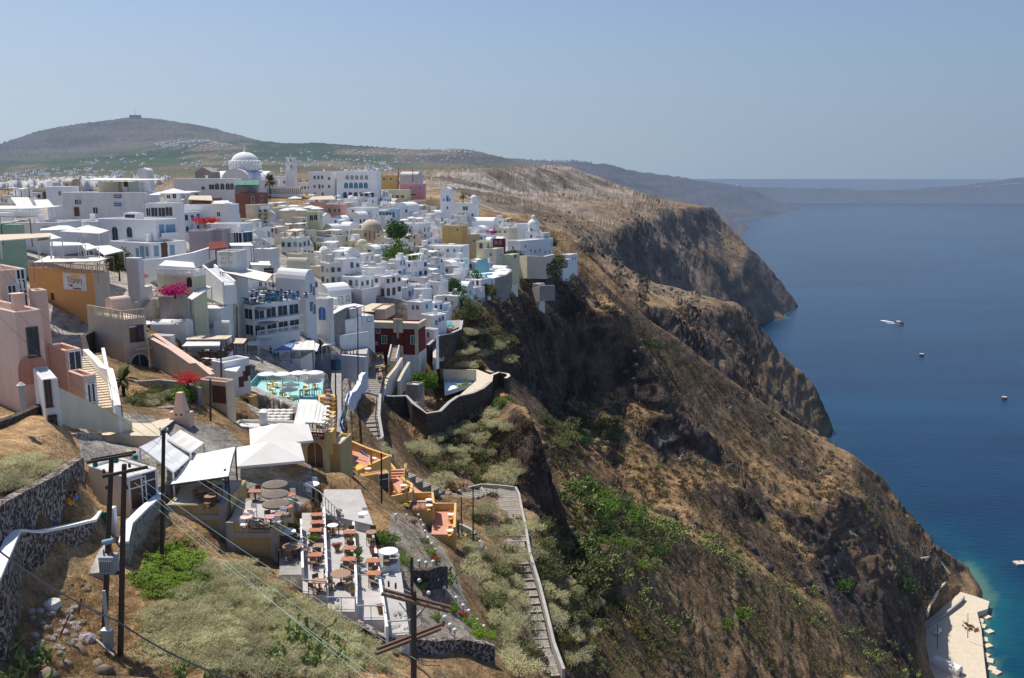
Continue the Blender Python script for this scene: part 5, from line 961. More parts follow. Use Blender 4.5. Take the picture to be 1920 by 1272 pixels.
B('sand').box(-wl - .08, -wl + .7, -.08, 0, -3, hh - 1.0).box(-.7, .08, -.08, 0, 4.0, hh - 1.0).build('corner_strips', r0)
B('oldwhite').box(-5.2, .12, -.14, 0, -5, 4.0).box(0, .12, 0, wr, -5, 4.4).build('plinth', r0)
B('sand').box(-5.2, -3.3, -.9, -.14, -5, hh - 4.6).box(-5.3, -3.2, -.6, -.25, hh - 1.8, hh + 1.2).mat('concrete').box(-4.5, -4.1, -.66, -.6, hh - 3.0, hh + .9).mat('maroon').box(-5.1, -3.4, -.5, -.14, hh - 4.6, hh - 1.8).build('chimney_stack', r0)
for px, py, w_, h__, fc, pc in [(709, 620, .8, 1.1, 'canvas', 'pane'), (720.5, 637, 1.1, 1.7, 'canvas', 'greenpaint'), (743, 641, 1.5, 2.6, 'greenpaint', 'greenpaint'), (775, 637.5, 1.1, 1.8, 'canvas', 'greenpaint')]: wpx(H, px, py, w_, h__, 'rect', fc, pc, face='L')
u0 = -wl * .97
rt = thing('banner', 'blue and white banner on the red mansion front', 'banner', hw(H, u0 + .3, -.02, 5.9), r0.rotation_euler[2]); B('bluepaint').box(0, 3.4, -.08, 0, 0, .85).mat('clothwhite').box(.01, 3.39, -.1, -.08, .15, .3).box(.01, 3.39, -.1, -.08, .5, .65).mat('yellowcloth').box(1.45, 1.95, -.12, -.1, .1, .8).build('cloth', rt)
H3 = h_('red rear wing of the mansion with a raised tan roof', 662, 700, 735, 586, 640, 207, 12, 'maroon', dn=4, parapet=.3, roofmat='sand', trim='sand')
h_('tan roof block on the rear wing of the red mansion', 697, 722, 726, 580, 592, 208, 8, 'sand', dep=9, dn=1, roofmat='sand')
MAN = H
stairs('staircase', 'stone stair climbing to the green door of the mansion', V(735, 678, 183), V(741, 652, 187.2), 1.4, 10, 'sand', 'oldwhite', 4)
wallstrip('wall', 'sand plaster parapet descending beside the mansion stair', [V(753, 672, 183), V(742, 690, 178), V(727, 708, 172), V(716, 740, 162)], [4, 4, 4, 4], .5, 'oldwhite', 'sand')
wallstrip('wall', 'second plaster wall with a small green door below the mansion', [V(767, 680, 184), V(755, 700, 178), V(747, 716, 174)], [6, 5, 3], .5, 'oldwhite', 'sand')
h_('small stone ruin with an outside stair beside the pool', 762, 784, 795, 722, 752, 172, 20, 'greywall', dep=5, dn=4)
stairs('staircase', 'narrow crumbling stone stair of the small ruin', V(783, 757, 171), V(790, 728, 175), 1.2, 12, 'sand', None, 3)
wallstrip('retaining_wall', 'long dark stone wall curving below the ruin and the empty pool', [V(708, 742, 163), V(735, 744, 164), V(762, 743, 166), V(775, 757, 163), V(800, 776, 160), V(825, 772, 163), V(842, 755, 169), V(858, 744, 173), V(885, 738, 177), V(905, 729, 182), V(920, 716, 188)], [4.5, 5, 5, 5, 5.5, 5.5, 5.5, 5, 5, 5, 5], .6, 'darkwall', 'concrete')
wallstrip('wall', 'pale garden wall running down behind the red mansion', [V(800, 645, 205), V(815, 655, 198), V(814, 684, 188)], [4, 5, 4], .6, 'greywall', 'sand')
pw = [V(920, 716, 188), V(922, 704, 193), V(935, 699, 197), V(952, 702, 196), V(954, 706, 193), V(948, 710, 190)]
wallstrip('round_bastion', 'round dark stone bastion at the end of the pool deck', pw, 6.5, .6, 'darkwall', 'sand', 'bastion')
CARVE.append(([(lambda v: (v.x, v.y))(V(*q)) for q in ((822, 690, 207), (896, 691, 207), (922, 700, 198), (920, 716, 188), (862, 745, 172), (832, 750, 172), (815, 720, 190))], V(860, 735, 181).z - 4.2))
zq = V(860, 735, 181).z; zp = zq - 1.6
dk = deck('pool_deck', 'cracked pale paving around the empty swimming pool', [(826, 692), (895, 693), (922, 704), (920, 716), (905, 728), (885, 737), (862, 741), (893, 714), (893, 694), (832, 692)], zq, 'sand', 2.5, 'pool deck')
pl_ = thing('swimming_pool', 'empty light blue swimming pool with a white sloping floor', 'pool', PZ(832, 730, zq), 0); o_ = Vector(pl_.location)
A_, B_, C_, D_ = [PZ(*q, zq) - o_ for q in ((831, 692), (893, 693), (893, 716), (834, 735))]
a2, b2, c2, d2 = [Vector((p_.x, p_.y, -3.2 if i < 2 else -.9)) for i, p_ in enumerate((A_, B_, C_, D_))]
B('paleblue').quad(A_, B_, b2, a2).quad(B_, C_, c2, b2).quad(D_, A_, a2, d2).quad(C_, D_, d2, c2).build('basin_walls', pl_); B('poolfloor').quad(a2, b2, c2, d2).build('basin_floor', pl_)
wallstrip('coping', 'low stone coping along the far edge of the empty pool', [V(826, 689.5, 210.5), V(862, 689.5, 211), V(896, 690.5, 211), V(924, 699, 200)], 3.5, .7, 'darkwall', 'concrete', 'coping')
h_('white hotel stepping down to the small blue pool', 790, 812, 838, 592, 634, 205, 45, 'white', dn=6, wins=[(818, 605, .7, 1.1), (824, 600, .7, 1.1), (830, 597, .7, 1.1)])
h_('upper white hotel block with blue railings behind the mansion', 764, 790, 812, 567, 600, 222, 30, 'white', dn=6, wins=[(775, 577, .8, 1.1, 'rect', 'whitepaint', 'bluepaint'), (783, 577, .8, 1.1), (800, 575, .7, 1.1)])
h_('lower white hotel wing right above the dark pool wall', 795, 815, 823, 618, 646, 200, 30, 'white', dn=6, wins=[(803, 628, .7, 1.1)])
zb = V(845, 612, 220).z
wallstrip('retaining_wall', 'dark slate wall around the small blue pool terrace', [V(802, 648, 196), V(822, 630, 203), V(845, 626, 206), V(863, 618, 212), V(866, 602, 222)], [4, 5, 5.5, 5.5, 4], .6, 'darkwall', 'concrete')
deck('terrace', 'paved terrace of the small blue pool', [(822, 620), (845, 620), (864, 612), (864, 600), (828, 602)], zb, 'stonegrey', 3)
deck('swimming_pool', 'small bright blue pool on the slate walled terrace', [(824, 611), (844, 611), (848, 604), (828, 604)], zb + .12, 'poolwater', .3, 'pool')
PW = []
pp = [V(*q) for q in PATH]
for a, b in zip(pp[:-1], pp[1:]):
 n_ = max(1, int((b - a).length / 1.7))
 for i in range(n_): PW.append(a.lerp(b, i / n_))
PW.append(pp[-1])
m_ = MB().mat('steppath'); q_ = MB().mat('concrete')
for i in range(len(PW) - 1):
 a, b = PW[i], PW[i + 1]; d = (b - a).to_2d().normalized(); a0 = PW[max(0, i - 1)]; d0 = (PW[i + 1] - a0).to_2d().normalized(); e = PW[min(len(PW) - 1, i + 2)]; d1 = (e - a).to_2d().normalized(); w_ = 2.1 if a.y > 125 else 1.5
 n0 = Vector((-d0.y, d0.x)) * w_; n1 = Vector((-d1.y, d1.x)) * w_; z = max(a.z, b.z) + .25
 P4 = [(a.x - n0.x, a.y - n0.y), (b.x - n1.x, b.y - n1.y), (b.x + n1.x, b.y + n1.y), (a.x + n0.x, a.y + n0.y)]
 m_.add([(p[0], p[1], z - 3) for p in P4] + [(p[0], p[1], z) for p in P4], [(0, 3, 2, 1), (4, 5, 6, 7), (0, 1, 5, 4), (1, 2, 6, 5), (2, 3, 7, 6), (3, 0, 4, 7)])
 q_.beam((P4[1][0], P4[1][1], z + .01), (P4[2][0], P4[2][1], z + .01), .10, .07)
path = m_.build('stepped_path'); path['kind'] = 'structure'; q2_ = q_.build('step_edges', path)
def side(pts, z=.95):
 return [Vector((p.x, p.y, p.z + z)) for p in pts]
def offs(i0, i1, s_):
 r = []
 for i in range(i0, i1):
  d = (PW[min(len(PW) - 1, i + 1)] - PW[max(0, i - 1)]).to_2d().normalized(); r.append(Vector((PW[i].x - s_ * d.y, PW[i].y + s_ * d.x, PW[i].z)))
 return r
k0 = min(range(len(PW)), key=lambda i: (PW[i] - V(690, 752, 153)).length); k1 = min(range(len(PW)), key=lambda i: (PW[i] - V(690, 840, 127)).length); k2 = min(range(len(PW)), key=lambda i: (PW[i] - V(905, 925, 146)).length)
wallstrip('parapet', 'light grey parapet on the right side of the upper stepped path', side(offs(k0, k1 + 2, 2.25)), 2.5, .45, 'concrete')
wallstrip('parapet', 'smooth grey parapet curving around the lower stepped path', side(offs(k2 - 1, len(PW), 1.95), 1.0), 2.6, .36, 'concrete')
cc = [V(863, 982, 122), V(884, 992, 120), V(898, 1008, 117), V(903, 1024, 114), V(893, 1036, 111), V(872, 1042, 110)]
wallstrip('parapet', 'round grey parapet of the donkey resting place', cc, 2.2, .45, 'concrete')
deck('path', 'cobbled resting place inside the round parapet', [(860, 985), (884, 994), (897, 1010), (900, 1024), (890, 1034), (868, 1040)], V(880, 1030, 113).z - .9, 'steppath', 3, 'path')
wallstrip('parapet', 'short grey parapet above the grassy bank beside the mules', [V(846, 962, 132), V(852, 950, 136), V(868, 943, 139), V(890, 938, 141), V(907, 938, 141)], 1.6, .4, 'concrete')
stairs_mid = railing('railing', 'dark iron railing along the upper stepped path', side(offs(k0 + 2, k1, 1.7), .2), 1.1, 'darkmetal', 2.2, .03)
zU = 220.
deck('terrace', 'turquoise painted cafe deck with yellow chairs', [(464, 739), (484, 714), (606, 714), (604, 745), (563, 760), (475, 757)], zU, 'deckblue', 5)
railing('railing', 'pale turquoise railing around the parasol deck', [PZ(475, 757, zU), PZ(560, 759, zU), PZ(563, 745, zU), PZ(603, 743, zU)], 1.0, 'turqpaint', .3, .035)
railing('railing', 'pale turquoise railing at the back of the parasol deck', [PZ(464, 739, zU), PZ(484, 715, zU), PZ(600, 715, zU)], 1.0, 'turqpaint', .3, .035)
for i, (zx, zy) in enumerate([(395, 870), (512, 870), (632, 862), (755, 860), (750, 888), (738, 922), (575, 948), (563, 985)]):
 parasol(['leftmost white parasol in the back row of the turquoise deck', 'second white parasol in the back row of the turquoise deck', 'third white parasol in the back row of the turquoise deck', 'rightmost white parasol in the back row of the turquoise deck', 'white parasol second from the back in the right cluster', 'white parasol nearest the camera in the right cluster', 'farther of the two white parasols mid deck', 'nearer of the two white parasols mid deck'][i], 400 + zx / 3.975, 480 + zy / 3.975, 119, 1.25, 2.5, n=10, grp='white parasols on the turquoise deck')
zS = 220.6
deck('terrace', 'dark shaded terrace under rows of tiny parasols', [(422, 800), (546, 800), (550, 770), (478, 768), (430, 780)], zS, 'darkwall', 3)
sm = []
for r_ in range(6):
 for i in range(5):
  sm.append((494 + i * 12.3 - r_ * 2.9 + (r_ % 2) * 3, 769 + r_ * 5.6))
for r_ in range(3):
 for i in range(4): sm.append((432 + i * 13 - r_ * 3 + 5, 779 + r_ * 6))
k_ = 0
for px, py in sm:
 parasol('tiny scalloped cream parasol in dense rows above the dark terrace', px, py, 100 - (py - 770) * .12, .42, 1.5, 'canvas', n=8, grp='tiny parasols in rows'); k_ += 1
canopy('left half of the ridge tent beside the tiny parasols', [(551, 797, 90), (586, 793, 90), (594, 750, 100), (562, 749, 100)], 'canvas', 2.6, sag=.25)
canopy('right half of the ridge tent beside the tiny parasols', [(586, 791, 90), (608, 799, 89), (612, 764, 98), (595, 751, 100)], 'canvas', 2.6, sag=.2)
h_('grey white wall of the terrace under the tiny parasols', 430, 546, 552, 803, 822, 92, 5, 'oldwhite', dep=3, dn=4)
h_('small mustard guard hut with a vaulted roof', 450, 472, 484, 744, 762, 104, 20, 'ochre', dn=4, wins=[(462, 757, .9, 1.4, 'arch', 'ochre', 'pane')])
deck('terrace', 'narrow blue terrace stepping down beside the stepped path', [(622, 700), (640, 700), (640, 840), (612, 840)], 215.5, 'stonegrey', 4, rim='bluewash')
railing('railing', 'bright blue railing edging the narrow terrace', [V(655, 745, 133), V(648, 770, 126), V(638, 800, 119), V(650, 830, 112), V(680, 862, 107), V(712, 890, 104)], 1.0, 'bluepaint', .6, .04)
wallstrip('wall', 'mustard wall post row behind the cafe bar', [V(600, 740, 112), V(606, 790, 102), V(614, 850, 91)], 5, .5, 'ochre')
H = h_('mustard yellow cafe bar with a dark arched doorway', 520, 609, 619, 812, 872, 85, 14, 'mustard', dn=4, parapet=.2, roofmat='sand')
wpx(H, 594.5, 853, 1.7, 2.6, 'arch', 'ochre', 'brownwood')
rt = thing('sign_board', 'maroon cafe bar sign above the dark arch', 'sign', V(595, 817, 84.6), H['rt'].rotation_euler[2]); B('maroon').box(-.75, .75, -.08, 0, -.36, .36).build('board', rt); text('CAFE BAR', .3, 'clothwhite', rt, (0, -.1, .08), (math.pi / 2, 0, 0)); text('ZAFORA', .17, 'clothwhite', rt, (0, -.1, -.2), (math.pi / 2, 0, 0))
railing('railing', 'grey white railing above the maroon cafe sign', [hw(H, -1.9, .1, H['h']), hw(H, -.1, .1, H['h']), hw(H, -.1, 3, H['h'])], .9, 'steel', .3, .03)
h_('tall mustard pillar block right of the cafe bar', 618, 640, 642, 833, 900, 90, 8, 'mustard', dep=4, dn=4)
zT = 215.6
deck('terrace', 'upper terracotta terrace inside yellow walls', [(617, 900), (674, 891), (731, 866), (691, 852), (652, 842), (640, 862), (638, 892)], zT, 'terracotta', 5, rim='ochre')
wallstrip('parapet', 'yellow parapet at the front of the upper terracotta terrace', [PZ(648, 902, zT) + Vector((0, 0, .8)), PZ(674, 892, zT) + Vector((0, 0, .8)), PZ(731, 866, zT) + Vector((0, 0, .8))], 4.6, .35, 'ochre')
wallstrip('parapet', 'yellow parapet at the back of the upper terracotta terrace', [PZ(731, 866, zT) + Vector((0, 0, .8)), PZ(691, 852, zT) + Vector((0, 0, .8)), PZ(652, 841, zT) + Vector((0, 0, 1.2)), PZ(640, 832, zT) + Vector((0, 0, 1.6))], 4, .35, 'ochre')
zL = 212.2
H = h_('yellow cafe house with two dark doors below the upper terrace', 678, 681, 731, 893, 945, 97, 62, 'ochre', dn=3, parapet=.1, roofmat='terracotta')
wpx(H, 686, 925, 1.0, 2.1, 'door', 'whitepaint', 'pane', face='R'); wpx(H, 724, 906, 1.1, 2.3, 'door', 'whitepaint', 'pane', face='R')
deck('terrace', 'lower terracotta terrace with stacked yellow covers', [(679, 948), (720, 925), (733, 908), (775, 912), (811, 936), (813, 956), (760, 956)], zL, 'terracotta', 4, rim='mustard')
wallstrip('parapet', 'low yellow wall at the back of the lower terracotta terrace', [PZ(737, 934, zL) + Vector((0, 0, .8)), PZ(775, 936, zL) + Vector((0, 0, .8)), PZ(811, 935, zL) + Vector((0, 0, .8)), PZ(813, 956, zL) + Vector((0, 0, .8))], 2, .3, 'ochre')
railing('railing', 'black patterned railing on the lower terracotta terrace', [PZ(755, 955, zL), PZ(812, 955, zL)], .8, 'darkmetal', .16, .03)
stairs('staircase', 'terracotta stair between yellow walls right of the cafe house', PZ(738, 928, zL), V(740, 880, 106), 2.4, 9, 'terracotta', 'ochre', 3)
deck('terrace', 'small terracotta landing with one table above the lower terrace', [(748, 925), (768, 912), (745, 893), (735, 905)], 213.6, 'terracotta', 4, rim='ochre')
wallstrip('parapet', 'slanting yellow wall above the terracotta stair', [V(731, 868, 108), V(745, 885, 106), V(757, 898, 104), V(772, 908, 102), V(770, 922, 99), V(735, 930, 97)], [3, 3, 3, 3, 3.4, 2.5], .35, 'ochre')
zR = 210.6
deck('terrace', 'small terracotta terrace standing alone on the right', [(813, 957), (855, 957), (852, 1003), (809, 1002)], zR, 'terracotta', 8, rim='mustard')
wallstrip('parapet', 'yellow parapet around the lone terracotta terrace', [PZ(813, 957, zR) + Vector((0, 0, .9)), PZ(854, 957, zR) + Vector((0, 0, .9)), PZ(852, 1003, zR) + Vector((0, 0, .9))], 3.4, .3, 'ochre')
def panel_house(label, a, c_, yt, yb, Y, dep, yaw=0):
 H = h_(label, a, c_, c_ + 6, yt, yb, Y, yaw, 'mustard', dep=dep, dn=3, parapet=.05, roofmat='pave'); wl = H['wl']
 B('concrete').box(-wl - .02, -wl + .5, -.1, 0, -4, H['h']).box(-.45, .02, -.1, 0, -4, H['h']).box(-wl + .5, -.45, -.1, 0, H['h'] - 1.1, H['h'] - .75).build('pilasters', H['rt']); return H
HA = panel_house('mustard retaining building with white frames under the canopied terrace', 318, 428, 946, 1040, 58, 5)
HB = panel_house('mustard retaining building with a dark cafe sign strip', 430, 523, 979, 1074, 57, 4.5)
rt = thing('sign_board', 'dark green painted cafe name strip on the mustard wall', 'sign', HB['rt'].location, HB['rt'].rotation_euler[2]); z1 = HB['h']
B('greypaint').box(-1.75, -.5, -.16, -.1, z1 - .62, z1 - .02).build('board', rt); text('Café', .3, 'darkmetal', rt, (-1.1, -.18, z1 - .17), (math.pi / 2, 0, 0)); text('ΠΑΝΑΓΙΩΤΗΣ', .18, 'darkmetal', rt, (-1.1, -.18, z1 - .44), (math.pi / 2, 0, 0))
zA = HA['O'].z + HA['h'] - .05; zB = HB['O'].z + HB['h'] - .05
deck('terrace', 'paved cafe terrace behind the cafe name strip', [(430, 977), (523, 977), (528, 935), (450, 935)], zB - .02, 'pave', 3)
deck('terrace', 'shaded cafe terrace under the white sail canopy', [(322, 944), (428, 944), (436, 905), (345, 905)], zA - .02, 'stonegrey', 3)
zC = 224.4
STR = [('first narrow grey terrace strip with the large white table', [(523, 985), (563, 985), (567, 1078), (524, 1078)], zC + .35, 'stonegrey'), ('second terrace strip with a row of orange tables', [(566, 962), (607, 962), (613, 1116), (567, 1112)], zC, 'pave'), ('third terrace strip, broad and pale, with potted flowers', [(609, 1000), (662, 990), (668, 1148), (613, 1146)], zC - .35, 'pave'),
       ('fourth terrace strip with steps and a blue clothed table', [(664, 985), (700, 985), (722, 1163), (670, 1163)], zC - .7, 'pave'), ('fifth terrace strip sloping toward the palm', [(712, 1072), (752, 1072), (768, 1190), (727, 1192)], zC - 1.0, 'pave'), ('round ended grey terrace with a white table', [(706, 1030), (738, 1026), (750, 1040), (744, 1056), (712, 1066)], zC - .6, 'stonegrey')]
for lab, px_, z, mt in STR: deck('terrace', lab, px_, z, mt, 3.2, rim='offwhite')
deck('terrace', 'sunlit concrete ramp terrace above the table strips', [(600, 962), (700, 985), (676, 918), (608, 918)], zC + .02, 'pave', 3.5)
deck('terrace', 'shaded grey terrace below the cafe bar gate', [(520, 905), (585, 905), (582, 868), (535, 868)], 221.5, 'pave', 3)
for a, b, z, lab in [((565, 985), (568, 1078), zC + .35, 'first'), ((608, 962), (614, 1116), zC, 'second'), ((663, 990), (670, 1148), zC - .35, 'third'), ((704, 1040), (726, 1190), zC - .7, 'fourth')]:
 wallstrip('kerb_wall', lab + ' low white dividing wall from the left between terrace strips', [PZ(*a, z) + Vector((0, 0, .5)), PZ(*b, z) + Vector((0, 0, .5))], 1.2, .16, 'white', grp='low white dividing walls')
railing('railing', 'white wire railing at the end of the second terrace strip', [PZ(567, 1112, zC), PZ(613, 1116, zC), PZ(612, 1085, zC)], .9, 'steel', .8, .02)
railing('railing', 'white wire railing at the end of the third terrace strip', [PZ(614, 1146, zC - .35), PZ(667, 1147, zC - .35), PZ(668, 1110, zC - .35)], .9, 'steel', .8, .02)
railing('railing', 'white wire railing at the end of the fourth terrace strip', [PZ(671, 1162, zC - .7), PZ(721, 1162, zC - .7)], .9, 'steel', .8, .02)
railing('railing', 'white wire railing in front of the fan palm', [PZ(728, 1192, zC - 1), PZ(768, 1190, zC - 1), PZ(790, 1172, zC - 1)], .9, 'steel', .8, .02)
railing('railing', 'steel handrail descending beside the concrete ramp', [PZ(555, 918, zC + .6), PZ(600, 945, zC + .3), PZ(645, 990, zC - .2)], 1.0, 'greypaint', .5, .02)
wallstrip('retaining_wall', 'dark lava wall along the lower edge of the garden', [V(668, 1165, 49), V(720, 1192, 48), V(770, 1195, 49), V(810, 1200, 50), V(860, 1196, 52), V(925, 1208, 53)], [2.5, 3, 3.5, 4, 4, 4], .5, 'lavawall')
wallstrip('retaining_wall', 'curved dry stone wall holding the upper garden bed', [V(770, 1068, 60), V(800, 1068, 60), V(822, 1062, 62), V(835, 1062, 63)], 1.8, .4, 'darkwall')
wallstrip('lava_wall', 'high lava stone wall topped by a grey green shrub', [V(-60, 985, 38), V(-5, 945, 41), V(50, 915, 45), V(100, 890, 49), V(147, 858, 54)], [3.5, 4.2, 4.8, 5, 4.5], .6, 'lavawall')
wallstrip('lava_wall', 'stone wall with a white coping descending to the green gate', [V(-12, 1090, 36.5), V(14, 1030, 39.5), V(28, 998, 42), V(70, 1000, 44), V(120, 990, 47), V(172, 978, 50.5), V(182, 962, 52)], [4.5, 4.2, 4, 3.6, 3.2, 2.8, 2.5], .45, 'lavawall', 'white')
wallstrip('lava_wall', 'whitewashed rubble wall right of the tall power poles', [V(302, 928, 58), V(270, 955, 55), V(240, 985, 52), V(232, 1020, 49)], [3.5, 4, 4, 3], .45, 'greywall', 'white')
wallstrip('lava_wall', 'dark dry stone wall with dry earth on top at the left edge', [V(-20, 795, 58), V(30, 778, 61), V(70, 760, 64), V(94, 752, 66), V(98, 780, 62)], [4, 4, 4, 3.5, 3], .6, 'darkwall')
wallstrip('lava_wall', 'crumbling stone wall beside the flat ochre roof', [V(95, 822, 60), V(140, 812, 63), V(184, 812, 66)], [4, 4, 4], .6, 'greywall')
wallstrip('wall', 'low stone wall in front of the silvery shrub mound', [V(232, 768, 84), V(300, 764, 84), V(330, 762, 85)], [2, 2, 2], .5, 'greywall')
wallstrip('wall', 'weathered stone wall behind the silvery shrub mound', [V(250, 715, 97), V(300, 712, 96), V(345, 716, 94), V(375, 728, 92)], [3, 3, 3, 3], .5, 'greywall')
wallstrip('wall', 'rubble wall winding left of the beige house', [V(165, 680, 92), V(162, 655, 98), V(155, 630, 104), V(178, 618, 110), V(190, 612, 113)], 4, .6, 'darkwall')
H = h_('whitewashed hut with a white gable wall and dark doorway', 170, 243, 300, 895, 960, 56, 34, 'oldwhite', dn=3, parapet=.2, wins=[(258, 925, 1.1, 2.0, 'door', 'whitepaint', 'brownwood'), (278, 900, 1.0, 2.0, 'door', 'whitepaint', 'pane')])
rt = thing('gate', 'dark green gate between white posts at the top of the steps', 'gate', V(191, 998, 52)); B('greenpaint').box(-.5, .5, 0, .06, 0, 1.3).build('panel', rt); B('white').box(-.95, -.5, -.1, .3, -.3, 1.6).build('post', rt); B('white').box(.5, .9, -.1, .3, -.3, 1.6).build('post', rt)
stairs('staircase', 'worn concrete steps leading up to the green gate', V(168, 1075, 45.5), V(190, 1000, 52), 1.3, 12, 'concrete', None, 2)
deck('roof_terrace', 'flat pale ochre roof between the stone walls', [(150, 815), (300, 818), (300, 795), (185, 790)], V(230, 820, 68).z, 'sand', 3)
wallstrip('wall', 'low white parapet along the flat ochre roof', [V(187, 822, 70), V(240, 818, 70), V(292, 808, 71)], [1.5, 1.5, 1.5], .3, 'oldwhite')
canopy('large cream awning behind the poles, ribbed and weathered', [(187, 814, 71), (300, 806, 72), (330, 784, 79), (196, 780, 79)], 'canvasb', 1.8, nu=10, sag=.1)
canopy('white sail canopy tilted toward the lane', [(262, 838, 61), (324, 884, 60), (355, 857, 65), (312, 812, 68)], 'canvasw', 2.2, sag=.1)
canopy('grey white awning to the right of the tilted sail', [(314, 823, 66), (357, 848, 65), (382, 830, 69), (338, 806, 72)], 'canvas', 2.2, sag=.1)
canopy('broad white sail canopy over the shaded cafe terrace', [(320, 908, 59), (428, 893, 58), (441, 838, 66), (355, 855, 66)], 'canvasw', 2.9, pm='darkmetal', nu=8, sag=.2)
parasol('huge cream square parasol, front one of the pair', 506, 848, 70, 2.6, 3.0, 'canvas', square=True); parasol('huge cream square parasol, rear one of the pair', 526, 812, 75, 2.6, 3.2, 'canvas', square=True)
for i, (px, py, Y) in enumerate([(515, 905, 63), (516, 923, 60.5), (517, 941, 58.5)]): parasol(('farthest', 'middle', 'nearest')[i] + ' thatched straw parasol above the cafe tables', px, py, Y, .95, 2.2, 'thatch', n=14, grp='thatched parasols')
for i, (px, py) in enumerate([(338, 800), (396, 860)]): pass
rt = thing('chimney', 'salmon pink chimney with sloping shoulders above the cream awning', 'chimney', V(336, 782, 78), rad(-10)); B('peach').slab([(-1.0, 0), (1.0, 0), (1.0, .8), (-1.0, .8)], -1.5, .4).add([(-.6, 0, .4), (.6, 0, .4), (.6, .8, .4), (-.6, .8, .4), (-.25, .15, 2.2), (.25, .15, 2.2), (.25, .65, 2.2), (-.25, .65, 2.2)], [(4, 5, 6, 7), (0, 1, 5, 4), (1, 2, 6, 5), (2, 3, 7, 6), (3, 0, 4, 7)]).build('stack', rt); B('pane').box(-.4, -.2, -.02, 0, .1, .3).box(.1, .3, -.02, 0, .1, .3).build('vent', rt)
# filling the slope with individual houses
LM = [(462, 300, 'the cathedral dome'), (548, 320, 'the bell tower'), (668, 350, 'the arched hotel'), (770, 360, 'the rose pink house'), (838, 385, 'the tall narrow villa'), (697, 435, 'the round stone chapel'), (1000, 430, 'the tall dome tower'), (905, 505, 'the turquoise gabled house'),
      (722, 400, 'the light blue house'), (735, 600, 'the red mansion'), (500, 570, 'the blue roof restaurant'), (558, 540, 'the big white vault'), (492, 470, 'the horseshoe bell gable'), (585, 420, 'the lemon yellow house'), (250, 440, 'the arched-door mansion'), (425, 490, 'the lettered beige wall'), (850, 610, 'the small blue pool'), (750, 495, 'the bright green tree'),
      (640, 505, 'the long cream rooftop'), (820, 500, 'the orange rooftop tarpaulin'), (950, 450, 'the deep red house front'), (745, 455, 'the dark pine')]
ORD = ['nearest', 'second', 'third', 'fourth', 'fifth', 'sixth', 'seventh', 'eighth', 'ninth', 'tenth', 'eleventh', 'twelfth', 'thirteenth', 'fourteenth', 'fifteenth', 'sixteenth', 'seventeenth', 'eighteenth', 'nineteenth', 'twentieth']
def direction(dx, dy):
 if abs(dy) * 1.6 > abs(dx): return 'below' if dy > 0 else 'above'
 return 'right of' if dx > 0 else 'left of'
FILLH = []
def inpoly(x, y, P):
 c_ = False; j = len(P) - 1
 for i in range(len(P)):
  if (P[i][1] > y) != (P[j][1] > y) and x < (P[j][0] - P[i][0]) * (y - P[i][1]) / (P[j][1] - P[i][1]) + P[i][0]: c_ = not c_
  j = i
 return c_
TOWN = [(510, 398), (600, 402), (640, 392), (700, 388), (800, 398), (900, 416), (975, 440), (1020, 470), (1035, 490), (1010, 505), (965, 512), (950, 540), (900, 575), (885, 600), (850, 600), (800, 590), (800, 570), (655, 568), (640, 590), (600, 600), (600, 530), (520, 500), (470, 455)]
TOWN2 = [(330, 405), (470, 415), (510, 460), (480, 500), (400, 470), (330, 450)]
TOWN3 = [(0, 372), (120, 372), (270, 410), (190, 420), (110, 418), (0, 395)]
rng = random.Random(11)
def free(x, y, r):
 for q in HOUSES:
  if (q[0] - x) ** 2 + (q[1] - y) ** 2 < (q[2] * .9 + r) ** 2: return False
 return True
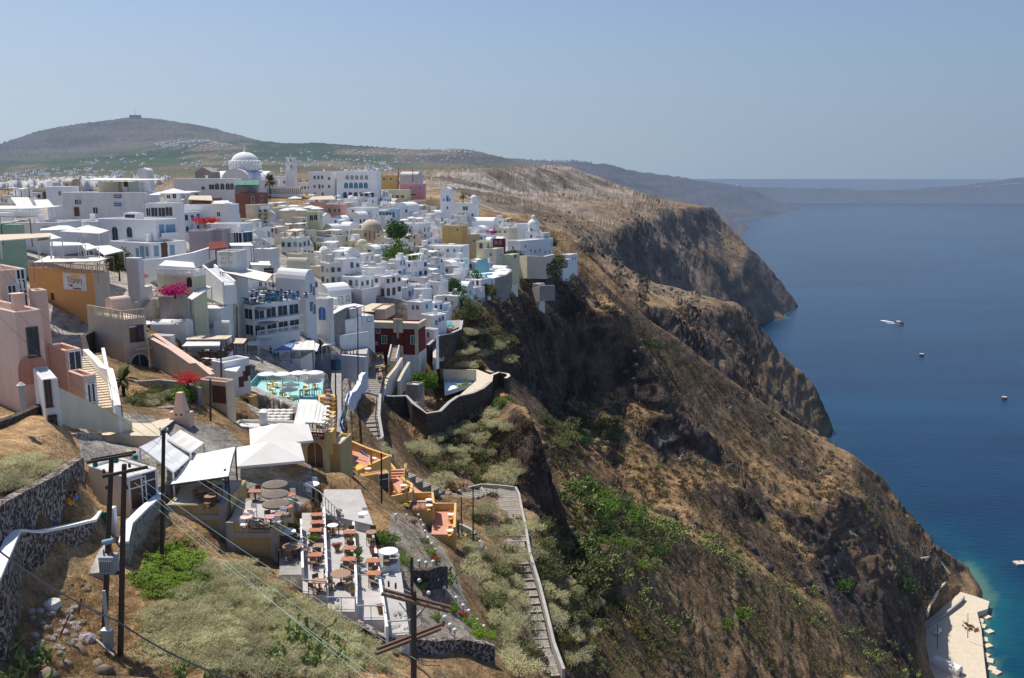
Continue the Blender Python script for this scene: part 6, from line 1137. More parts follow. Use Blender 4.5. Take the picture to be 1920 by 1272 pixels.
def fill_house(X, Y, z, px, py):
 u = rng.random()
 if px < 640 and py > 455 or (600 < px < 800 and 455 < py < 500): mt = rng.choice(['offwhite', 'cream', 'cream', 'white', 'sand', 'offwhite', 'white'])
 elif px < 470: mt = rng.choice(['white', 'offwhite', 'cream', 'sand', 'white'])
 elif px > 700 and py < 440: mt = rng.choice(['white', 'white', 'offwhite', 'sand', 'cream', 'white'])
 else: mt = rng.choice(['white', 'white', 'white', 'white', 'white', 'bluewash', 'offwhite', 'offwhite'])
 wl = rng.uniform(3.2, 6.6); wr = rng.uniform(3.5, 7.2); h = rng.choice([2.6, 2.9, 3.2, 3.6, 5.2, 5.8]) if Y > 195 else rng.choice([2.2, 2.6, 3.0]); ph = rad(rng.uniform(12, 48))
 roof = rng.choice(['flat'] * 9 + ['vaulty', 'vaultx', 'dome' if rng.random() < .3 else 'flat'])
 acc = rng.choice(['bluepaint', 'paleshutter', 'brownwood', 'whitepaint', 'greypaint', 'whitepaint'])
 rt = thing('house', '', 'house', (X, Y, z + .3), -ph); w_ = MB().mat(mt); t = .2; p = .3 if roof == 'flat' else 0; dn = 7
 w_.add([(-wl, 0, -dn), (0, 0, -dn), (0, wr, -dn), (-wl, wr, -dn), (-wl, 0, h), (0, 0, h), (0, wr, h), (-wl, wr, h), (-wl + t, t, h), (-t, t, h), (-t, wr - t, h), (-wl + t, wr - t, h), (-wl + t, t, h - p), (-t, t, h - p), (-t, wr - t, h - p), (-wl + t, wr - t, h - p)],
           [(0, 1, 5, 4), (1, 2, 6, 5), (2, 3, 7, 6), (3, 0, 4, 7), (4, 5, 9, 8), (5, 6, 10, 9), (6, 7, 11, 10), (7, 4, 8, 11), (8, 12, 13, 9), (9, 13, 14, 10), (10, 14, 15, 11), (11, 15, 12, 8)])
 w_.v = [(x + .13 * math.sin(3.1 * x + 1.7 * y + X), y + .13 * math.sin(2.3 * y + x + Y), z_ + (.10 * math.sin(2.1 * x + 2.9 * y + X) if z_ > 0 else 0)) for x, y, z_ in w_.v]
 q = w_.build('wall', rt); q.modifiers.new('b', 'BEVEL').width = .13; r = MB().mat(mt if roof != 'flat' else rng.choice(['roof', 'white', 'roof', 'offwhite']))
 if roof == 'flat':
  r.add([(-wl + t, t, h - p + .01), (-t, t, h - p + .01), (-t, wr - t, h - p + .01), (-wl + t, wr - t, h - p + .01)], [(0, 1, 2, 3)])
  if rng.random() < .35:  # roof hut
   a, b_ = rng.uniform(-wl + .3, -wl * .5), rng.uniform(wr * .3, wr * .55); r.box(a, a + wl * .4, b_, b_ + wr * .38, h - p + .02, h + 1.9)
 elif roof == 'vaultx': r.vault(-wl, 0, .02, wr - .02, h - .01, wr * .34, 'x', 8)
 elif roof == 'vaulty': r.vault(-wl + .01, -.01, 0, wr, h - .01, wl * .38, 'y', 8)
 else:
  r.box(-wl + .01, -.01, .01, wr - .01, h - .02, h + .02); q = min(wl, wr) * .4; r.dome(-wl / 2, wr / 2, h, q, q, 12, 5)
 ro = r.build('roof', rt)
 if rng.random() < .45:
  x = -wl * rng.uniform(.2, .8); y = wr * rng.uniform(.55, .9); MB().mat(mt).box(x - .25, x + .25, y - .25, y + .25, h - p, h + 1.1).box(x - .36, x + .36, y - .36, y + .36, h + 1.1, h + 1.22).build('chimney', ro)
 nw = 0
 for face, L_ in (('L', wl), ('R', wr)):
  n = max(1, int(L_ / 1.8)); fl = 2 if h > 4.5 else 1
  for r_ in range(fl):
   for i in range(n):
    if rng.random() < .12: continue
    u_ = L_ * (i + .5) / n; dr = (r_ == 0 and rng.random() < .3); k = rng.choice(['rect', 'rect', 'arch'])
    add_win(rt, face, u_, .05 if dr else .9 + r_ * 2.6, rng.choice([.7, .8, .9]) if not dr else .9, 1.9 if dr else rng.choice([.9, 1.1, 1.3]), 'door' if dr else k, acc, acc if (dr or rng.random() < .35) else 'pane', wl=wl); nw += 1
 if roof == 'flat' and rng.random() < (.45 if px < 660 else .16):
  a, b_, c_, zt = -wl * rng.uniform(.75, .95), -wl * rng.uniform(.05, .35), wr * rng.uniform(.5, .9), h + 2.0; cv = rng.choice(['canvas', 'canvasw', 'canvasb', 'canvas'])
  fr = B(rng.choice(['whitepaint', 'brownwood', 'whitepaint']))
  for x in (a, b_):
   for y in (.4, c_): fr.box(x - .06, x + .06, y - .06, y + .06, h - p, zt)
  fr.box(a, b_, .36, .44, zt - .1, zt).box(a, b_, c_ - .04, c_ + .04, zt - .1, zt); pg = fr.build('pergola', rt)
  q = B(cv); q.add([(a - .2, .1, zt - .12), (b_ + .2, .1, zt - .12), (b_ + .2, c_ + .2, zt + .18), (a - .2, c_ + .2, zt + .18), (a - .2, .1, zt - .3), (b_ + .2, .1, zt - .3)], [(0, 1, 2, 3), (4, 5, 1, 0)]); q.build('awning', pg)
 if rng.random() < .3:
  m = B(mt)
  for i in range(7): m.box(.01, .9, wr * .1 + i * .38, wr * .1 + (i + 1) * .38 - .002, -2, .2 + i * .36)
  m.build('outside_stair', rt)
 if rng.random() < .6:
  a = rng.uniform(2.2, 4); MB().mat(mt).box(-wl, a, -a, -a + .2, -dn, .7).box(a - .2, a, -a + .2, wr * .7, -dn, .7).build('terrace_wall', rt); MB().mat('roof').box(-wl, a - .2, -a + .2, 0, -dn + .5, -.05).box(0, a - .2, 0, wr * .7, -dn + .5, -.05).build('terrace_floor', rt)
 HOUSES.append((X, Y, (wl + wr) / 4, rt)); FILLH.append((px, py, mt, roof, acc, h, nw, rt))
NFILL = 0
MID = [(240, 535), (420, 530), (640, 585), (665, 640), (580, 665), (600, 700), (470, 690), (420, 660), (300, 620), (215, 610)]
for q_ in ((600, 705, 150, 9), (630, 712, 147, 8), (495, 690, 132, 7), (520, 680, 138, 6), (430, 700, 105, 8), (620, 640, 170, 6), (575, 640, 160, 6)): v_ = V(*q_[:3]); HOUSES.append((v_.x, v_.y, q_[3], None))
for poly, (Y0, Y1), cap in ((TOWN, (185, 430), 215), (TOWN2, (140, 250), 36), (TOWN3, (165, 300), 12), (MID, (108, 205), 36)):
 cand = []
 Y_ = Y0
 while Y_ < Y1:
  X_ = -260
  while X_ < 60:
   cand.append((X_ + rng.uniform(-2, 2), Y_ + rng.uniform(-2, 2))); X_ += 4.4
  Y_ += 4.6
 zs = height(np.array([c_[0] for c_ in cand]), np.array([c_[1] for c_ in cand])); rng2 = list(range(len(cand))); rng.shuffle(rng2); k_ = 0
 for i in rng2:
  X_, Y_ = cand[i]; px, py = proj((X_, Y_, zs[i]))
  if not inpoly(px, py, poly) or not free(X_, Y_, 2.1 if poly is TOWN else 1.1) or k_ >= cap: continue
  fill_house(X_, Y_, float(zs[i]), px, py); k_ += 1
 NFILL += k_
print('fill houses', NFILL, flush=True)
CW = {'white': 'white', 'offwhite': 'off-white', 'cream': 'cream', 'sand': 'sand coloured', 'bluewash': 'bluish white'}
RW = {'flat': 'flat-roofed', 'vaultx': 'barrel-vaulted', 'vaulty': 'round-gabled', 'dome': 'domed'}
AW = {'bluepaint': 'blue', 'paleshutter': 'pale blue', 'brownwood': 'brown', 'whitepaint': 'white', 'greypaint': 'grey'}
grp_ = {}
for f in FILLH:
 px, py = f[0], f[1]; best = min(LM, key=lambda l: (l[0] - px) ** 2 + (l[1] - py) ** 2 * 1.5); dx, dy = px - best[0], py - best[1]
 st = 'two-storey' if f[5] > 4.5 else 'one-storey'
 grp_.setdefault((CW[f[2]], RW[f[3]], AW[f[4]], st, direction(dx, dy), best[2]), []).append((math.hypot(dx, dy), f))
for k_, v_ in grp_.items():
 v_.sort(key=lambda q: q[0])
 for i, (d_, f) in enumerate(v_):
  o_ = ' ' if len(v_) == 1 else ', ' + ORD[i] + ' '
  f[7]['label'] = '%s %s %s house with %s frames%s%s %s' % (k_[0], k_[3], k_[1], k_[2], o_, k_[4], k_[5]); f[7]['group'] = 'small houses on the village slope'
# vegetation
def leafmat(name, c1, c2, tr=.3):
 m, nt, out, bs = newmat(name)
 geo = N(nt, 'ShaderNodeNewGeometry'); nz = N(nt, 'ShaderNodeTexNoise', Scale=1.1, Detail=5., Roughness=.7); nt.links.new(geo.outputs['Position'], nz.inputs['Vector'])
 mr = N(nt, 'ShaderNodeMapRange'); mr.inputs[1].default_value = .32; mr.inputs[2].default_value = .68; nt.links.new(nz.outputs[0], mr.inputs[0])
 oi = N(nt, 'ShaderNodeObjectInfo'); hs = N(nt, 'ShaderNodeHueSaturation'); mr2 = N(nt, 'ShaderNodeMapRange'); mr2.inputs[3].default_value = .75; mr2.inputs[4].default_value = 1.25; nt.links.new(oi.outputs['Random'], mr2.inputs[0]); nt.links.new(mr2.outputs[0], hs.inputs['Value'])
 cc = mixc(nt, mr.outputs[0], c1, c2); nt.links.new(cc, hs.inputs['Color']); nt.links.new(hs.outputs[0], bs.inputs['Base Color']); bs.inputs['Roughness'].default_value = .75; bs.inputs['Specular IOR Level'].default_value = .2
 t = N(nt, 'ShaderNodeBsdfTranslucent'); nt.links.new(hs.outputs[0], t.inputs[0]); mx = N(nt, 'ShaderNodeMixShader'); mx.inputs[0].default_value = tr; nt.links.new(bs.outputs[0], mx.inputs[1]); nt.links.new(t.outputs[0], mx.inputs[2])
 haze_out(nt, out, mx.outputs[0], 9000.); M[name] = m; return m
leafmat('sage', (.66, .62, .38), (.42, .40, .22), .4); leafmat('olive', (.22, .23, .08), (.10, .115, .04)); leafmat('brightleaf', (.17, .27, .035), (.08, .16, .02)); leafmat('darkleaf', (.08, .14, .035), (.03, .07, .018))
leafmat('drygrass', (.42, .29, .13), (.26, .17, .08)); leafmat('cactusgreen', (.30, .36, .11), (.15, .20, .06), .1); leafmat('magenta', (.62, .02, .22), (.42, .01, .14), .35); leafmat('redflower', (.60, .03, .04), (.35, .05, .04), .35); leafmat('palmleaf', (.20, .19, .07), (.10, .11, .04)); leafmat('succulent', (.24, .34, .03), (.12, .22, .02), .2)
leafmat('brownscrub', (.20, .14, .08), (.10, .075, .045))
RS = np.random.RandomState(3)
def leaves_arr(cen, size, n, R_=RS, upw=.4, asp=.35):
 """n random leaf quads per centre array; returns verts, faces"""
 m = len(cen); s = size if np.ndim(size) else np.full(m, size)
 d = R_.normal(size=(m, 3)); d[:, 2] = np.abs(d[:, 2]) * .8 + upw; d /= np.linalg.norm(d, axis=1)[:, None]
 t = np.cross(d, R_.normal(size=(m, 3))); t /= np.linalg.norm(t, axis=1)[:, None] + 1e-9
 a = t * (s * asp)[:, None]; b = d * s[:, None]
 v = np.stack([cen - a * .5, cen + a * .5, cen + b + a * .35, cen + b - a * .35], 1).reshape(-1, 3)
 return v, np.arange(4 * m).reshape(-1, 4)
def blob_pts(n, R_, lumps=7, rx=1., rz=.8, hollow=.55):
 """points in the outer shell of several overlapping lumps: uneven outline with gaps"""
 cs = R_.normal(size=(lumps, 3)) * np.array([.42, .42, .22]) * [rx, rx, rz]; cs[:, 2] += .45 * rz; rr = R_.uniform(.32, .6, lumps)
 k = R_.randint(0, lumps, n); d = R_.normal(size=(n, 3)); d /= np.linalg.norm(d, axis=1)[:, None]; r = rr[k] * R_.uniform(hollow, 1.05, n) ** .6
 p = cs[k] + d * r[:, None] * [rx, rx, rz]; p[:, 2] = np.abs(p[:, 2]) if rz < 1.2 else p[:, 2]
 return p
VEG = {}
def shrub_mesh(kind, var):
 k = (kind, var)
 if k in VEG: return VEG[k]
 R_ = np.random.RandomState(hash(k) % 1000 if False else (sum(map(ord, kind)) * 7 + var))
 if kind == 'sagebig':   # feathery upright blades, long
  p = blob_pts(2600, R_, 10, 1., .75, .35); v, f = leaves_arr(p, R_.uniform(.08, .20, len(p)), 0, R_, .9, .2)
 elif kind == 'small':
  p = blob_pts(140, R_, 4, 1., .7, .4); v, f = leaves_arr(p, R_.uniform(.16, .34, len(p)), 0, R_, .6, .35)
 elif kind == 'leafy':
  p = blob_pts(1100, R_, 8, 1., .85, .5); v, f = leaves_arr(p, R_.uniform(.07, .15, len(p)), 0, R_, .1, .6)
 elif kind == 'tree':
  p = blob_pts(2200, R_, 14, 1., 1.15, .4); v, f = leaves_arr(p, R_.uniform(.09, .18, len(p)), 0, R_, .1, .6)
 elif kind == 'cactus':
  v = []; f = []; base = []
  for st in range(26):
   q = np.array([R_.normal() * .5, R_.normal() * .5, 0.]); up = np.array([R_.normal() * .35, R_.normal() * .35, 1.])
   for sgm in range(R_.randint(2, 5)):
    up = up / np.linalg.norm(up); L = R_.uniform(.17, .27); n_ = np.cross(up, R_.normal(size=3)); n_ /= np.linalg.norm(n_); sd_ = np.cross(up, n_); b = len(v); c_ = q + up * L * .55
    ring = [c_ + (up * math.cos(a) * L * .6 + sd_ * math.sin(a) * L * .38) for a in np.linspace(0, 2 * math.pi, 9)[:-1]]
    v += [x + n_ * .022 for x in ring] + [x - n_ * .022 for x in ring] + [c_ + n_ * .035, c_ - n_ * .035]
    for i in range(8):
     j = (i + 1) % 8; f += [(b + i, b + j, b + 16, b + 16), (b + 8 + j, b + 8 + i, b + 17, b + 17), (b + i, b + 8 + i, b + 8 + j, b + j)]
    q = q + up * L * 1.02; up = up + R_.normal(size=3) * .55; up[2] = abs(up[2]) + .2
  me = bpy.data.meshes.new('pads'); me.from_pydata([tuple(x) for x in v], [], [tuple(dict.fromkeys(x)) for x in f]); me.materials.append(M['cactusgreen']); me.update(); VEG[k] = me; return me
 me = bpy.data.meshes.new('foliage'); me.from_pydata(v.tolist(), [], f.tolist()); me.update(); VEG[k] = me; return me
def veg(name, label, cat, p, r, kind='leafy', mat='olive', var=0, grp=None, sz=1., trunk=0.):
 """bush or tree: foliage mesh (shared) + trunk"""
 base = shrub_mesh(kind, var); key = (kind, var, mat)
 if key not in VEG:
  me = base.copy(); me.materials.clear(); me.materials.append(M[mat]); VEG[key] = me
 me = VEG[key]
 rt = thing(name, label, cat, (p[0], p[1], p[2] - .05), random.random() * 6.28, grp)
 o = bpy.data.objects.new('crown' if trunk else 'foliage', me); COL.objects.link(o); o.parent = rt; o.scale = (r, r, r * sz); o.location = (0, 0, trunk)
 t = MB().mat('pole'); h = max(trunk, .25 * r)
 t.bar((0, 0, -.6), (0.03, 0, h + .2 * r if kind != 'sagebig' else .1 * r), .05 * r + .02, 6, .03 * r + .01)
 for i in range(0 if kind == 'sagebig' else 5):
  a = i * 1.3; t.bar((0.02, 0, h), (math.cos(a) * r * .3, math.sin(a) * r * .3, h + r * .32), .018 * r, 5, .01 * r)
 t.build('trunk' if trunk else 'stem', rt); return rt
def palm(label, p, h, r, n=34, fan=False, name='palm_tree', seed=1):
 rr = random.Random(seed); rt = thing(name, label, 'palm', p); t = MB().mat('pole')
 for i in range(int(h / .25)):
  t.cyl(0, 0, i * .25 - .4, i * .25 - .1, .2 + .03 * (i % 2), .17, 8)
 if h > .5: t.build('trunk', rt)
 m = MB().mat('palmleaf' if not fan else 'olive')
 for i in range(n):
  a = 2 * math.pi * i / n * 2.4 + rr.random(); el = rr.uniform(-.5, 1.25) if not fan else rr.uniform(.1, 1.3); L = r * rr.uniform(.8, 1.1); q = Vector((0, 0, max(h - .4, .1))); d = Vector((math.cos(a) * math.cos(el), math.sin(a) * math.cos(el), math.sin(el))); sd_ = Vector((-math.sin(a), math.cos(a), 0))
  for k in range(7):
   q2 = q + d * L / 7; d = (d + Vector((0, 0, -.16))).normalized()
   if not fan:
    wl = r * .2 * (1 - abs(k - 2.5) / 5)
    for s_ in (-1, 1): m.add([q, q2, q2 + sd_ * s_ * wl + Vector((0, 0, -.12 * wl)) + d * wl * .5, q + sd_ * s_ * wl * .9 + Vector((0, 0, -.12 * wl)) + d * wl * .5], [(0, 1, 2, 3)])
   elif k >= 3:
    for s_ in (-1, -.5, 0, .5, 1): e = (d + sd_ * s_ * .8).normalized(); m.add([q, q + sd_ * .03, q + e * L * .4], [(0, 1, 2)])
    break
   q = q2
 m.build('crown', rt); return rt
def gp(px, py, Y=None):
 if Y: p = V(px, py, Y); return p
 return raycast(px, py)
palm('feathery date palm in front of the beige arched house', V(234, 762, 88), 3.2, 1.9)
palm('tall palm on the crest before the cathedral arcade', V(507, 373, 372), 7.5, 4.2, seed=5)
palm('short palm on the crest roofs near the tall narrow villa', V(868, 380, 408), 3.5, 2.6, 24, seed=9)
palm('low fan palm growing on the lowest sloping terrace', PZ(748, 1175, 223.6), .1, 1.25, 22, True, 'fan_palm', 3)
palm('small fan palm in the garden bed by the grey terrace', V(778, 1040, 61), .1, .9, 16, True, 'fan_palm', 4)
LST = [('bright green leafy tree among the white houses', 750, 510, 290, 4.6, 'tree', 'brightleaf', 3.), ('dark pine beside the pale chapel front', 743, 470, 312, 4.6, 'tree', 'darkleaf', 4.), ('bright green tree between ruin and empty pool', 798, 738, 180, 2.6, 'tree', 'brightleaf', 1.4),
       ('dark green tree left of the retaining wall below the dome tower', 964, 502, 362, 4.2, 'tree', 'darkleaf', 2.), ('broad green tree above the stone yard wall', 1022, 530, 362, 6, 'tree', 'olive', 2.), ('smaller green tree right of the stone yard', 1042, 512, 380, 4.6, 'tree', 'olive', 2.), ('green tree at the corner of the stepped hotel', 1030, 470, 398, 3.2, 'tree', 'darkleaf', 2.),
       ('dark green tree below the lowest white terraces', 862, 590, 248, 3.6, 'tree', 'darkleaf', 1.5), ('green vine covered tree on the white terraces', 848, 560, 262, 3.2, 'tree', 'darkleaf', 2.), ('light green tree beside the lowest white house', 880, 602, 242, 3.2, 'tree', 'olive', 1.), ('tree growing before the turquoise terrace wall', 893, 548, 290, 3.4, 'tree', 'darkleaf', 1.5), ('second tree before the turquoise terrace wall', 913, 560, 285, 3, 'tree', 'olive', 1.),
       ('green tree on the quay beside the vaulted hut', 1812, 1245, 428, 3.4, 'tree', 'olive', 1.6), ('dark green cypress like bush left of the beige arched house', 224, 520, 138, 2.4, 'tree', 'olive', 1.0), ('dark green tree over the white terraces in the village middle', 572, 478, 262, 3.0, 'tree', 'darkleaf', 1.)]
for lab, px, py, Y, r, k, mt, tr in LST:
 p = V(px, py, Y); veg('tree', lab, 'tree', p, r, k, mt, hash(lab) % 3 if False else len(lab) % 3, sz=1.0, trunk=tr)
BL = [('large dark green bush clinging to the brown slope beyond the black cliff', 1213, 655, 7, 'leafy', 'darkleaf', .55), ('round olive bush in the middle of the lower slope', 1098, 1100, 6, 'leafy', 'olive', .9), ('bright green bush low on the prickly pear ridge', 1380, 1165, 5, 'leafy', 'brightleaf', .6), ('bright bush beside the other one on the ridge', 1350, 1180, 4, 'leafy', 'brightleaf', .6),
      ('dark green tree shaped bush in the gully above the quay', 1690, 1110, 9, 'leafy', 'darkleaf', .9), ('shadowed dark bush under the lower black cliff', 1577, 1105, 7, 'leafy', 'darkleaf', .8), ('yellow green shrub on the corner below the pool bastion', 942, 765, 2.3, 'leafy', 'brightleaf', .9), ('bright green shrub bed at the near edge of the pool', 868, 728, 2.0, 'leafy', 'brightleaf', .5),
      ('green shrub on the bank right of the ochre roof chimney', 350, 752, 2.4, 'leafy', 'brightleaf', .8), ('clipped green shrub at the edge of the gravel garden', 718, 1018, 1.1, 'leafy', 'brightleaf', .8), ('round sage bush by the power pole path', 770, 850, 2.2, 'sagebig', 'sage', .9), ('sage bush above the mule resting place', 805, 920, 2.6, 'sagebig', 'sage', .8), ('tall sage bush left of the dark buttress', 950, 905, 3.4, 'sagebig', 'sage', 1.0)]
for i, (lab, px, py, r, k, mt, sz) in enumerate(BL):
 p = gp(px, py)
 if p: veg('bush', lab, 'bush', p, r, k, mt, i % 3, sz=sz)
for lab, p, r, mt in [('magenta bougainvillea spilling over the concrete planter block', V(328, 552, 133), 2.6, 'magenta'), ('red flowering bougainvillea by the sand coloured ramp', V(352, 716, 92), 1.7, 'redflower'), ('red bougainvillea on the white terrace above the mauve house', V(384, 420, 196), 2.6, 'redflower'), ('magenta flowers on the roofs near the belfry chapel', V(922, 438, 380), 2.4, 'magenta'), ('small magenta flower bush at the roofs by the white gable wall', V(262, 522, 136), 1.2, 'magenta')]:
 veg('bougainvillea', lab, 'bougainvillea', p, r, 'leafy', mt, 1, sz=.6); q = veg('bougainvillea_stems', 'green stems', 'x', p, 1, 'leafy', 'olive', 2); [bpy.data.objects.remove(o) for o in list(q.children)]; bpy.data.objects.remove(q)
def scatter(poly, n, rmin, rmax, kinds, label, cat='shrub', name='shrub', grp='sage green shrubs on the slopes', sz=.7, md=1.0, seed=1, minsz=None):
 rr = random.Random(seed); xs = [p[0] for p in poly]; ys = [p[1] for p in poly]; got = []; t = 0
 px = np.array([rr.uniform(min(xs), max(xs)) for _ in range(n * 10)]); py = np.array([rr.uniform(min(ys), max(ys)) for _ in range(n * 10)]); ok = np.array([inpoly(a, b, poly) for a, b in zip(px, py)]); P_, h_2 = casts(px[ok], py[ok])
 for p in P_[h_2]:
  if len(got) >= n: break
  p = Vector(p)
  if not free(p.x, p.y, .4): continue
  r = rr.uniform(rmin, rmax) * (max(1, p.y / 100) ** .35)
  if any((p.x - q[0]) ** 2 + (p.y - q[1]) ** 2 < ((r + q[2]) * .5 * md) ** 2 for q in got): continue
  got.append((p.x, p.y, r)); k, mt = rr.choice(kinds); lb = label if isinstance(label, str) else label[(k, mt)]
  veg(name, lb, cat, p, r, k, mt, rr.randint(0, 2), grp, sz=sz * rr.uniform(.8, 1.2))
 return got
S_, OL, DG, BR = ('sagebig', 'sage'), ('leafy', 'olive'), ('leafy', 'darkleaf'), ('leafy', 'brightleaf')
scatter([(715, 800), (760, 850), (850, 770), (935, 770), (960, 850), (985, 900), (905, 905), (800, 905), (720, 860)], 46, 1.4, 2.6, [S_, S_, OL], 'sage green shrub on the steep bank between ruin wall and mule path', grp='shrubs under the ruin wall')
scatter([(905, 950), (950, 1000), (975, 1150), (960, 1272), (930, 1200), (870, 1060), (850, 1040)], 34, 1.1, 2.1, [S_, S_, OL], 'sage shrub on the bank left of the lower stepped path', grp='shrubs left of the lower path')
scatter([(990, 950), (1090, 1000), (1120, 1150), (1140, 1272), (1060, 1272), (1010, 1150), (985, 1040)], 34, 1.3, 2.4, [S_, S_, OL, OL], 'grey green shrub on the bank right of the lower stepped path', grp='shrubs right of the lower path')
scatter([(800, 640), (870, 590), (960, 640), (960, 690), (880, 690), (820, 660)], 30, 1.2, 2.4, [S_, OL], 'shrub on the slope between the mansion and the empty pool', grp='shrubs behind the empty pool')
scatter([(420, 1062), (560, 1135), (700, 1215), (740, 1255), (560, 1272), (300, 1240), (262, 1160), (330, 1115)], 115, .6, 1.3, [S_], 'feathery sage green grass clump on the foreground slope', grp='sage clumps in the foreground', sz=.55, md=.8)
scatter([(5, 950), (60, 912), (110, 880), (60, 858), (5, 868)], 12, .7, 1.2, [S_], 'feathery shrub mass on top of the high lava wall', grp='shrubs on the high lava wall', sz=.7, md=.6)
scatter([(245, 1090), (290, 1030), (330, 1025), (400, 1070), (385, 1110), (300, 1125)], 60, .55, .95, [('leafy', 'succulent')], 'bright green leafy ground shrub between the wall and the mustard building', grp='bright green ground shrubs', sz=.45, md=.6)
scatter([(250, 750), (300, 728), (345, 740), (345, 762), (250, 765)], 14, .9, 1.5, [S_, OL], 'silvery shrub in the walled plot above the cream awning', grp='shrubs in the walled plot', sz=.7)
scatter([(1020, 790), (1150, 780), (1180, 830), (1060, 850), (1020, 830)], 16, 2.2, 3.6, [OL, OL, DG], 'green bush on the valley floor below the black cliff', grp='bushes below the black cliff')
scatter([(1090, 900), (1200, 960), (1260, 1040), (1200, 1080), (1120, 1000)], 34, 2.0, 3.4, [DG, OL, BR], 'dark green bush in the band of thicket on the ridge', grp='thicket on the ridge', sz=.6)
for i, (px, py, r) in enumerate([(40, 1262, 1.15), (70, 1240, .9), (10, 1225, .8), (340, 1275, .8), (395, 1280, .7), (545, 1200, 1.3), (580, 1235, 1.3), (520, 1240, 1.1), (610, 1215, .9), (640, 1245, .9), (500, 1262, .8), (838, 1090, 1.2)]):
 p = raycast(px, min(py, 1271)); lab = ('prickly pear at the bottom left corner', 'prickly pear at the bottom left corner', 'prickly pear at the bottom left corner', 'low prickly pear at the bottom edge below the power poles', 'low prickly pear at the bottom edge below the power poles')[i] if i < 5 else ('prickly pear beside the garden retaining wall' if i == 11 else 'prickly pear in the big clump below the table terraces')
 rt = thing('prickly_pear', lab, 'cactus', p - Vector((0, 0, .1)), i * 1.1, 'prickly pears in the foreground'); o = bpy.data.objects.new('foliage', shrub_mesh('cactus', i % 3)); COL.objects.link(o); o.parent = rt; o.scale = (r, r, r)
def cact(path, n, r0, r1, seed):
 rr = random.Random(seed)
 for i in range(n):
  t = rr.random() * (len(path) - 1); k = int(t); f = t - k; px = path[k][0] * (1 - f) + path[k + 1][0] * f + rr.gauss(0, 14); py = path[k][1] * (1 - f) + path[k + 1][1] * f + rr.gauss(0, 12); p = raycast(px, min(py, 1275))
  if p is None or p.y > 420: continue
  rt = thing('prickly_pear', 'pale green prickly pear on the sunny ridge line', 'cactus', p, rr.random() * 6, 'prickly pears along the ridge'); o = bpy.data.objects.new('foliage', shrub_mesh('cactus', i % 3)); COL.objects.link(o); o.parent = rt; s_ = rr.uniform(r0, r1); o.scale = (s_, s_, s_)
cact([(1060, 910), (1180, 975), (1300, 1020), (1430, 1085), (1560, 1175), (1720, 1272)], 110, 1.5, 3.0, 4)
cact([(1080, 1020), (1200, 1100), (1250, 1180)], 26, 1.4, 2.6, 8)
def scrub(name, label, polys, mat, seed, smin, smax, per=26, upw=.6, asp=.35, cat='scrub'):
 R_ = np.random.RandomState(seed); rr = random.Random(seed); vs = []; fs = []; nb = 0
 for poly, n, yr in polys:
  xs = [p[0] for p in poly]; ys = [p[1] for p in poly]
  px = R_.uniform(min(xs), max(xs), n * 3); py = R_.uniform(min(ys), max(ys), n * 3); ok = np.array([inpoly(a, b, poly) for a, b in zip(px, py)]); P_, h_2 = casts(px[ok], py[ok], *yr); k = 0
  for p in P_[h_2]:
   if k >= n: break
   p = Vector(p)
   if p.y < 250 and not free(p.x, p.y, .1): continue
   k += 1; s = rr.uniform(smin, smax) * (p.y / 100) ** .55; e = R_.normal(size=(per, 3)) * [.34, .34, .18]; e[:, 2] = np.abs(e[:, 2]); c_ = np.array(p) + e * s - [0, 0, .08 * s]
   v, f = leaves_arr(c_, R_.uniform(.25, .5, per) * s, 0, R_, upw, asp); vs.append(v); fs.append(f + nb); nb += len(v)
 o = mesh_np(name, np.concatenate(vs), np.concatenate(fs), M[mat]); o['kind'] = 'stuff'; tag(o, label, cat); return o
R_ALL = [(1010, 960), (1180, 960), (1300, 1010), (1440, 1080), (1560, 1160), (1730, 1271), (1000, 1271)]
C_ALL = [(1060, 505), (1200, 595), (1330, 690), (1540, 830), (1660, 930), (1780, 1060), (1740, 1150), (1700, 1240), (1560, 1140), (1400, 1050), (1200, 950), (1010, 880), (1010, 760), (1210, 740), (1180, 600), (1040, 540)]
FG = [(0, 1180), (180, 1060), (330, 1120), (600, 1271), (0, 1271)]
scrub('dry_scrub', 'low dry brown scrub spread over the slopes', [(R_ALL, 1100, (80, 500)), (C_ALL, 2300, (150, 700)), ([(700, 790), (1000, 780), (1010, 950), (800, 910)], 300, (120, 330)), ([(850, 560), (1010, 520), (1000, 700), (850, 660)], 320, (200, 420)), ([(1205, 580), (1390, 570), (1540, 820), (1440, 740)], 260, (500, 950))], 'brownscrub', 5, .5, 1.3)
scrub('green_scrub', 'low green scrub between rocks and dry grass on the slopes', [(R_ALL, 3000, (80, 500)), (C_ALL, 900, (150, 700)), ([(850, 560), (1010, 520), (1000, 700), (850, 660)], 120, (200, 420)), ([(860, 1030), (985, 960), (1010, 1271), (940, 1271)], 160, (60, 200))], 'olive', 6, .5, 1.3)
scrub('dry_grass', 'sun bleached dry grass on the foreground earth', [(FG, 2600, (30, 70)), ([(0, 780), (95, 745), (60, 700), (0, 720)], 200, (50, 110)), ([(262, 1160), (420, 1062), (740, 1255), (560, 1271), (300, 1240)], 500, (36, 70)), ([(735, 975), (800, 975), (850, 1060), (780, 1050)], 120, (50, 110))], 'drygrass', 7, .35, .7, 22, 1.3, .07, 'grass')
scrub('sage_grass', 'fine grey green grass over the foreground slope', [([(262, 1160), (420, 1062), (740, 1255), (560, 1271), (300, 1240)], 1100, (36, 70)), ([(860, 1030), (985, 960), (1010, 1271), (940, 1271)], 400, (60, 200)), ([(990, 950), (1090, 1000), (1120, 1271), (1040, 1271)], 300, (80, 240))], 'sage', 8, .5, .95, 30, 1.2, .08, 'grass')
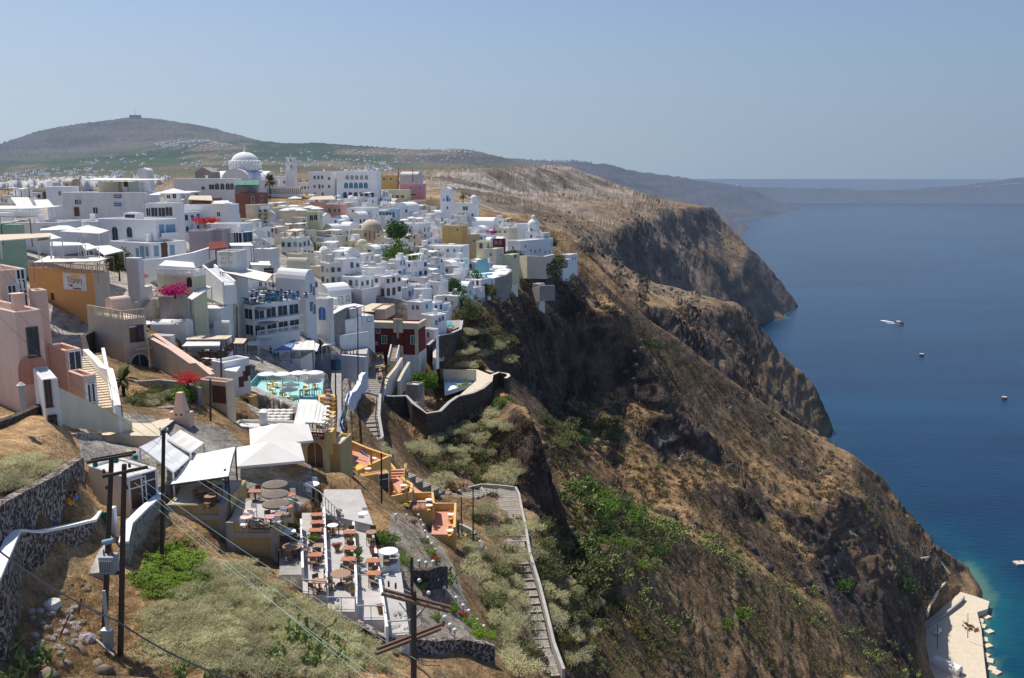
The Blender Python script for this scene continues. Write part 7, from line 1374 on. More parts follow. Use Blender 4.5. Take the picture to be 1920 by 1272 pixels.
def rocks(name, label, polys, mat, seed, smin, smax):
 R_ = np.random.RandomState(seed); g = (1 + 5 ** .5) / 2; I = np.array([(-1, g, 0), (1, g, 0), (-1, -g, 0), (1, -g, 0), (0, -1, g), (0, 1, g), (0, -1, -g), (0, 1, -g), (g, 0, -1), (g, 0, 1), (-g, 0, -1), (-g, 0, 1)]) / 1.9
 IF = np.array([(0, 11, 5), (0, 5, 1), (0, 1, 7), (0, 7, 10), (0, 10, 11), (1, 5, 9), (5, 11, 4), (11, 10, 2), (10, 7, 6), (7, 1, 8), (3, 9, 4), (3, 4, 2), (3, 2, 6), (3, 6, 8), (3, 8, 9), (4, 9, 5), (2, 4, 11), (6, 2, 10), (8, 6, 7), (9, 8, 1)]); vs = []; fs = []; nb = 0
 for poly, n, yr in polys:
  xs = [p[0] for p in poly]; ys = [p[1] for p in poly]; px = R_.uniform(min(xs), max(xs), n * 4); py = R_.uniform(min(ys), max(ys), n * 4); ok = np.array([inpoly(a, b, poly) for a, b in zip(px, py)]); P_, h_2 = casts(px[ok], py[ok], *yr); P_ = P_[h_2]
  den = fbm(P_[:, 0] / 28, P_[:, 1] / 28, P_[:, 2] / 28, 3, .6); P_ = P_[den > .02][:n]
  for p in P_:
   if p[1] < 250 and not free(p[0], p[1], 1): continue
   s = smin + (smax - smin) * R_.rand() ** 3; s *= (p[1] / 250) ** .5; v = I * R_.uniform(.6, 1.25, (12, 1)) * [s, s * R_.uniform(.6, 1.1), s * R_.uniform(.5, 1.1)] + p - [0, 0, .25 * s]; vs.append(v); fs.append(IF + nb); nb += 12
 o = mesh_np(name, np.concatenate(vs), np.concatenate(fs), M[mat]); o['kind'] = 'stuff'; tag(o, label, 'rocks')
M['lava'] = plaster('lava_rock', (.11, .085, .068), .2, .8, dirt=(.045, .035, .03)); M['tuff'] = plaster('tuff_rock', (.26, .20, .145), .2, .8, dirt=(.14, .105, .08))
B_ALL = [(1205, 580), (1390, 570), (1540, 820), (1440, 740)]; A_ALL = [(1060, 460), (1330, 395), (1480, 560), (1420, 600), (1240, 560), (1120, 520)]
rocks('loose_lava_rocks', 'dark lava rocks and broken ledges on the steep slopes', [(C_ALL, 900, (150, 700)), (R_ALL, 420, (80, 500)), (B_ALL, 260, (500, 950)), (A_ALL, 420, (560, 1800)), ([(930, 570), (1190, 560), (1200, 740), (1010, 760)], 200, (200, 450))], 'lava', 31, .4, 2.6)
rocks('loose_tuff_rocks', 'pale tuff rocks scattered over the brown slopes', [(C_ALL, 700, (150, 700)), (R_ALL, 300, (80, 500)), (B_ALL, 160, (500, 950)), (A_ALL, 200, (560, 1800)), (FG, 60, (30, 60)), ([(820, 350), (1110, 360), (1300, 395), (1100, 440)], 240, (450, 2000))], 'tuff', 32, .3, 1.7)
# far villages: uncountable white specks on the hills
R_ = np.random.RandomState(21); vs = []; fs = []; nb = 0
for poly, n, smin, smax in [([(285, 268), (380, 262), (440, 276), (300, 280)], 130, 5, 10), ([(0, 325), (150, 315), (320, 335), (300, 352), (0, 362)], 240, 3, 6), ([(130, 300), (420, 285), (560, 290), (560, 330), (200, 318)], 70, 4, 9), ([(560, 285), (800, 280), (960, 298), (900, 300), (700, 312), (560, 318)], 110, 4, 8), ([(640, 318), (720, 305), (740, 322), (650, 328)], 60, 4, 8),
      ([(1370, 346), (1530, 350), (1530, 353), (1370, 350)], 70, 12, 26), ([(1570, 352), (1790, 348), (1860, 337), (1925, 333), (1925, 341), (1800, 352), (1600, 357)], 330, 14, 30), ([(1000, 300), (1140, 305), (1140, 310), (1000, 306)], 50, 7, 14), ([(780, 282), (900, 286), (880, 292)], 30, 6, 12)]:
 xs = [p[0] for p in poly]; ys = [p[1] for p in poly]; k = 0; px = R_.uniform(min(xs), max(xs), n * 3); py = R_.uniform(min(ys), max(ys), n * 3); ok = np.array([inpoly(a, b, poly) for a, b in zip(px, py)]); P_, h_2 = casts(px[ok], py[ok], 500, 10500)
 for p in P_[h_2]:
  p = Vector(p)
  if k >= n or p.z < 3: continue
  k += 1; w_, d_, h__ = R_.uniform(smin, smax), R_.uniform(5, 10), R_.uniform(2.6, 5.5) * (1 + p.y / 16000); g = (p.x, p.y, p.z + 1)
  v = [(g[0] + x * w_ / 2, g[1] + y * d_ / 2, g[2] + z) for z in (-4, h__) for x, y in ((-1, -1), (1, -1), (1, 1), (-1, 1))]
  vs += v; fs += [tuple(i + nb for i in q) for q in [(4, 5, 6, 7), (0, 1, 5, 4), (1, 2, 6, 5), (2, 3, 7, 6), (3, 0, 4, 7)]]; nb += 8
o = mesh_np('far_villages', vs, fs, M['offwhite']); o['kind'] = 'stuff'; tag(o, 'scattered white houses of far villages on the hills and island rim', 'villages')
p = V(254, 219, 5150); rt = thing('radio_station', 'tiny radio station with a mast on the mountain top', 'mast', p); B('concrete').box(-35, 25, 0, 20, -10, 9).build('building', rt); B('steel').cyl(0, 0, 0, 45, 1.2, .5, 6).build('mast', rt)
# poles and wires
def pole(label, px, py0, py1, Y, r=.13, px1=None, name='utility_pole', grp=None):
 """py1 = foot, py0 = top"""
 b = V(px1 or px, py1, Y); t = V(px, py0, Y); rt = thing(name, label, 'pole', b, 0, grp); m = B('pole'); m.bar((0, 0, -1.5), t - b, r, 10, r * .75); m.build('shaft', rt); return rt, t
def insul(rt, pts, mt, r=.07, h=.2):
 for q in pts:
  q = Vector(q) - Vector(rt.location); B(mt).lathe(q.x, q.y, [(r * .5, q.z), (r, q.z + h * .15), (r * .6, q.z + h * .35), (r, q.z + h * .5), (r * .6, q.z + h * .7), (r * .8, q.z + h * .85), (.01, q.z + h)], 8).build('insulator', rt)
pa, ta = pole('left post of the twin transformer poles in the foreground', 209, 861, 1228, 40.6, .15, 187)
pb, tb = pole('right post of the twin transformer poles in the foreground', 233, 871, 1240, 40, .15, 220)
b0, b1 = V(167, 865, 40.4), V(251, 850, 40.4); m = B('pole'); o_ = Vector(pa.location)
m.beam(b0 - o_ + Vector((0, -.2, 0)), b1 - o_ + Vector((0, -.2, 0)), .06, .06).beam(b0 - o_ + Vector((0, .2, .0)), b1 - o_ + Vector((0, .2, 0)), .06, .06).build('crossarm', pa)
insul(pa, [V(179, 876, 40.2), V(218, 868, 40.2), V(254, 862, 40.2)], 'insulgreen', .14, .26)
o_ = Vector(pb.location); c0, c1 = V(193, 894, 39.8), V(276, 876, 39.8); B('pole').beam(c0 - o_, c1 - o_, .07, .07).build('crossarm', pb); insul(pb, [V(195, 888, 39.8), V(243, 877, 39.8), V(238, 918, 39.7), V(200, 918, 40)], 'insulbrown', .08, .22)
q = V(192, 1072, 40.3); rt = thing('transformer', 'grey oil transformer with cooling ribs hung between the twin poles', 'transformer', q); m = B('greypaint').box(0, .72, -.3, .3, 0, .85)
for i in range(7): m.box(.06 + i * .09, .1 + i * .09, -.42, -.3, .08, .72)
m.build('tank', rt)
for i in range(3): B('insulbrown').cyl(.15 + i * .2, 0, .85, 1.12, .05, .03, 8).build('bushing', rt)
B('pole').box(-.1, .85, -.1, .1, -.12, 0).build('platform', rt)
q = V(193, 1018, 40); rt = thing('siren', 'blue grey cylinder canister on top of the transformer', 'canister', q); B('paleshutter').bar((0, 0, 0), (.5, 0, .12), .13, 12).build('body', rt); B('greypaint').bar((.5, 0, .12), (.56, 0, .135), .14, 12).build('lid', rt)
q = V(196, 1214, 40.1); rt = thing('switch_box', 'pale grey switch cabinet low on the twin poles', 'cabinet', q); B('concrete').box(0, .46, -.2, .1, 0, .95).build('cabinet', rt); B('clothwhite').box(-.03, .49, -.23, .13, .95, 1.0).build('lid', rt)
B('steel').box(.15, .3, -.08, .02, 1.0, 3.0).build('conduit', rt)
rt = thing('brace_beam', 'short weathered beam leaning at the foot of the twin poles', 'beam', V(180, 1200, 40)); B('concrete').beam((0, 0, 0), V(214, 1230, 39.4) - V(180, 1200, 40), .05, .05).build('beam', rt)
pc, tc_ = pole('wooden pole standing in front of the white sail canopies', 307, 806, 1062, 52, .14, 299); o_ = Vector(pc.location); insul(pc, [V(300, 806, 51.9), V(314, 808, 51.9)], 'whitepaint', .07, .18)
pf, tf_ = pole('near wooden pole with two pairs of crossarms at the bottom edge', 776, 1108, 1345, 32, .14, 774)
o_ = Vector(pf.location); m = B('chairwood')
for dy, dx in ((-.16, 0), (.16, .06)): m.beam(V(716, 1110, 32) - o_ + Vector((dx, dy, 0)), V(842, 1143, 32) - o_ + Vector((dx, dy, 0)), .055, .055)
m.build('crossarm', pf); m = B('chairwood')
for dy in (-.16, .2): m.beam(V(706, 1222, 31) - o_ + Vector((0, dy, 0)), V(826, 1176, 34) - o_ + Vector((0, dy, 0)), .055, .055)
m.build('crossarm', pf); insul(pf, [V(729 + i * 0 + d, 1101 + d * .26, 32) for d in (0, 13, 43, 66, 96, 111)] + [V(831, 1176, 33.8)], 'insulbrown', .055, .26)
B('darkmetal').bar(V(748, 1130, 32) - o_, V(776, 1165, 32) - o_, .02, 5).bar(V(800, 1135, 32) - o_, V(776, 1165, 32) - o_, .02, 5).build('brace', pf)
TOPS = {}
for i, (lab, px, y0, y1, Y) in enumerate([('thin dark pole behind the near crossarm pole', 772, 1045, 1215, 47), ('dark pole in the lane above the white sail canopies', 394, 712, 838, 82), ('tall pole beside the raised timber restaurant', 414, 640, 745, 98), ('tall dark pole in front of the blue emblem wall', 671, 590, 792, 145), ('dark pole before the yellow cafe house', 715, 850, 972, 88), ('tall dark pole over the mule resting place', 887, 912, 1026, 112), ('shorter dark pole behind the mule resting place', 865, 932, 1000, 124), ('dark pole between ridge tent and narrow blue terrace', 629, 700, 806, 108), ('pole at the corner of the blue roof restaurant', 444, 575, 642, 146),
      ('dark pole on the stepped path bank near the upper bend', 918, 940, 990, 133), ('tall pole in front of the arched hotel', 630, 335, 370, 380), ('thin pole left of the rose pink house', 747, 316, 345, 420), ('thin pole behind the rose pink house', 774, 318, 335, 440), ('lamp pole on the quay', 1815, 1150, 1192, 440), ('tall pole at the foot of the slope above the quay', 1717, 1195, 1245, 415), ('thin pole by the parked truck', 1758, 1170, 1215, 432)]):
 rt, t = pole(lab, px, y0, y1, Y, .11 if Y < 200 else .2); TOPS[i] = t
def wire(label, pts, r=.012, mat='wire', sag=.6, name='power_line', grp='overhead wires'):
 rt = thing(name, label, 'cable', pts[0], 0, grp); m = B(mat); o_ = Vector(pts[0])
 for a, b in zip(pts[:-1], pts[1:]):
  prev = None
  for i in range(13):
   t = i / 12; q = Vector(a).lerp(Vector(b), t) - o_ + Vector((0, 0, -sag * 4 * t * (1 - t)))
   if prev: m.bar(prev, q, r, 4)
   prev = q
 m.build('strand', rt); return rt
wire('thick twisted black cable crossing the lower left corner', [V(-60, 985, 22), V(220, 1165, 20), V(500, 1290, 19)], .03, sag=.25)
for i, (a, b) in enumerate([((-20, 470, 62), (304, 812, 52)), ((-20, 530, 60), (303, 822, 52)), ((-20, 575, 58), (300, 835, 52))]): wire(('upper', 'middle', 'lower')[i] + ' black wire running from the left edge to the wooden pole', [V(*a), V(*b)], .014)
for i, (a, b) in enumerate([((252, 905, 40), (800, 1300, 30)), ((262, 925, 40), (760, 1310, 29)), ((240, 880, 40), (840, 1272, 31)), ((300, 935, 50), (720, 1300, 31)), ((310, 860, 52), (729, 1105, 32)), ((310, 850, 52), (772, 1112, 32))]): wire('pale green wire running from the twin poles toward the bottom right', [V(*a), V(*b)], .009, 'wiregreen', .3)
for i, (a, b) in enumerate([(ta, V(307, 815, 52)), (V(307, 810, 52), TOPS[1]), (TOPS[1], TOPS[2]), (TOPS[3], TOPS[7]), (TOPS[4], TOPS[5]), (TOPS[7], TOPS[4]), (TOPS[8], TOPS[2])]): wire(['wire from the twin poles to the wooden pole', 'wire from the wooden pole up the lane', 'wire between the lane pole and the timber restaurant', 'wire from the emblem wall pole to the ridge tent pole', 'wire from the yellow cafe pole to the mule place', 'wire from the ridge tent pole to the yellow cafe pole', 'wire from the blue roof restaurant to the timber restaurant'][i], [a, b], .012)
# tables, chairs
def mk_chair(mt, cl):
 rt = thing('chair', '', 'chair'); B(cl).box(-.21, .21, -.21, .21, .43, .47).build('seat', rt); B(cl).box(-.21, .21, .19, .22, .62, .92).box(-.21, -.17, .18, .22, .47, .62).box(.17, .21, .18, .22, .47, .62).build('backrest', rt)
 for x in (-.19, .19):
  for y in (-.19, .19): B(mt).box(x - .02, x + .02, y - .02, y + .02, 0, .43).build('leg', rt)
 return rt
def mk_table(kind, mt):
 rt = thing('table', '', 'table'); m = B(mt)
 if kind == 'sq': m.box(-.46, .46, -.33, .33, .71, .75)
 elif kind == 'rd': m.cyl(0, 0, .71, .75, .40, .40, 20)
 else: m.cyl(0, 0, .71, .75, .66, .66, 24)
 m.build('tabletop', rt); B('chairwood').cyl(0, 0, .03, .71, .05, n=8).cyl(0, 0, 0, .04, .28, n=8).build('pedestal', rt); return rt
CH_, TB_ = {}, {}
def put_chair(p, rz, kind, label, grp):
 k = {'wood': ('chairwood', 'chairwood'), 'orange': ('yellow', 'yellow'), 'yellow': ('yellowcloth', 'yellow'), 'white': ('steel', 'clothwhite'), 'dark': ('darkmetal', 'navy')}[kind]
 if kind not in CH_: CH_[kind] = o = mk_chair(*k); o.location = p; o.rotation_euler[2] = rz; tag(o, label, 'chair', grp)
 else: dup(CH_[kind], p, rz, label, grp)
def put_table(px, py, z, kind, mt, label, place, nch=2, ck='wood', grp=None, cgrp=None, ang=0., py_is_top=True):
 p = PZ(px, py, z + (.75 if py_is_top else 0)); p = Vector((p.x, p.y, z)); k = (kind, mt)
 if k not in TB_: TB_[k] = o = mk_table(kind, mt); o.location = p; o.rotation_euler[2] = ang; tag(o, label, 'table', grp)
 else: dup(TB_[k], p, ang, label, grp)
 d = {'sq': .56, 'rd': .62, 'big': .92}[kind]
 for i in range(nch):
  a = ang + math.pi / 2 + 2 * math.pi * i / nch + (.0 if nch != 3 else .5); q = p + Vector((math.cos(a) * d, math.sin(a) * d, 0)); put_chair(q, a - math.pi / 2 + random.uniform(-.2, .2), ck, (ck if ck != 'wood' else 'brown') + ' wooden chair, one of the ' + (cgrp or 'chairs on the terrace strips'), cgrp or 'wooden chairs on the table strips')
X_ = lambda zx: 440 + zx / 3.975
Y_ = lambda zy: 952 + zy / 3.975
ST = {1: zC + .35, 2: zC, 3: zC - .35, 4: zC - .7, 5: zC - .6}
for i, (zx, zy, s_, kind, mt, n_, lab) in enumerate([(612, 50, 2, 'sq', 'tabletop', 2, 'farthest orange table of the second terrace strip'), (616, 107, 2, 'sq', 'tabletop', 2, 'second orange table from the back in the second strip'), (600, 165, 2, 'sq', 'tabletop', 2, 'third orange table from the back in the second strip'), (625, 282, 2, 'rd', 'tabletop2', 2, 'round brown table behind the yellow flowers'), (600, 348, 2, 'sq', 'tabletop', 2, 'small orange table beside the white step block'), (630, 545, 2, 'sq', 'tabletop', 3, 'bright orange table at the near end of the second strip'),
      (385, 178, 1, 'big', 'clothwhite', 4, 'large round white table on the first strip'), (430, 285, 1, 'big', 'tabletop2', 4, 'round wicker brown table below the large white table'), (730, 130, 3, 'rd', 'clothwhite', 3, 'round white table on the third strip'), (790, 490, 3, 'big', 'tabletop2', 5, 'big round brown table on the third strip'), (858, 180, 3, 'sq', 'tabletop', 2, 'orange table beside the yellow potted plant'), (858, 298, 3, 'sq', 'tabletop', 2, 'orange table in the middle of the third strip'), (845, 380, 3, 'sq', 'tabletop', 2, 'orange table left of the flower trough'),
      (1018, 180, 4, 'rd', 'tabletop2', 2, 'round brown table on the grey platform'), (1030, 392, 4, 'sq', 'tabletop', 2, 'orange table below the small steps on the fourth strip'), (1036, 485, 4, 'sq', 'tabletop', 2, 'nearest orange table on the fourth strip'), (1147, 322, 5, 'big', 'clothwhite', 2, 'white round table on the round ended terrace'), (957, 42, 4, 'rd', 'clothwhite', 2, 'round table with a blue and white cloth by the yellow house')]):
 put_table(X_(zx), Y_(zy), ST[s_], kind, mt, lab, '', n_, 'white' if 'cloth' in lab else 'wood', 'cafe tables on the terrace strips')
X2 = lambda zx: 400 + zx / 3.975
Y2 = lambda zy: 720 + zy / 3.975
for zx, zy, z, kind, mt, n_, ck, lab in [(245, 990, zB, 'rd', 'peach', 2, 'white', 'small pink table at the left of the name strip terrace'), (272, 945, zB, 'rd', 'peach', 2, 'white', 'rear small pink table of the name strip terrace'), (425, 988, zB, 'rd', 'rose', 3, 'wood', 'mosaic round table right on the name strip terrace'), (500, 966, zB, 'rd', 'tabletop2', 2, 'white', 'brown round table beside the mosaic table'), (550, 912, zB, 'rd', 'tabletop', 2, 'white', 'orange round table under the straw parasols'), (576, 822, zC + .6, 'rd', 'tabletop', 2, 'white', 'orange table behind the farthest straw parasol'), (310, 797, zB, 'sq', 'tabletop', 1, 'wood', 'orange table beside the clipped hedge'),
      (730, 745, zC + .02, 'big', 'clothwhite', 2, 'white', 'round white table with a blue skirt above the handrail'), (-60, 1120 - 330, zA, 'rd', 'tabletop2', 2, 'wood', 'left brown table under the white sail canopy'), (-25, 835, zA, 'rd', 'tabletop2', 2, 'wood', 'middle brown table under the white sail canopy'), (20, 800, zA, 'rd', 'tabletop2', 2, 'wood', 'right brown table under the white sail canopy'), (-100, 775, zA, 'rd', 'tabletop2', 2, 'wood', 'far left brown table under the white sail canopy')]:
 put_table(X2(zx), Y2(zy), z, kind, mt, lab, '', n_, ck, 'cafe tables near the name strip')
XK = lambda a: 560 + a / 5.78
YK = lambda a: 780 + a / 5.78
for zx, zy, z, lab in [(810, 457, zT, 'white table with two yellow chairs at the back of the upper terracotta terrace'), (750, 570, zT, 'white table at the front parapet of the upper terracotta terrace'), (540, 630, zT, 'white table left of the yellow covers on the upper terrace'), (1135, 750, 213.6, 'white table on the small terracotta landing'), (1410, 905, zL, 'farther white table at the right end of the lower terrace'), (1415, 967, zL, 'nearer white table at the right end of the lower terrace'), (1650, 1065, zR, 'farther white table on the lone terracotta terrace'), (1640, 1240, zR, 'nearer white table on the lone terracotta terrace')]:
 put_table(XK(zx), YK(zy), z, 'rd', 'clothwhite', lab, '', 2, 'orange', 'white tables on the terracotta terraces', 'orange chairs on the terracotta terraces')
for zx, zy, z, lab in [(590, 560, zT, 'stack of yellow sunbed covers on the upper terracotta terrace'), (1120, 945, zL, 'stack of yellow sunbed covers on the lower terracotta terrace')]:
 p = PZ(XK(zx), YK(zy), z + .5); p.z = z; rt = thing('sunbed_stack', lab, 'sunbeds', p, -.1)
 for i in range(5): B('yellowcloth').add([(-1, -.8 + i * .32, .45), (1, -.8 + i * .32, .5), (1, -.5 + i * .32, .62), (-1, -.5 + i * .32, .57), (-1, -.8 + i * .32, .38), (1, -.8 + i * .32, .43), (1, -.5 + i * .32, .55), (-1, -.5 + i * .32, .5)], [(0, 1, 2, 3), (4, 7, 6, 5), (0, 4, 5, 1), (1, 5, 6, 2), (2, 6, 7, 3), (3, 7, 4, 0)]).build('cover', rt)
 B('steel').box(-.95, -.9, -.75, .7, 0, .42).box(.9, .95, -.75, .7, 0, .42).box(-.95, .95, -.75, -.7, .3, .4).build('frame', rt)
for i, (zx, zy, z) in enumerate([(575, 560, zT), (500, 640, zT), (788, 500, zT), (1175, 905, zL), (1250, 920, zL), (1160, 670, 213.6)]):
 p = PZ(XK(zx), YK(zy), z + 1); p.z = z; rt = thing('closed_parasol', ['beside the yellow covers on the upper terrace', 'at the left edge of the upper terrace', 'by the back table of the upper terrace', 'beside the yellow covers on the lower terrace', 'right of centre on the lower terrace', 'on the wall by the terracotta landing'][i] and 'closed grey parasol ' + ['beside the yellow covers on the upper terrace', 'at the left edge of the upper terrace', 'by the back table of the upper terrace', 'beside the yellow covers on the lower terrace', 'right of centre on the lower terrace', 'on the wall by the terracotta landing'][i], 'parasol', p)
 B('stonegrey').lathe(0, 0, [(.04, .8), (.15, 1.0), (.13, 1.6), (.04, 2.3), (.01, 2.35)], 8).build('canopy', rt); B('steel').cyl(0, 0, 0, .85, .03, n=6).build('pole', rt)
XE = lambda a: 420 + a / 6.36
YE = lambda a: 600 + a / 6.36
for i, (zx, zy) in enumerate([(580, 820), (550, 920), (695, 860), (750, 915), (980, 780), (975, 828), (1090, 760), (630, 748), (550, 760), (450, 1000 - 40)]):
 put_table(XE(zx), YE(zy), zU, 'rd', 'clothwhite', 'small white table on the turquoise deck', '', 3 if i % 2 else 2, 'yellow', 'white tables on the turquoise deck', 'yellow chairs on the turquoise deck')
zN = NK['O'].z + NK['h']
for i in range(4):
 for j in range(5):
  p = hw(NK, -1.6 - i * 2.5, 1.6 + j * 2.7, NK['h'] - .1)
  if (i, j) in ((1, 2), (2, 2)) or abs(p.x) < 1: continue
  k = ('sq', 'clothblue' if (i + j) % 2 else 'clothwhite')
  if k not in TB_: TB_[k] = o = mk_table(*k); o.location = p; tag(o, '', 'table')
  else: o = dup(TB_[k], p, .3)
  o['label'] = ('blue' if k[1] == 'clothblue' else 'white') + ' clothed table on the blue railed roof terrace'; o['group'] = 'blue clothed roof tables' if k[1] == 'clothblue' else 'white clothed roof tables'
  for a in (.3 + math.pi / 2, .3 - math.pi / 2): put_chair(p + Vector((math.cos(a) * .6, math.sin(a) * .6, 0)), a - math.pi / 2, 'dark', 'dark chair on the blue railed roof terrace', 'dark chairs on the blue railed roof terrace')
for i, (px, py) in enumerate([(385, 672), (398, 673), (392, 660), (408, 662), (378, 660), (424, 660), (426, 652)]): put_table(px, py, z_ if False else V(400, 668, 126).z, 'sq', 'clothwhite', 'white clothed table on the raised timber restaurant', '', 2, 'wood', 'clothed tables of the timber restaurant', 'brown chairs of the timber restaurant')
for i in range(9):   # orange and purple tables down the narrow stair
 p = V(612 - i * .8 + 4, 742 + i * 8.0, 108 - i * 2.2); k = ('rd', 'clothwhite' if i > 3 else 'purplecloth')
 if k not in TB_: TB_[k] = o = mk_table(*k); o.location = p; tag(o, '', 'table')
 else: o = dup(TB_[k], p)
 o['label'] = ('white' if i > 3 else 'purple') + ' table in the steep row beside the ridge tent'; o['group'] = 'white tables beside the ridge tent' if i > 3 else 'purple tables beside the ridge tent'
 B('ochre').box(-.9, .9, -.8, .8, -2.5, -.02).build('platform', o)
 put_chair(p + Vector((.1, -.65, 0)), math.pi, 'orange', 'orange chair in the steep row beside the ridge tent', 'orange chairs beside the ridge tent')
# garden lamps, pots, beds
GL = [(1203, 77), (1283, 68), (1370, 62), (1388, 103), (1405, 143), (1420, 195), (1443, 247), (1472, 293), (1496, 335), (1377, 437), (1427, 440), (1480, 432), (1510, 571), (1377, 580), (1562, 628), (1447, 672), (1651, 707), (1704, 762), (1746, 797), (1523, 785), (1808, 864), (1568, 850), (1857, 911), (1606, 908), (1641, 950)]
l0 = None
for i, (zx, zy) in enumerate(GL):
 p = raycast(X_(zx), Y_(zy) + 8)
 if l0 is None:
  l0 = thing('globe_lamp', '', 'garden lamp', p); B('lampglass').ball(0, 0, .62, .15, 14, 8).build('globe', l0, True); B('darkmetal').cyl(0, 0, -.2, .48, .03, n=6).cyl(0, 0, .46, .5, .07, n=8).build('post', l0)
 else: l0_ = dup(l0, p, 0)
 (l0 if i == 0 else l0_)['label'] = 'white globe garden lamp among the flower beds'; (l0 if i == 0 else l0_)['group'] = 'globe lamps in the garden'
for i, (zx, zy, z, mt, r) in enumerate([(575, 258, zC, 'succulent', .5), (765, 310, zC - .35, 'redflower', .35), (890, 120, zC - .7, 'redflower', .35), (850, 240, zC - .35, 'redflower', .35), (897, 258, zC - .35, 'succulent', .3), (915, 370, zC - .35, 'brightleaf', .5), (905, 420, zC - .35, 'brightleaf', .45), (882, 465, zC - .35, 'redflower', .3), (1025, 320, zC - .7, 'redflower', .25), (775, 45, zC, 'brightleaf', .25), (1087, 765, zC - .7, 'redflower', .25), (880, 630, zC - .35, 'brightleaf', .25), (460, 165, zC + .35, 'brightleaf', .4), (1330, 105, 0, 'redflower', .5), (1190, 450, 0, 'succulent', .7), (1250, 400, 0, 'succulent', .7), (1230, 350, 0, 'succulent', .5), (1480, 390, 0, 'redflower', .6), (1440, 330, 0, 'succulent', .6), (1390, 600, 0, 'succulent', .45), (1620, 770, 0, 'succulent', .7), (1690, 800, 0, 'redflower', .45), (1740, 860, 0, 'succulent', .8), (1800, 950, 0, 'succulent', .9), (1870, 960, 0, 'succulent', .8), (1780, 1020, 0, 'succulent', .6), (1500, 820, 0, 'brightleaf', .5), (1400, 250, 0, 'brightleaf', .5), (1120, 260, 0, 'brightleaf', .9)]):
 px, py = X_(zx), Y_(zy); p = (PZ(px, py + 4, z) if z else raycast(px, py + 4)); rt = thing('flower_pot' if z else 'flower_bed', '', 'potted plant' if z else 'flower bed', p)
 rt['label'] = ('terracotta pot with ' if z else 'garden bed clump with ') + {'succulent': 'yellow green leaves', 'redflower': 'red flowers', 'brightleaf': 'green leaves'}[mt] + (' on the terrace strips' if z else ' in the gravel garden'); rt['group'] = rt['label']
 if z: B('potclay').lathe(0, 0, [(.14, 0), (.22, .4), (.24, .4), (.2, .36)], 12).build('pot', rt)
 veg_me = shrub_mesh('leafy', i % 3); key = ('leafy', i % 3, mt)
 if key not in VEG: me = veg_me.copy(); me.materials.clear(); me.materials.append(M[mt]); VEG[key] = me
 o = bpy.data.objects.new('foliage', VEG[key]); COL.objects.link(o); o.parent = rt; o.scale = (r, r, r * .8); o.location = (0, 0, .35 if z else 0)
 if mt == 'redflower':
  key = ('leafy', (i + 1) % 3, 'brightleaf')
  if key not in VEG: me = shrub_mesh('leafy', (i + 1) % 3).copy(); me.materials.clear(); me.materials.append(M['brightleaf']); VEG[key] = me
  o = bpy.data.objects.new('leaves', VEG[key]); COL.objects.link(o); o.parent = rt; o.scale = (r, r, r * .7); o.location = (0, 0, .3 if z else 0)
# figures grown from skeletons
def skin(joints, edges, mat, name, sub=1):
 me = bpy.data.meshes.new(name); me.from_pydata([j[:3] for j in joints], edges, []); o = bpy.data.objects.new(name, me); COL.objects.link(o)
 md = o.modifiers.new('s', 'SKIN'); sb = o.modifiers.new('u', 'SUBSURF'); sb.levels = sub; sb.render_levels = sub
 for i, j in enumerate(joints): me.skin_vertices[0].data[i].radius = (j[3], j[4] if len(j) > 4 else j[3])
 me.skin_vertices[0].data[0].use_root = True
 dg = bpy.context.evaluated_depsgraph_get(); dg.update(); r = bpy.data.meshes.new_from_object(o.evaluated_get(dg)); bpy.data.objects.remove(o); r.materials.clear(); r.materials.append(M[mat])
 for p_ in r.polygons: p_.use_smooth = True
 return r
def person_meshes(step=.12, arm=.25):
 J = [(0, 0, .95, .13, .10), (0, 0, 1.15, .13, .09), (0, 0, 1.38, .16, .10), (0, 0, 1.50, .055), (0, -.01, 1.58, .07), (0, -.015, 1.68, .085, .10), (0, -.01, 1.76, .05)]
 E = [(0, 1), (1, 2), (2, 3), (3, 4), (4, 5), (5, 6)]
 for s in (-1, 1):
  b = len(J); J += [(s * .19, 0, 1.42, .055), (s * .24, -arm * s * .2, 1.15, .042), (s * .25, -arm * .6 - .05 * s, .92, .032), (s * .25, -arm * .6 - .09, .84, .03)]; E += [(2, b), (b, b + 1), (b + 1, b + 2), (b + 2, b + 3)]
  b = len(J); J += [(s * .09, 0, .88, .085), (s * .10, -step * s, .50, .06), (s * .10, -step * s * .4 + .03, .10, .04), (s * .10, -step * s * .4 - .12, .03, .035)]; E += [(0, b), (b, b + 1), (b + 1, b + 2), (b + 2, b + 3)]
 body = skin(J, E, 'skin', 'body')
 t = [(0, 0, 1.0, .15, .115), (0, 0, 1.2, .148, .108), (0, 0, 1.40, .175, .115), (0, 0, 1.46, .09)]; e = [(0, 1), (1, 2), (2, 3)]
 for s in (-1, 1): b = len(t); t += [(s * .19, 0, 1.42, .07), (s * .225, -arm * s * .12, 1.25, .062)]; e += [(2, b), (b, b + 1)]
 l = [(0, 0, .97, .15, .118)]; le = []
 for s in (-1, 1): b = len(l); l += [(s * .09, 0, .86, .10), (s * .10, -step * s, .50, .075), (s * .10, -step * s * .5 + .02, .18, .06)]; le += [(0, b), (b, b + 1), (b + 1, b + 2)]
 hair = MB().mat('hair').ball(0, .015, 1.70, .108, 10, 6, 1.08).data('hair', True); face = MB().mat('hair').box(-.045, -.025, -.112, -.10, 1.685, 1.695).box(.025, .045, -.112, -.10, 1.685, 1.695).mat('skin').box(-.012, .012, -.13, -.10, 1.645, 1.68).data('face')
 return body, (t, e), (l, le), hair, face
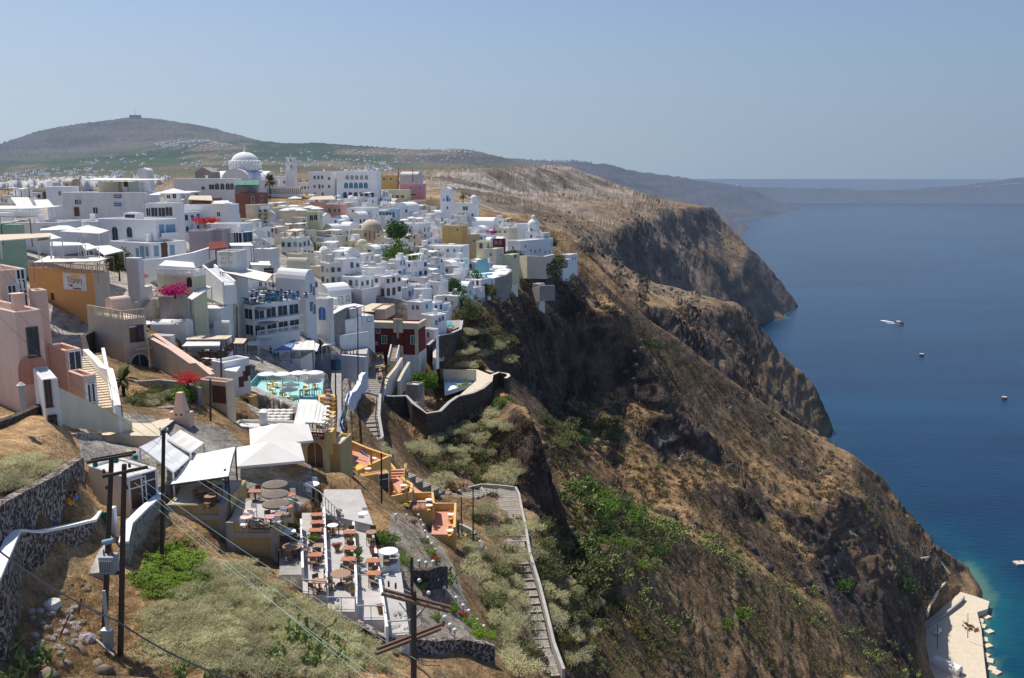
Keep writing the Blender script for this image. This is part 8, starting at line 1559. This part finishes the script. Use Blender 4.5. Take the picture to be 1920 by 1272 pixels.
PM = person_meshes(); SHIRT = {c_: skin(*PM[1], c_, 'shirt') for c_ in ('shirtwhite', 'shirtblue', 'shirtred', 'navy')}; TRO = {c_: skin(*PM[2], c_, 'trousers') for c_ in ('jeans', 'tan', 'navy')}
def person(label, p, rz, sh='shirtwhite', tr='jeans', sc_=1., grp=None):
 rt = thing('person', label, 'person', p, rz, grp); rt.scale = (sc_,) * 3
 for n_, me in (('body', PM[0]), ('shirt', SHIRT[sh]), ('trousers', TRO[tr]), ('hair', PM[3]), ('face', PM[4])): o = bpy.data.objects.new(n_, me); COL.objects.link(o); o.parent = rt
 return rt
person('man in a blue shirt and jeans walking down the lane by the shops', V(492, 690, 137), 2.9, 'shirtblue'); 
pr = random.Random(4)
for i, (px, py, Y) in enumerate([(604, 664, 167.5), (609, 664, 167.5), (614, 664, 167.5), (640, 664, 164.5), (645, 664, 164), (651, 665, 162.5), (657, 665, 162), (663, 666, 161), (669, 667, 160), (646, 664, 165.5), (632, 664, 166)]):
 p = V(px, py, Y); person('person among the crowd behind the emblem wall', p - Vector((0, 0, .9)), pr.uniform(0, 6), pr.choice(['shirtwhite', 'shirtred', 'navy', 'shirtblue']), pr.choice(['jeans', 'tan']), 1., 'people behind the emblem wall')
deck('terrace', 'street level behind the emblem wall', [(586, 662), (688, 664), (690, 650), (590, 650)], V(640, 664, 164).z - .95, 'pave', 4)
for lab, px, py, Y, sh in [('person in dark clothes at the wall of the upper stepped path', 674, 745, 147, 'navy'), ('second person in dark clothes lower on the stepped path', 663, 775, 138, 'navy'), ('person in a red shirt beside the mules in the round place', 866, 1003, 116, 'shirtred'), ('person sitting area guest in white under the sail canopy', 425, 925, 60, 'shirtwhite'), ('person carrying an orange bag by the lava wall', 137, 975, 50, 'shirtred'), ('person in blue beside the one with the orange bag', 146, 974, 50.5, 'shirtblue'), ('person in white under the blue tent', 522, 672, 147, 'shirtwhite'), ('person in red at the souvenir shop front', 508, 668, 148, 'shirtred')]:
 p = V(px, py, Y); p.z = p.z if Y > 55 else p.z; person(lab, p, pr.uniform(0, 6), sh, pr.choice(['jeans', 'navy']))
bp_ = thing('backpack', 'orange backpack worn by the person at the lava wall', 'backpack', V(134, 968, 50) + Vector((0, 0, .9))); B('yellow').ball(0, 0, 0, .24, 8, 6, 1.3).build('bag', bp_); B('navy').box(-.12, .12, .15, .2, -.2, .25).build('strap', bp_)
DJ = [(0, .0, 1.0, .25, .27), (0, .45, 1.0, .24, .25), (0, -.40, 1.02, .22, .25), (0, -.62, 1.15, .13, .16), (0, -.85, 1.38, .10, .13), (0, -.98, 1.42, .10), (0, -1.2, 1.22, .06), (0, .68, .98, .10), (0, .76, .7, .03), (0, .78, .45, .04)]
DE = [(0, 1), (0, 2), (2, 3), (3, 4), (4, 5), (5, 6), (1, 7), (7, 8), (8, 9)]
for s in (-1, 1):
 b = len(DJ); DJ += [(s * .13, -.42, .75, .09), (s * .13, -.43, .42, .045), (s * .13, -.42, .08, .04), (s * .13, -.45, .02, .05)]; DE += [(2, b), (b, b + 1), (b + 1, b + 2), (b + 2, b + 3)]
 b = len(DJ); DJ += [(s * .14, .50, .78, .11), (s * .13, .42, .58, .07), (s * .13, .58, .38, .045), (s * .13, .54, .07, .04), (s * .13, .51, .02, .05)]; DE += [(1, b), (b, b + 1), (b + 1, b + 2), (b + 2, b + 3), (b + 3, b + 4)]
 b = len(DJ); DJ += [(s * .06, -.93, 1.5, .035), (s * .10, -.90, 1.72, .018)]; DE += [(5, b), (b, b + 1)]
DM = {c_: skin(DJ, DE, c_, 'body') for c_ in ('donkey', 'donkeydark')}
SD = {c_: MB().mat(c_).vault(-.30, .30, -.28, .34, 1.0, .32, 'y', 8).box(-.34, -.28, -.2, .25, .8, 1.02).box(.28, .34, -.2, .25, .8, 1.02).data('saddle') for c_ in ('saddle', 'maroon', 'tan')}
def mule(p, rz, i, grp):
 rt = thing('mule', grp[1], 'mule', p, rz, grp[0])
 o = bpy.data.objects.new('body', DM[('donkey', 'donkeydark')[i % 2]]); COL.objects.link(o); o.parent = rt; o = bpy.data.objects.new('saddle', SD[('saddle', 'maroon', 'tan')[i % 3]]); COL.objects.link(o); o.parent = rt
for i, (px, py, Y) in enumerate([(815, 943, 134), (824, 946, 134), (833, 945, 134), (842, 944, 135), (851, 945, 135), (828, 937, 138), (840, 936, 139), (850, 935, 140), (861, 937, 140)]): mule(V(px, py, Y) + Vector((0, 0, .35)), pr.uniform(-.6, .8), i, ('mules on the path behind the lone terrace', 'brown saddled mule waiting on the path behind the lone terracotta terrace'))
for i, (px, py, Y) in enumerate([(872, 1000, 117), (880, 1002, 117), (888, 1010, 115), (876, 1013, 114), (884, 1022, 113), (892, 1022, 113), (874, 1028, 112), (886, 1033, 111)]): mule(Vector((V(px, py, Y).x, V(px, py, Y).y, V(880, 1030, 113).z - .9)), pr.uniform(0, 6), i, ('mules in the round resting place', 'brown saddled mule crowded in the round resting place'))
for i, (px, py, Y) in enumerate([(714, 680, 177), (707, 705, 169), (714, 708, 168), (721, 702, 170), (712, 722, 164), (718, 700, 172)]): mule(V(px, py, Y) + Vector((0, 0, .35)), pr.uniform(0, 2), i, ('mules on the upper stepped path', 'saddled mule at the edge of the upper stepped path by the mansion'))
# quay and sea
zq2 = 3.9
qp = [(1716, 1195), (1722, 1178), (1800, 1110), (1828, 1118), (1855, 1128), (1852, 1142), (1832, 1148), (1840, 1180), (1845, 1230), (1852, 1290), (1760, 1290), (1735, 1230)]
deck('quay', 'pale concrete quay at the foot of the cliff', qp, zq2, 'sand', 6, 'quay')
q = PZ(1756, 1192, zq2); rt = thing('truck', 'small white covered truck parked at the back of the quay', 'truck', q, rad(-40)); B('offwhite').box(-1.1, 1.1, 0, 4.2, .9, 1.1).vault(-1.1, 1.1, 1.5, 5.2, 2.1, .5).box(-1.1, 1.1, 1.5, 5.2, .9, 2.1).build('cargo_cover', rt); B('clothwhite').box(-1.05, 1.05, -.3, 1.4, .6, 1.4).add([(-1.05, -.1, 1.4), (1.05, -.1, 1.4), (1.05, 1.4, 1.4), (-1.05, 1.4, 1.4), (-.95, .3, 2.1), (.95, .3, 2.1), (.95, 1.4, 2.1), (-.95, 1.4, 2.1)], [(4, 5, 6, 7), (0, 1, 5, 4), (1, 2, 6, 5), (2, 3, 7, 6), (3, 0, 4, 7)]).build('cab', rt); B('pane').add([(-.85, -.04, 1.45), (.85, -.04, 1.45), (.8, .27, 2.0), (-.8, .27, 2.0)], [(0, 1, 2, 3)]).build('windscreen', rt)
for x in (-1.0, 1.0):
 for y in (.4, 4.1): B('darkmetal').bar((x - .14, y, .48), (x + .14, y, .48), .48, 14).build('wheel', rt)
q = PZ(1800, 1266, zq2); rt = thing('boathouse', 'white barrel vaulted boathouse with a dark door on the quay', 'boathouse', q, rad(38)); B('offwhite').box(-3, 3, 0, 13, 0, 1.6).vault(-3, 3, 0, 13, 1.6, 3, 'y', 14).build('wall', rt); add_win(rt, 'L', 0, 0, 1.4, 2.2, 'door', 'greypaint', 'pane'); add_win(rt, 'L', 0, 2.9, .6, .8)
rt = thing('scrap_heap', 'rust brown heap of scrap and nets on the quay', 'scrap', PZ(1818, 1178, zq2)); m = B('rust')
for i in range(30): a, r_ = pr.uniform(0, 6.3), pr.uniform(0, 3.2); m.beam((math.cos(a) * r_, math.sin(a) * r_ * 1.6, .1), (math.cos(a) * r_ + pr.uniform(-1.5, 1.5), math.sin(a) * r_ * 1.6 + pr.uniform(-1.5, 1.5), pr.uniform(.3, 1.6)), .25, .2)
m.build('scrap', rt)
wallstrip('wall', 'low grey stone wall along the back of the quay', [PZ(1722, 1186, zq2 + 2), PZ(1745, 1168, zq2 + 2), PZ(1775, 1148, zq2 + 2), PZ(1800, 1128, zq2 + 2.4), PZ(1808, 1118, zq2 + 2.4)], 2.4, .8, 'greywall', 'concrete')
def boat(label, p, rz, L, cm, cabin=False, name='boat'):
 rt = thing(name, label, 'boat', p, rz); w_ = L * .17; n_ = 9; top = []; bot = []
 for i in range(n_):
  t = i / (n_ - 1); hw_ = w_ * (1 - abs(t * 2 - 1) ** 2.6 * (1 if t > .5 else .45)); top.append((hw_, L * (t - .5), L * (.10 + .07 * t * t))); bot.append((hw_ * .5, L * (t - .5) * .94, -.15))
 v = [(-a, b, c_) for a, b, c_ in top] + top + [(-a, b, c_) for a, b, c_ in bot] + bot; f = []
 for i in range(n_ - 1): f += [(i, 2 * n_ + i, 2 * n_ + i + 1, i + 1), (n_ + i, n_ + i + 1, 3 * n_ + i + 1, 3 * n_ + i), (2 * n_ + i, 3 * n_ + i, 3 * n_ + i + 1, 2 * n_ + i + 1)]
 f += [(0, n_, 3 * n_, 2 * n_)]; B(cm).add(v, f).build('hull', rt); B('tan').add([(-a * .92, b, c_ - L * .03) for a, b, c_ in top] + [(a * .92, b, c_ - L * .03) for a, b, c_ in top], [(i, i + 1, n_ + i + 1, n_ + i) for i in range(n_ - 1)]).build('deck', rt)
 if cabin: B('clothwhite').box(-w_ * .5, w_ * .5, -L * .25, L * .1, L * .08, L * .22).build('cabin', rt); B('brownwood').cyl(0, L * .15, L * .08, L * .62, .12, .06, 6).build('mast', rt); B('brownwood').bar((0, L * .15, L * .2), (0, -L * .35, L * .26), .07, 5).build('boom', rt)
 return rt
bq = PZ(1686, 607, 0); boat('wooden excursion boat under way with a white bow wave', bq, rad(205), 20, 'brownwood', True)
wk = thing('wake', 'foamy white wake around the excursion boat', 'wake', bq, rad(205)); B('clothwhite').add([(-2.6, 9, .08), (-4.4, 7, .08), (-17, -16, .08), (-11, -14, .08), (2.6, 9, .08), (4.4, 7, .08), (17, -16, .08), (11, -14, .08), (-1.8, -9, .08), (1.8, -9, .08), (5, -38, .08), (-5, -38, .08)], [(0, 1, 2, 3), (4, 7, 6, 5), (8, 9, 10, 11)]).build('foam', wk)
M['trail'] = flat('wake_trail', (.003, .024, .068), .3)
def ribbon(label, pix, w_):
 P = [PZ(a, b, .05) for a, b in pix]; rt = thing('wake_trail', label, 'wake', P[0]); m = B('trail'); n_ = len(P); v = []
 for i, p in enumerate(P): d = (P[min(n_ - 1, i + 1)] - P[max(0, i - 1)]).normalized(); nn = Vector((-d.y, d.x, 0)) * w_ * (1 - .6 * i / n_); v += [p - P[0] + nn, p - P[0] - nn]
 m.add(v, [(2 * i, 2 * i + 1, 2 * i + 3, 2 * i + 2) for i in range(n_ - 1)]); m.build('ripple', rt)
ribbon('long dark wake trail left of the excursion boat', [(1672, 608), (1620, 615), (1560, 622), (1500, 627)], 1.5); ribbon('curved dark wake trail between the boat and the nearer buoy', [(1696, 618), (1700, 640), (1702, 660), (1712, 670)], .9)
for lab, px, py, s in [('rusty mooring buoy nearest to the excursion boat', 1728, 667, 3.4), ('rusty mooring buoy close to the right edge', 1883, 748, 3.0)]:
 p = PZ(px, py, 0); rt = thing('buoy', lab, 'buoy', p); B('rust').cyl(0, 0, -.5, s * .75, s, s, 14).build('drum', rt); B('peach').cyl(0, 0, s * .75, s * .78, s * .92, s * .92, 14).cyl(0, 0, s * .78, s * 1.15, .3, .3, 8).build('top', rt)
p = PZ(1912, 1058, 0); rt = thing('raft', 'flat wooden raft with a bollard at the right edge', 'raft', p, .1); B('sand').box(-3, 4, -2, 3, -.3, 1.0).build('deck', rt); B('darkmetal').cyl(0, 1, 1.0, 1.9, .25, .2, 8).build('bollard', rt)
for i, (px, py, a) in enumerate([(1850, 1158, .4), (1842, 1175, .9), (1855, 1185, .3), (1846, 1200, 1.2), (1852, 1212, .2), (1848, 1230, .6), (1856, 1240, 1.0), (1860, 1255, .8), (1868, 1262, .5), (1838, 1165, 1.1)]):
 p = PZ(px, py, .3); rt = thing('concrete_block', 'tilted concrete block lying in the shallows beside the quay', 'block', p, a, 'concrete blocks by the quay'); MB().mat('sand').add([(-2, -1.6, -1), (2, -1.6, -.6), (2, 1.6, -.6), (-2, 1.6, -1), (-2, -1.6, .3), (2, -1.6, .9), (2, 1.6, .8), (-2, 1.6, .2)], [(0, 3, 2, 1), (4, 5, 6, 7), (0, 1, 5, 4), (1, 2, 6, 5), (2, 3, 7, 6), (3, 0, 4, 7)]).build('block', rt)
def rock(label, p, s, grp, mt='stonegrey', seed=0):
 rr = random.Random(seed); m = MB().mat(mt); m.ball(0, 0, 0, 1, 8, 6); m.v = [(x * s * rr.uniform(.75, 1.15), y * s * rr.uniform(.7, 1.1), z * s * rr.uniform(.5, .8)) for x, y, z in m.v[:]]
 o = m.data('stone'); rt = thing('boulder', label, 'boulder', p, seed, grp); q = bpy.data.objects.new('stone', o); COL.objects.link(q); q.parent = rt; return rt
rock('big pale boulder by the steps in the shade of the wall', raycast(94, 1138), .55, None, 'oldwhite', 1); rock('reddish grey boulder near the foot of the twin poles', raycast(162, 1200), .5, None, 'mauve', 2)
for i in range(46):
 px, py = pr.uniform(58, 150), pr.uniform(1145, 1225); p = raycast(px, py); rock('small stone of the rubble spill below the lava wall', p, pr.uniform(.08, .26), 'rubble stones below the lava wall', pr.choice(['stonegrey', 'mauve', 'concrete']), i)
for lab, a, b, Y in [('slanting steel bar stuck in the dry earth', (131, 1152), (85, 1245), 39.5), ('short rusty post leaning beside the rubble', (153, 1122), (142, 1165), 42)]: rt = thing('post', lab, 'post', V(*b, Y)); B('rust').bar((0, 0, -.3), V(*a, Y) - V(*b, Y), .04, 6).build('bar', rt)
for lab, pts in [('sand coloured parapet loop on the headland above the quay', [(1728, 990), (1735, 1000), (1744, 1015), (1752, 1040), (1766, 1062), (1780, 1082)]), ('curved parapet of the small lookout above the quay', [(1716, 1052), (1742, 1048), (1744, 1044), (1736, 1026)]), ('pale footpath edge dropping to the quay', [(1772, 1098), (1758, 1115), (1745, 1135), (1738, 1155)])]:
 P = [raycast(a, b) for a, b in pts]; P = [p + Vector((0, 0, 1.0)) for p in P if p is not None and p.y < 560]
 if len(P) > 1: wallstrip('parapet', lab, P, 2.5, .9, 'sand')
carve()
PAVED = [(0, 372), (330, 395), (510, 398), (700, 388), (800, 398), (900, 416), (975, 440), (1020, 470), (1010, 500), (950, 530), (880, 590), (800, 590), (700, 660), (690, 700), (640, 830), (560, 900), (480, 860), (420, 800), (170, 765), (60, 640), (60, 600), (170, 600), (175, 760), (150, 762), (150, 900), (330, 950), (560, 960), (600, 900), (440, 735), (400, 690), (280, 600), (200, 600), (0, 600)]
PAVED2 = [(735, 960), (800, 975), (850, 1060), (900, 1200), (790, 1230), (770, 1180), (715, 1050)]
# terrain mesh (world heightfield on a polar grid)
NA, NR, NF = 1150, 720, 1200
az = np.linspace(rad(-37), rad(37), NA)
ld = np.linspace(math.log(22), math.log(11500), NF)
AZ, LD = np.meshgrid(az, ld, indexing='ij')
DD = np.exp(LD)
Zf = samp((np.sin(AZ) * DD).ravel(), (np.cos(AZ) * DD).ravel())[:, 0].reshape(AZ.shape)
EL = np.arctan2(np.maximum(Zf, -3) - CH, DD)
ds = np.sqrt(np.diff(EL, axis=1) ** 2 + (.03 * np.diff(LD, axis=1)) ** 2 + (.02 * np.diff(Zf, axis=1) / DD[:, 1:]) ** 2)
S = np.concatenate([np.zeros((NA, 1)), np.cumsum(ds, 1)], 1)
rows = np.zeros((NA, NR))
for i in range(NA):
 rows[i] = np.interp(np.linspace(0, S[i, -1], NR), S[i], ld)
k = 4
pad = np.concatenate([rows[:1]] * k + [rows] + [rows[-1:]] * k, 0)
rows = sum(pad[j:j + NA] for j in range(2 * k + 1)) / (2 * k + 1)
D = np.exp(rows); A2 = az[:, None] + 0 * D
X = np.sin(A2) * D; Y = np.cos(A2) * D
Z, AT = height(X.ravel(), Y.ravel(), True)
Z = Z.reshape(X.shape); AT = AT.reshape(X.shape + (4,))
P3 = np.stack([X, Y, Z], -1)
def normals(P):
 du = np.gradient(P, axis=0); dv = np.gradient(P, axis=1)
 n = np.cross(du, dv); n /= np.linalg.norm(n, axis=-1, keepdims=True) + 1e-9
 n *= np.sign(n[..., 2:3] + 1e-9)
 return n
mz = samp(X.ravel(), Y.ravel())[:, 0].reshape(X.shape); nm = normals(np.stack([X, Y, mz], -1)); macro = np.clip((.86 - nm[..., 2]) / .22, 0, 1)
nrm = normals(P3)
steep = np.maximum(macro, .6 * np.clip((.78 - nrm[..., 2]) / .3, 0, 1))
rg = np.minimum(AT[..., 1], 1.5 + .0006 * D)
sc = 1 + np.clip((D - 600) / 500, 0, 4)
fl = fbm(X / 9 / sc, Y / 9 / sc, Z / 16 / sc, 5, .58, True) * 2.2 * sc ** .7 + fbm(X / 3 / sc, Y / 3 / sc, Z / 4 / sc, 3, .6) * .9
st = fbm(X / 60, Y / 60, Z / 3.2 / sc, 3, .6) * 1.2
big = fbm(X / 40, Y / 40, Z / 60, 4, .5, True) * 3.0
amp = rg * (.07 + 1.15 * steep)
off = amp * (fl * .6 + st * steep + big * .6 * steep)
small = np.minimum(D / 250, 1)
off = off * (1 - .75 * np.clip(AT[..., 3] * 1.3, 0, 1) * (D > 560))
P3 = P3 + nrm * (np.clip(off * (.5 + .35 * steep), -5, 5) * np.clip(1.25 - D / 1800, .6, 1) * np.clip(small + .2, 0, 1))[..., None]
nrm = normals(P3)
X, Y, Z = P3[..., 0], P3[..., 1], P3[..., 2]
n1 = fbm(X / 45, Y / 45, Z / 45, 5, .55); n2 = fbm(X / 6 / sc, Y / 6 / sc, Z / 6 / sc, 5, .6); n3 = fbm(X / 1.5, Y / 1.5, Z / 1.5, 3, .6)
slope = 1 - nrm[..., 2]
veg = AT[..., 2]; gry = AT[..., 3]
C = np.zeros(X.shape + (3,)) + np.array([.33, .215, .112])
C = mixa(C, [.27, .185, .105], ss(-.2, .5, n2)); C = mixa(C, [.42, .30, .17], ss(.1, .6, n1 + .6 * n3) * .7)
C = mixa(C, [.37, .335, .29], np.clip(gry, 0, 1) * ss(-.6, .3, n1 + .5))
rocky = np.clip(np.maximum(ss(.15, .55, macro + .25 * n2), ss(.27, .45, slope + .12 * n2) * .9), 0, 1) * np.clip(AT[..., 1] * 2.5, 0, 1)
rocky = rocky * np.where(Y > 560, .25 + .75 * ss(-.35, .1, fbm(X / 90, Y / 90, Z / 25, 4, .6)), 1)
rocky = rocky * (1 - .55 * ((Y < 300) & (X > 14) & (Z > 55)) * ss(-.5, .2, n1 + .3))
rocky = rocky * np.where((Y > 390) & (Y < 560), .72, 1)
rock = mixa(np.zeros(X.shape + (3,)) + np.array([.040, .030, .026]), [.135, .10, .078], ss(-.3, .4, n2))
rock = mixa(rock, [.14, .055, .035], ss(.25, .6, n1) * .5)
rock = mixa(rock, [.22, .19, .16], ss(.22, .5, fbm(X / 60, Y / 60, (Z + .12 * X) / 5.0, 4, .6)) * .6)
rock = mixa(rock, [.30, .26, .21], np.clip(gry, 0, 1) * .75)
rock = mixa(rock, [.21, .165, .13], ss(560, 700, Y) * ss(-.1, .5, fbm(X / 40, Y / 40, Z / 6, 4, .6)) * .8)
C = mixa(C, rock, rocky)
bush = ss(.05, .35, fbm(X / 2.6, Y / 2.6, Z / 2.6, 4, .65) + .35 * n1 - .32 + 1.0 * veg * .6) * np.clip(1.1 - rocky, 0, 1) * np.clip(AT[..., 1] * 3 + veg, 0, 1)
C = mixa(C, [.12, .11, .05], bush * .5)
far = ss(1500, 3500, Y)
fieldn = fbm(X / 260, Y / 420, 1.7, 4, .6)
gr = mixa(np.zeros(X.shape + (3,)) + np.array([.05, .095, .04]), [.25, .19, .13], ss(.12, .4, fieldn + .25 * fbm(X / 70, Y / 200, 0, 3)))
C = mixa(C, gr, far * np.clip(veg * 3, 0, 1))
C = mixa(C, [.095, .09, .095], far * np.clip(1 - veg * 4, 0, 1) * .9)
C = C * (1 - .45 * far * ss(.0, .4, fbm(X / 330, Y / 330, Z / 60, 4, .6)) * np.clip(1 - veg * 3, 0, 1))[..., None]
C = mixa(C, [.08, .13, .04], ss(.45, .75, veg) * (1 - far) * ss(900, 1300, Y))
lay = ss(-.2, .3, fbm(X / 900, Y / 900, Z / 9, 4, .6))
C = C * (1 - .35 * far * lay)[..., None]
qm = ss(600, 750, Y) * (1 - ss(2300, 2600, Y)) * np.clip(gry * 1.4, 0, 1)
C = mixa(C, [.12, .095, .075], qm * ss(.0, .3, fbm(X / 140, Y / 45, Z / 30, 4, .6)) * .85)
C = mixa(C, [.15, .115, .085], ss(560, 700, Y) * (1 - far) * ss(.1, .35, fbm(X / 120, Y / 30, 2.2, 4, .6)) * (1 - rocky) * .8)
pxg = CX + FPX * X / (Y * cth - (Z - CH) * sth); pyg = CY - FPX * (Y * sth + (Z - CH) * cth) / (Y * cth - (Z - CH) * sth)
def pmask(P):
 ins = np.zeros(X.shape, bool); j = len(P) - 1
 for i in range(len(P)):
  a, b = P[i], P[j]; ins ^= ((a[1] > pyg) != (b[1] > pyg)) & (pxg < (b[0] - a[0]) * (pyg - a[1]) / ((b[1] - a[1]) or 1e-9) + a[0]); j = i
 return ins.astype(float)
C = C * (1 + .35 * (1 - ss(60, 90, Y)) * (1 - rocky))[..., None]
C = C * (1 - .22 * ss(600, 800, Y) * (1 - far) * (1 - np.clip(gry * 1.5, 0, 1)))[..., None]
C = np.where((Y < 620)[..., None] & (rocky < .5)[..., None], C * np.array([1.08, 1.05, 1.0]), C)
C = mixa(C, [.50, .47, .42], pmask(PAVED) * (Y < 470) * (Y > 60) * ss(-.9, -.1, n2) * .85)
C = mixa(C, [.48, .44, .37], pmask(PAVED2) * (Y < 480) * .8)
wet = 1 - ss(.3, 2.5, Z + .8 * n2); C = mixa(C, [.05, .045, .04], wet * (Y < 2500))
idx = np.arange(NA * NR).reshape(NA, NR)
F = np.stack([idx[:-1, :-1], idx[1:, :-1], idx[1:, 1:], idx[:-1, 1:]], -1).reshape(-1, 4)
zc = np.maximum(np.maximum(Z[:-1, :-1], Z[1:, 1:]), np.maximum(Z[1:, :-1], Z[:-1, 1:])).ravel()
F = F[zc > -25]
m, nt, out, bs = newmat('hillside_earth')
at = N(nt, 'ShaderNodeVertexColor', layer_name='Col'); geo = N(nt, 'ShaderNodeNewGeometry')
nz = N(nt, 'ShaderNodeTexNoise', Scale=.9, Detail=8., Roughness=.68); nt.links.new(geo.outputs['Position'], nz.inputs['Vector'])
nz2 = N(nt, 'ShaderNodeTexNoise', Scale=5.5, Detail=5., Roughness=.7); nt.links.new(geo.outputs['Position'], nz2.inputs['Vector'])
r1 = N(nt, 'ShaderNodeMapRange'); r1.inputs[1].default_value = .32; r1.inputs[2].default_value = .68; r1.inputs[3].default_value = .5; r1.inputs[4].default_value = 1.5
nt.links.new(nz.outputs[0], r1.inputs[0])
r2 = N(nt, 'ShaderNodeMapRange'); r2.inputs[1].default_value = .3; r2.inputs[2].default_value = .7; r2.inputs[3].default_value = .7; r2.inputs[4].default_value = 1.3
nt.links.new(nz2.outputs[0], r2.inputs[0])
mm = N(nt, 'ShaderNodeMath', operation='MULTIPLY'); nt.links.new(r1.outputs[0], mm.inputs[0]); nt.links.new(r2.outputs[0], mm.inputs[1])
vm = N(nt, 'ShaderNodeVectorMath', operation='SCALE'); nt.links.new(at.outputs[0], vm.inputs[0]); n3 = N(nt, 'ShaderNodeTexNoise', Scale=.07, Detail=9., Roughness=.66); nt.links.new(geo.outputs['Position'], n3.inputs['Vector']); r3 = N(nt, 'ShaderNodeMapRange'); r3.inputs[1].default_value = .36; r3.inputs[2].default_value = .64; r3.inputs[3].default_value = .62; r3.inputs[4].default_value = 1.38; nt.links.new(n3.outputs[0], r3.inputs[0]); m3 = N(nt, 'ShaderNodeMath', operation='MULTIPLY'); nt.links.new(mm.outputs[0], m3.inputs[0]); nt.links.new(r3.outputs[0], m3.inputs[1]); nt.links.new(m3.outputs[0], vm.inputs['Scale'])
nt.links.new(vm.outputs[0], bs.inputs['Base Color']); bs.inputs['Roughness'].default_value = .95; bs.inputs['Specular IOR Level'].default_value = .1
b3 = N(nt, 'ShaderNodeBump', Strength=.8, Distance=7.); nt.links.new(n3.outputs[0], b3.inputs['Height']); bp = N(nt, 'ShaderNodeBump', Strength=.9, Distance=.8); nt.links.new(b3.outputs[0], bp.inputs['Normal']); nt.links.new(nz.outputs[0], bp.inputs['Height']); nt.links.new(bp.outputs[0], bs.inputs['Normal'])
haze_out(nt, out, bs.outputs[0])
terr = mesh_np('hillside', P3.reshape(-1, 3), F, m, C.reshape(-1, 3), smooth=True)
terr['kind'] = 'structure'
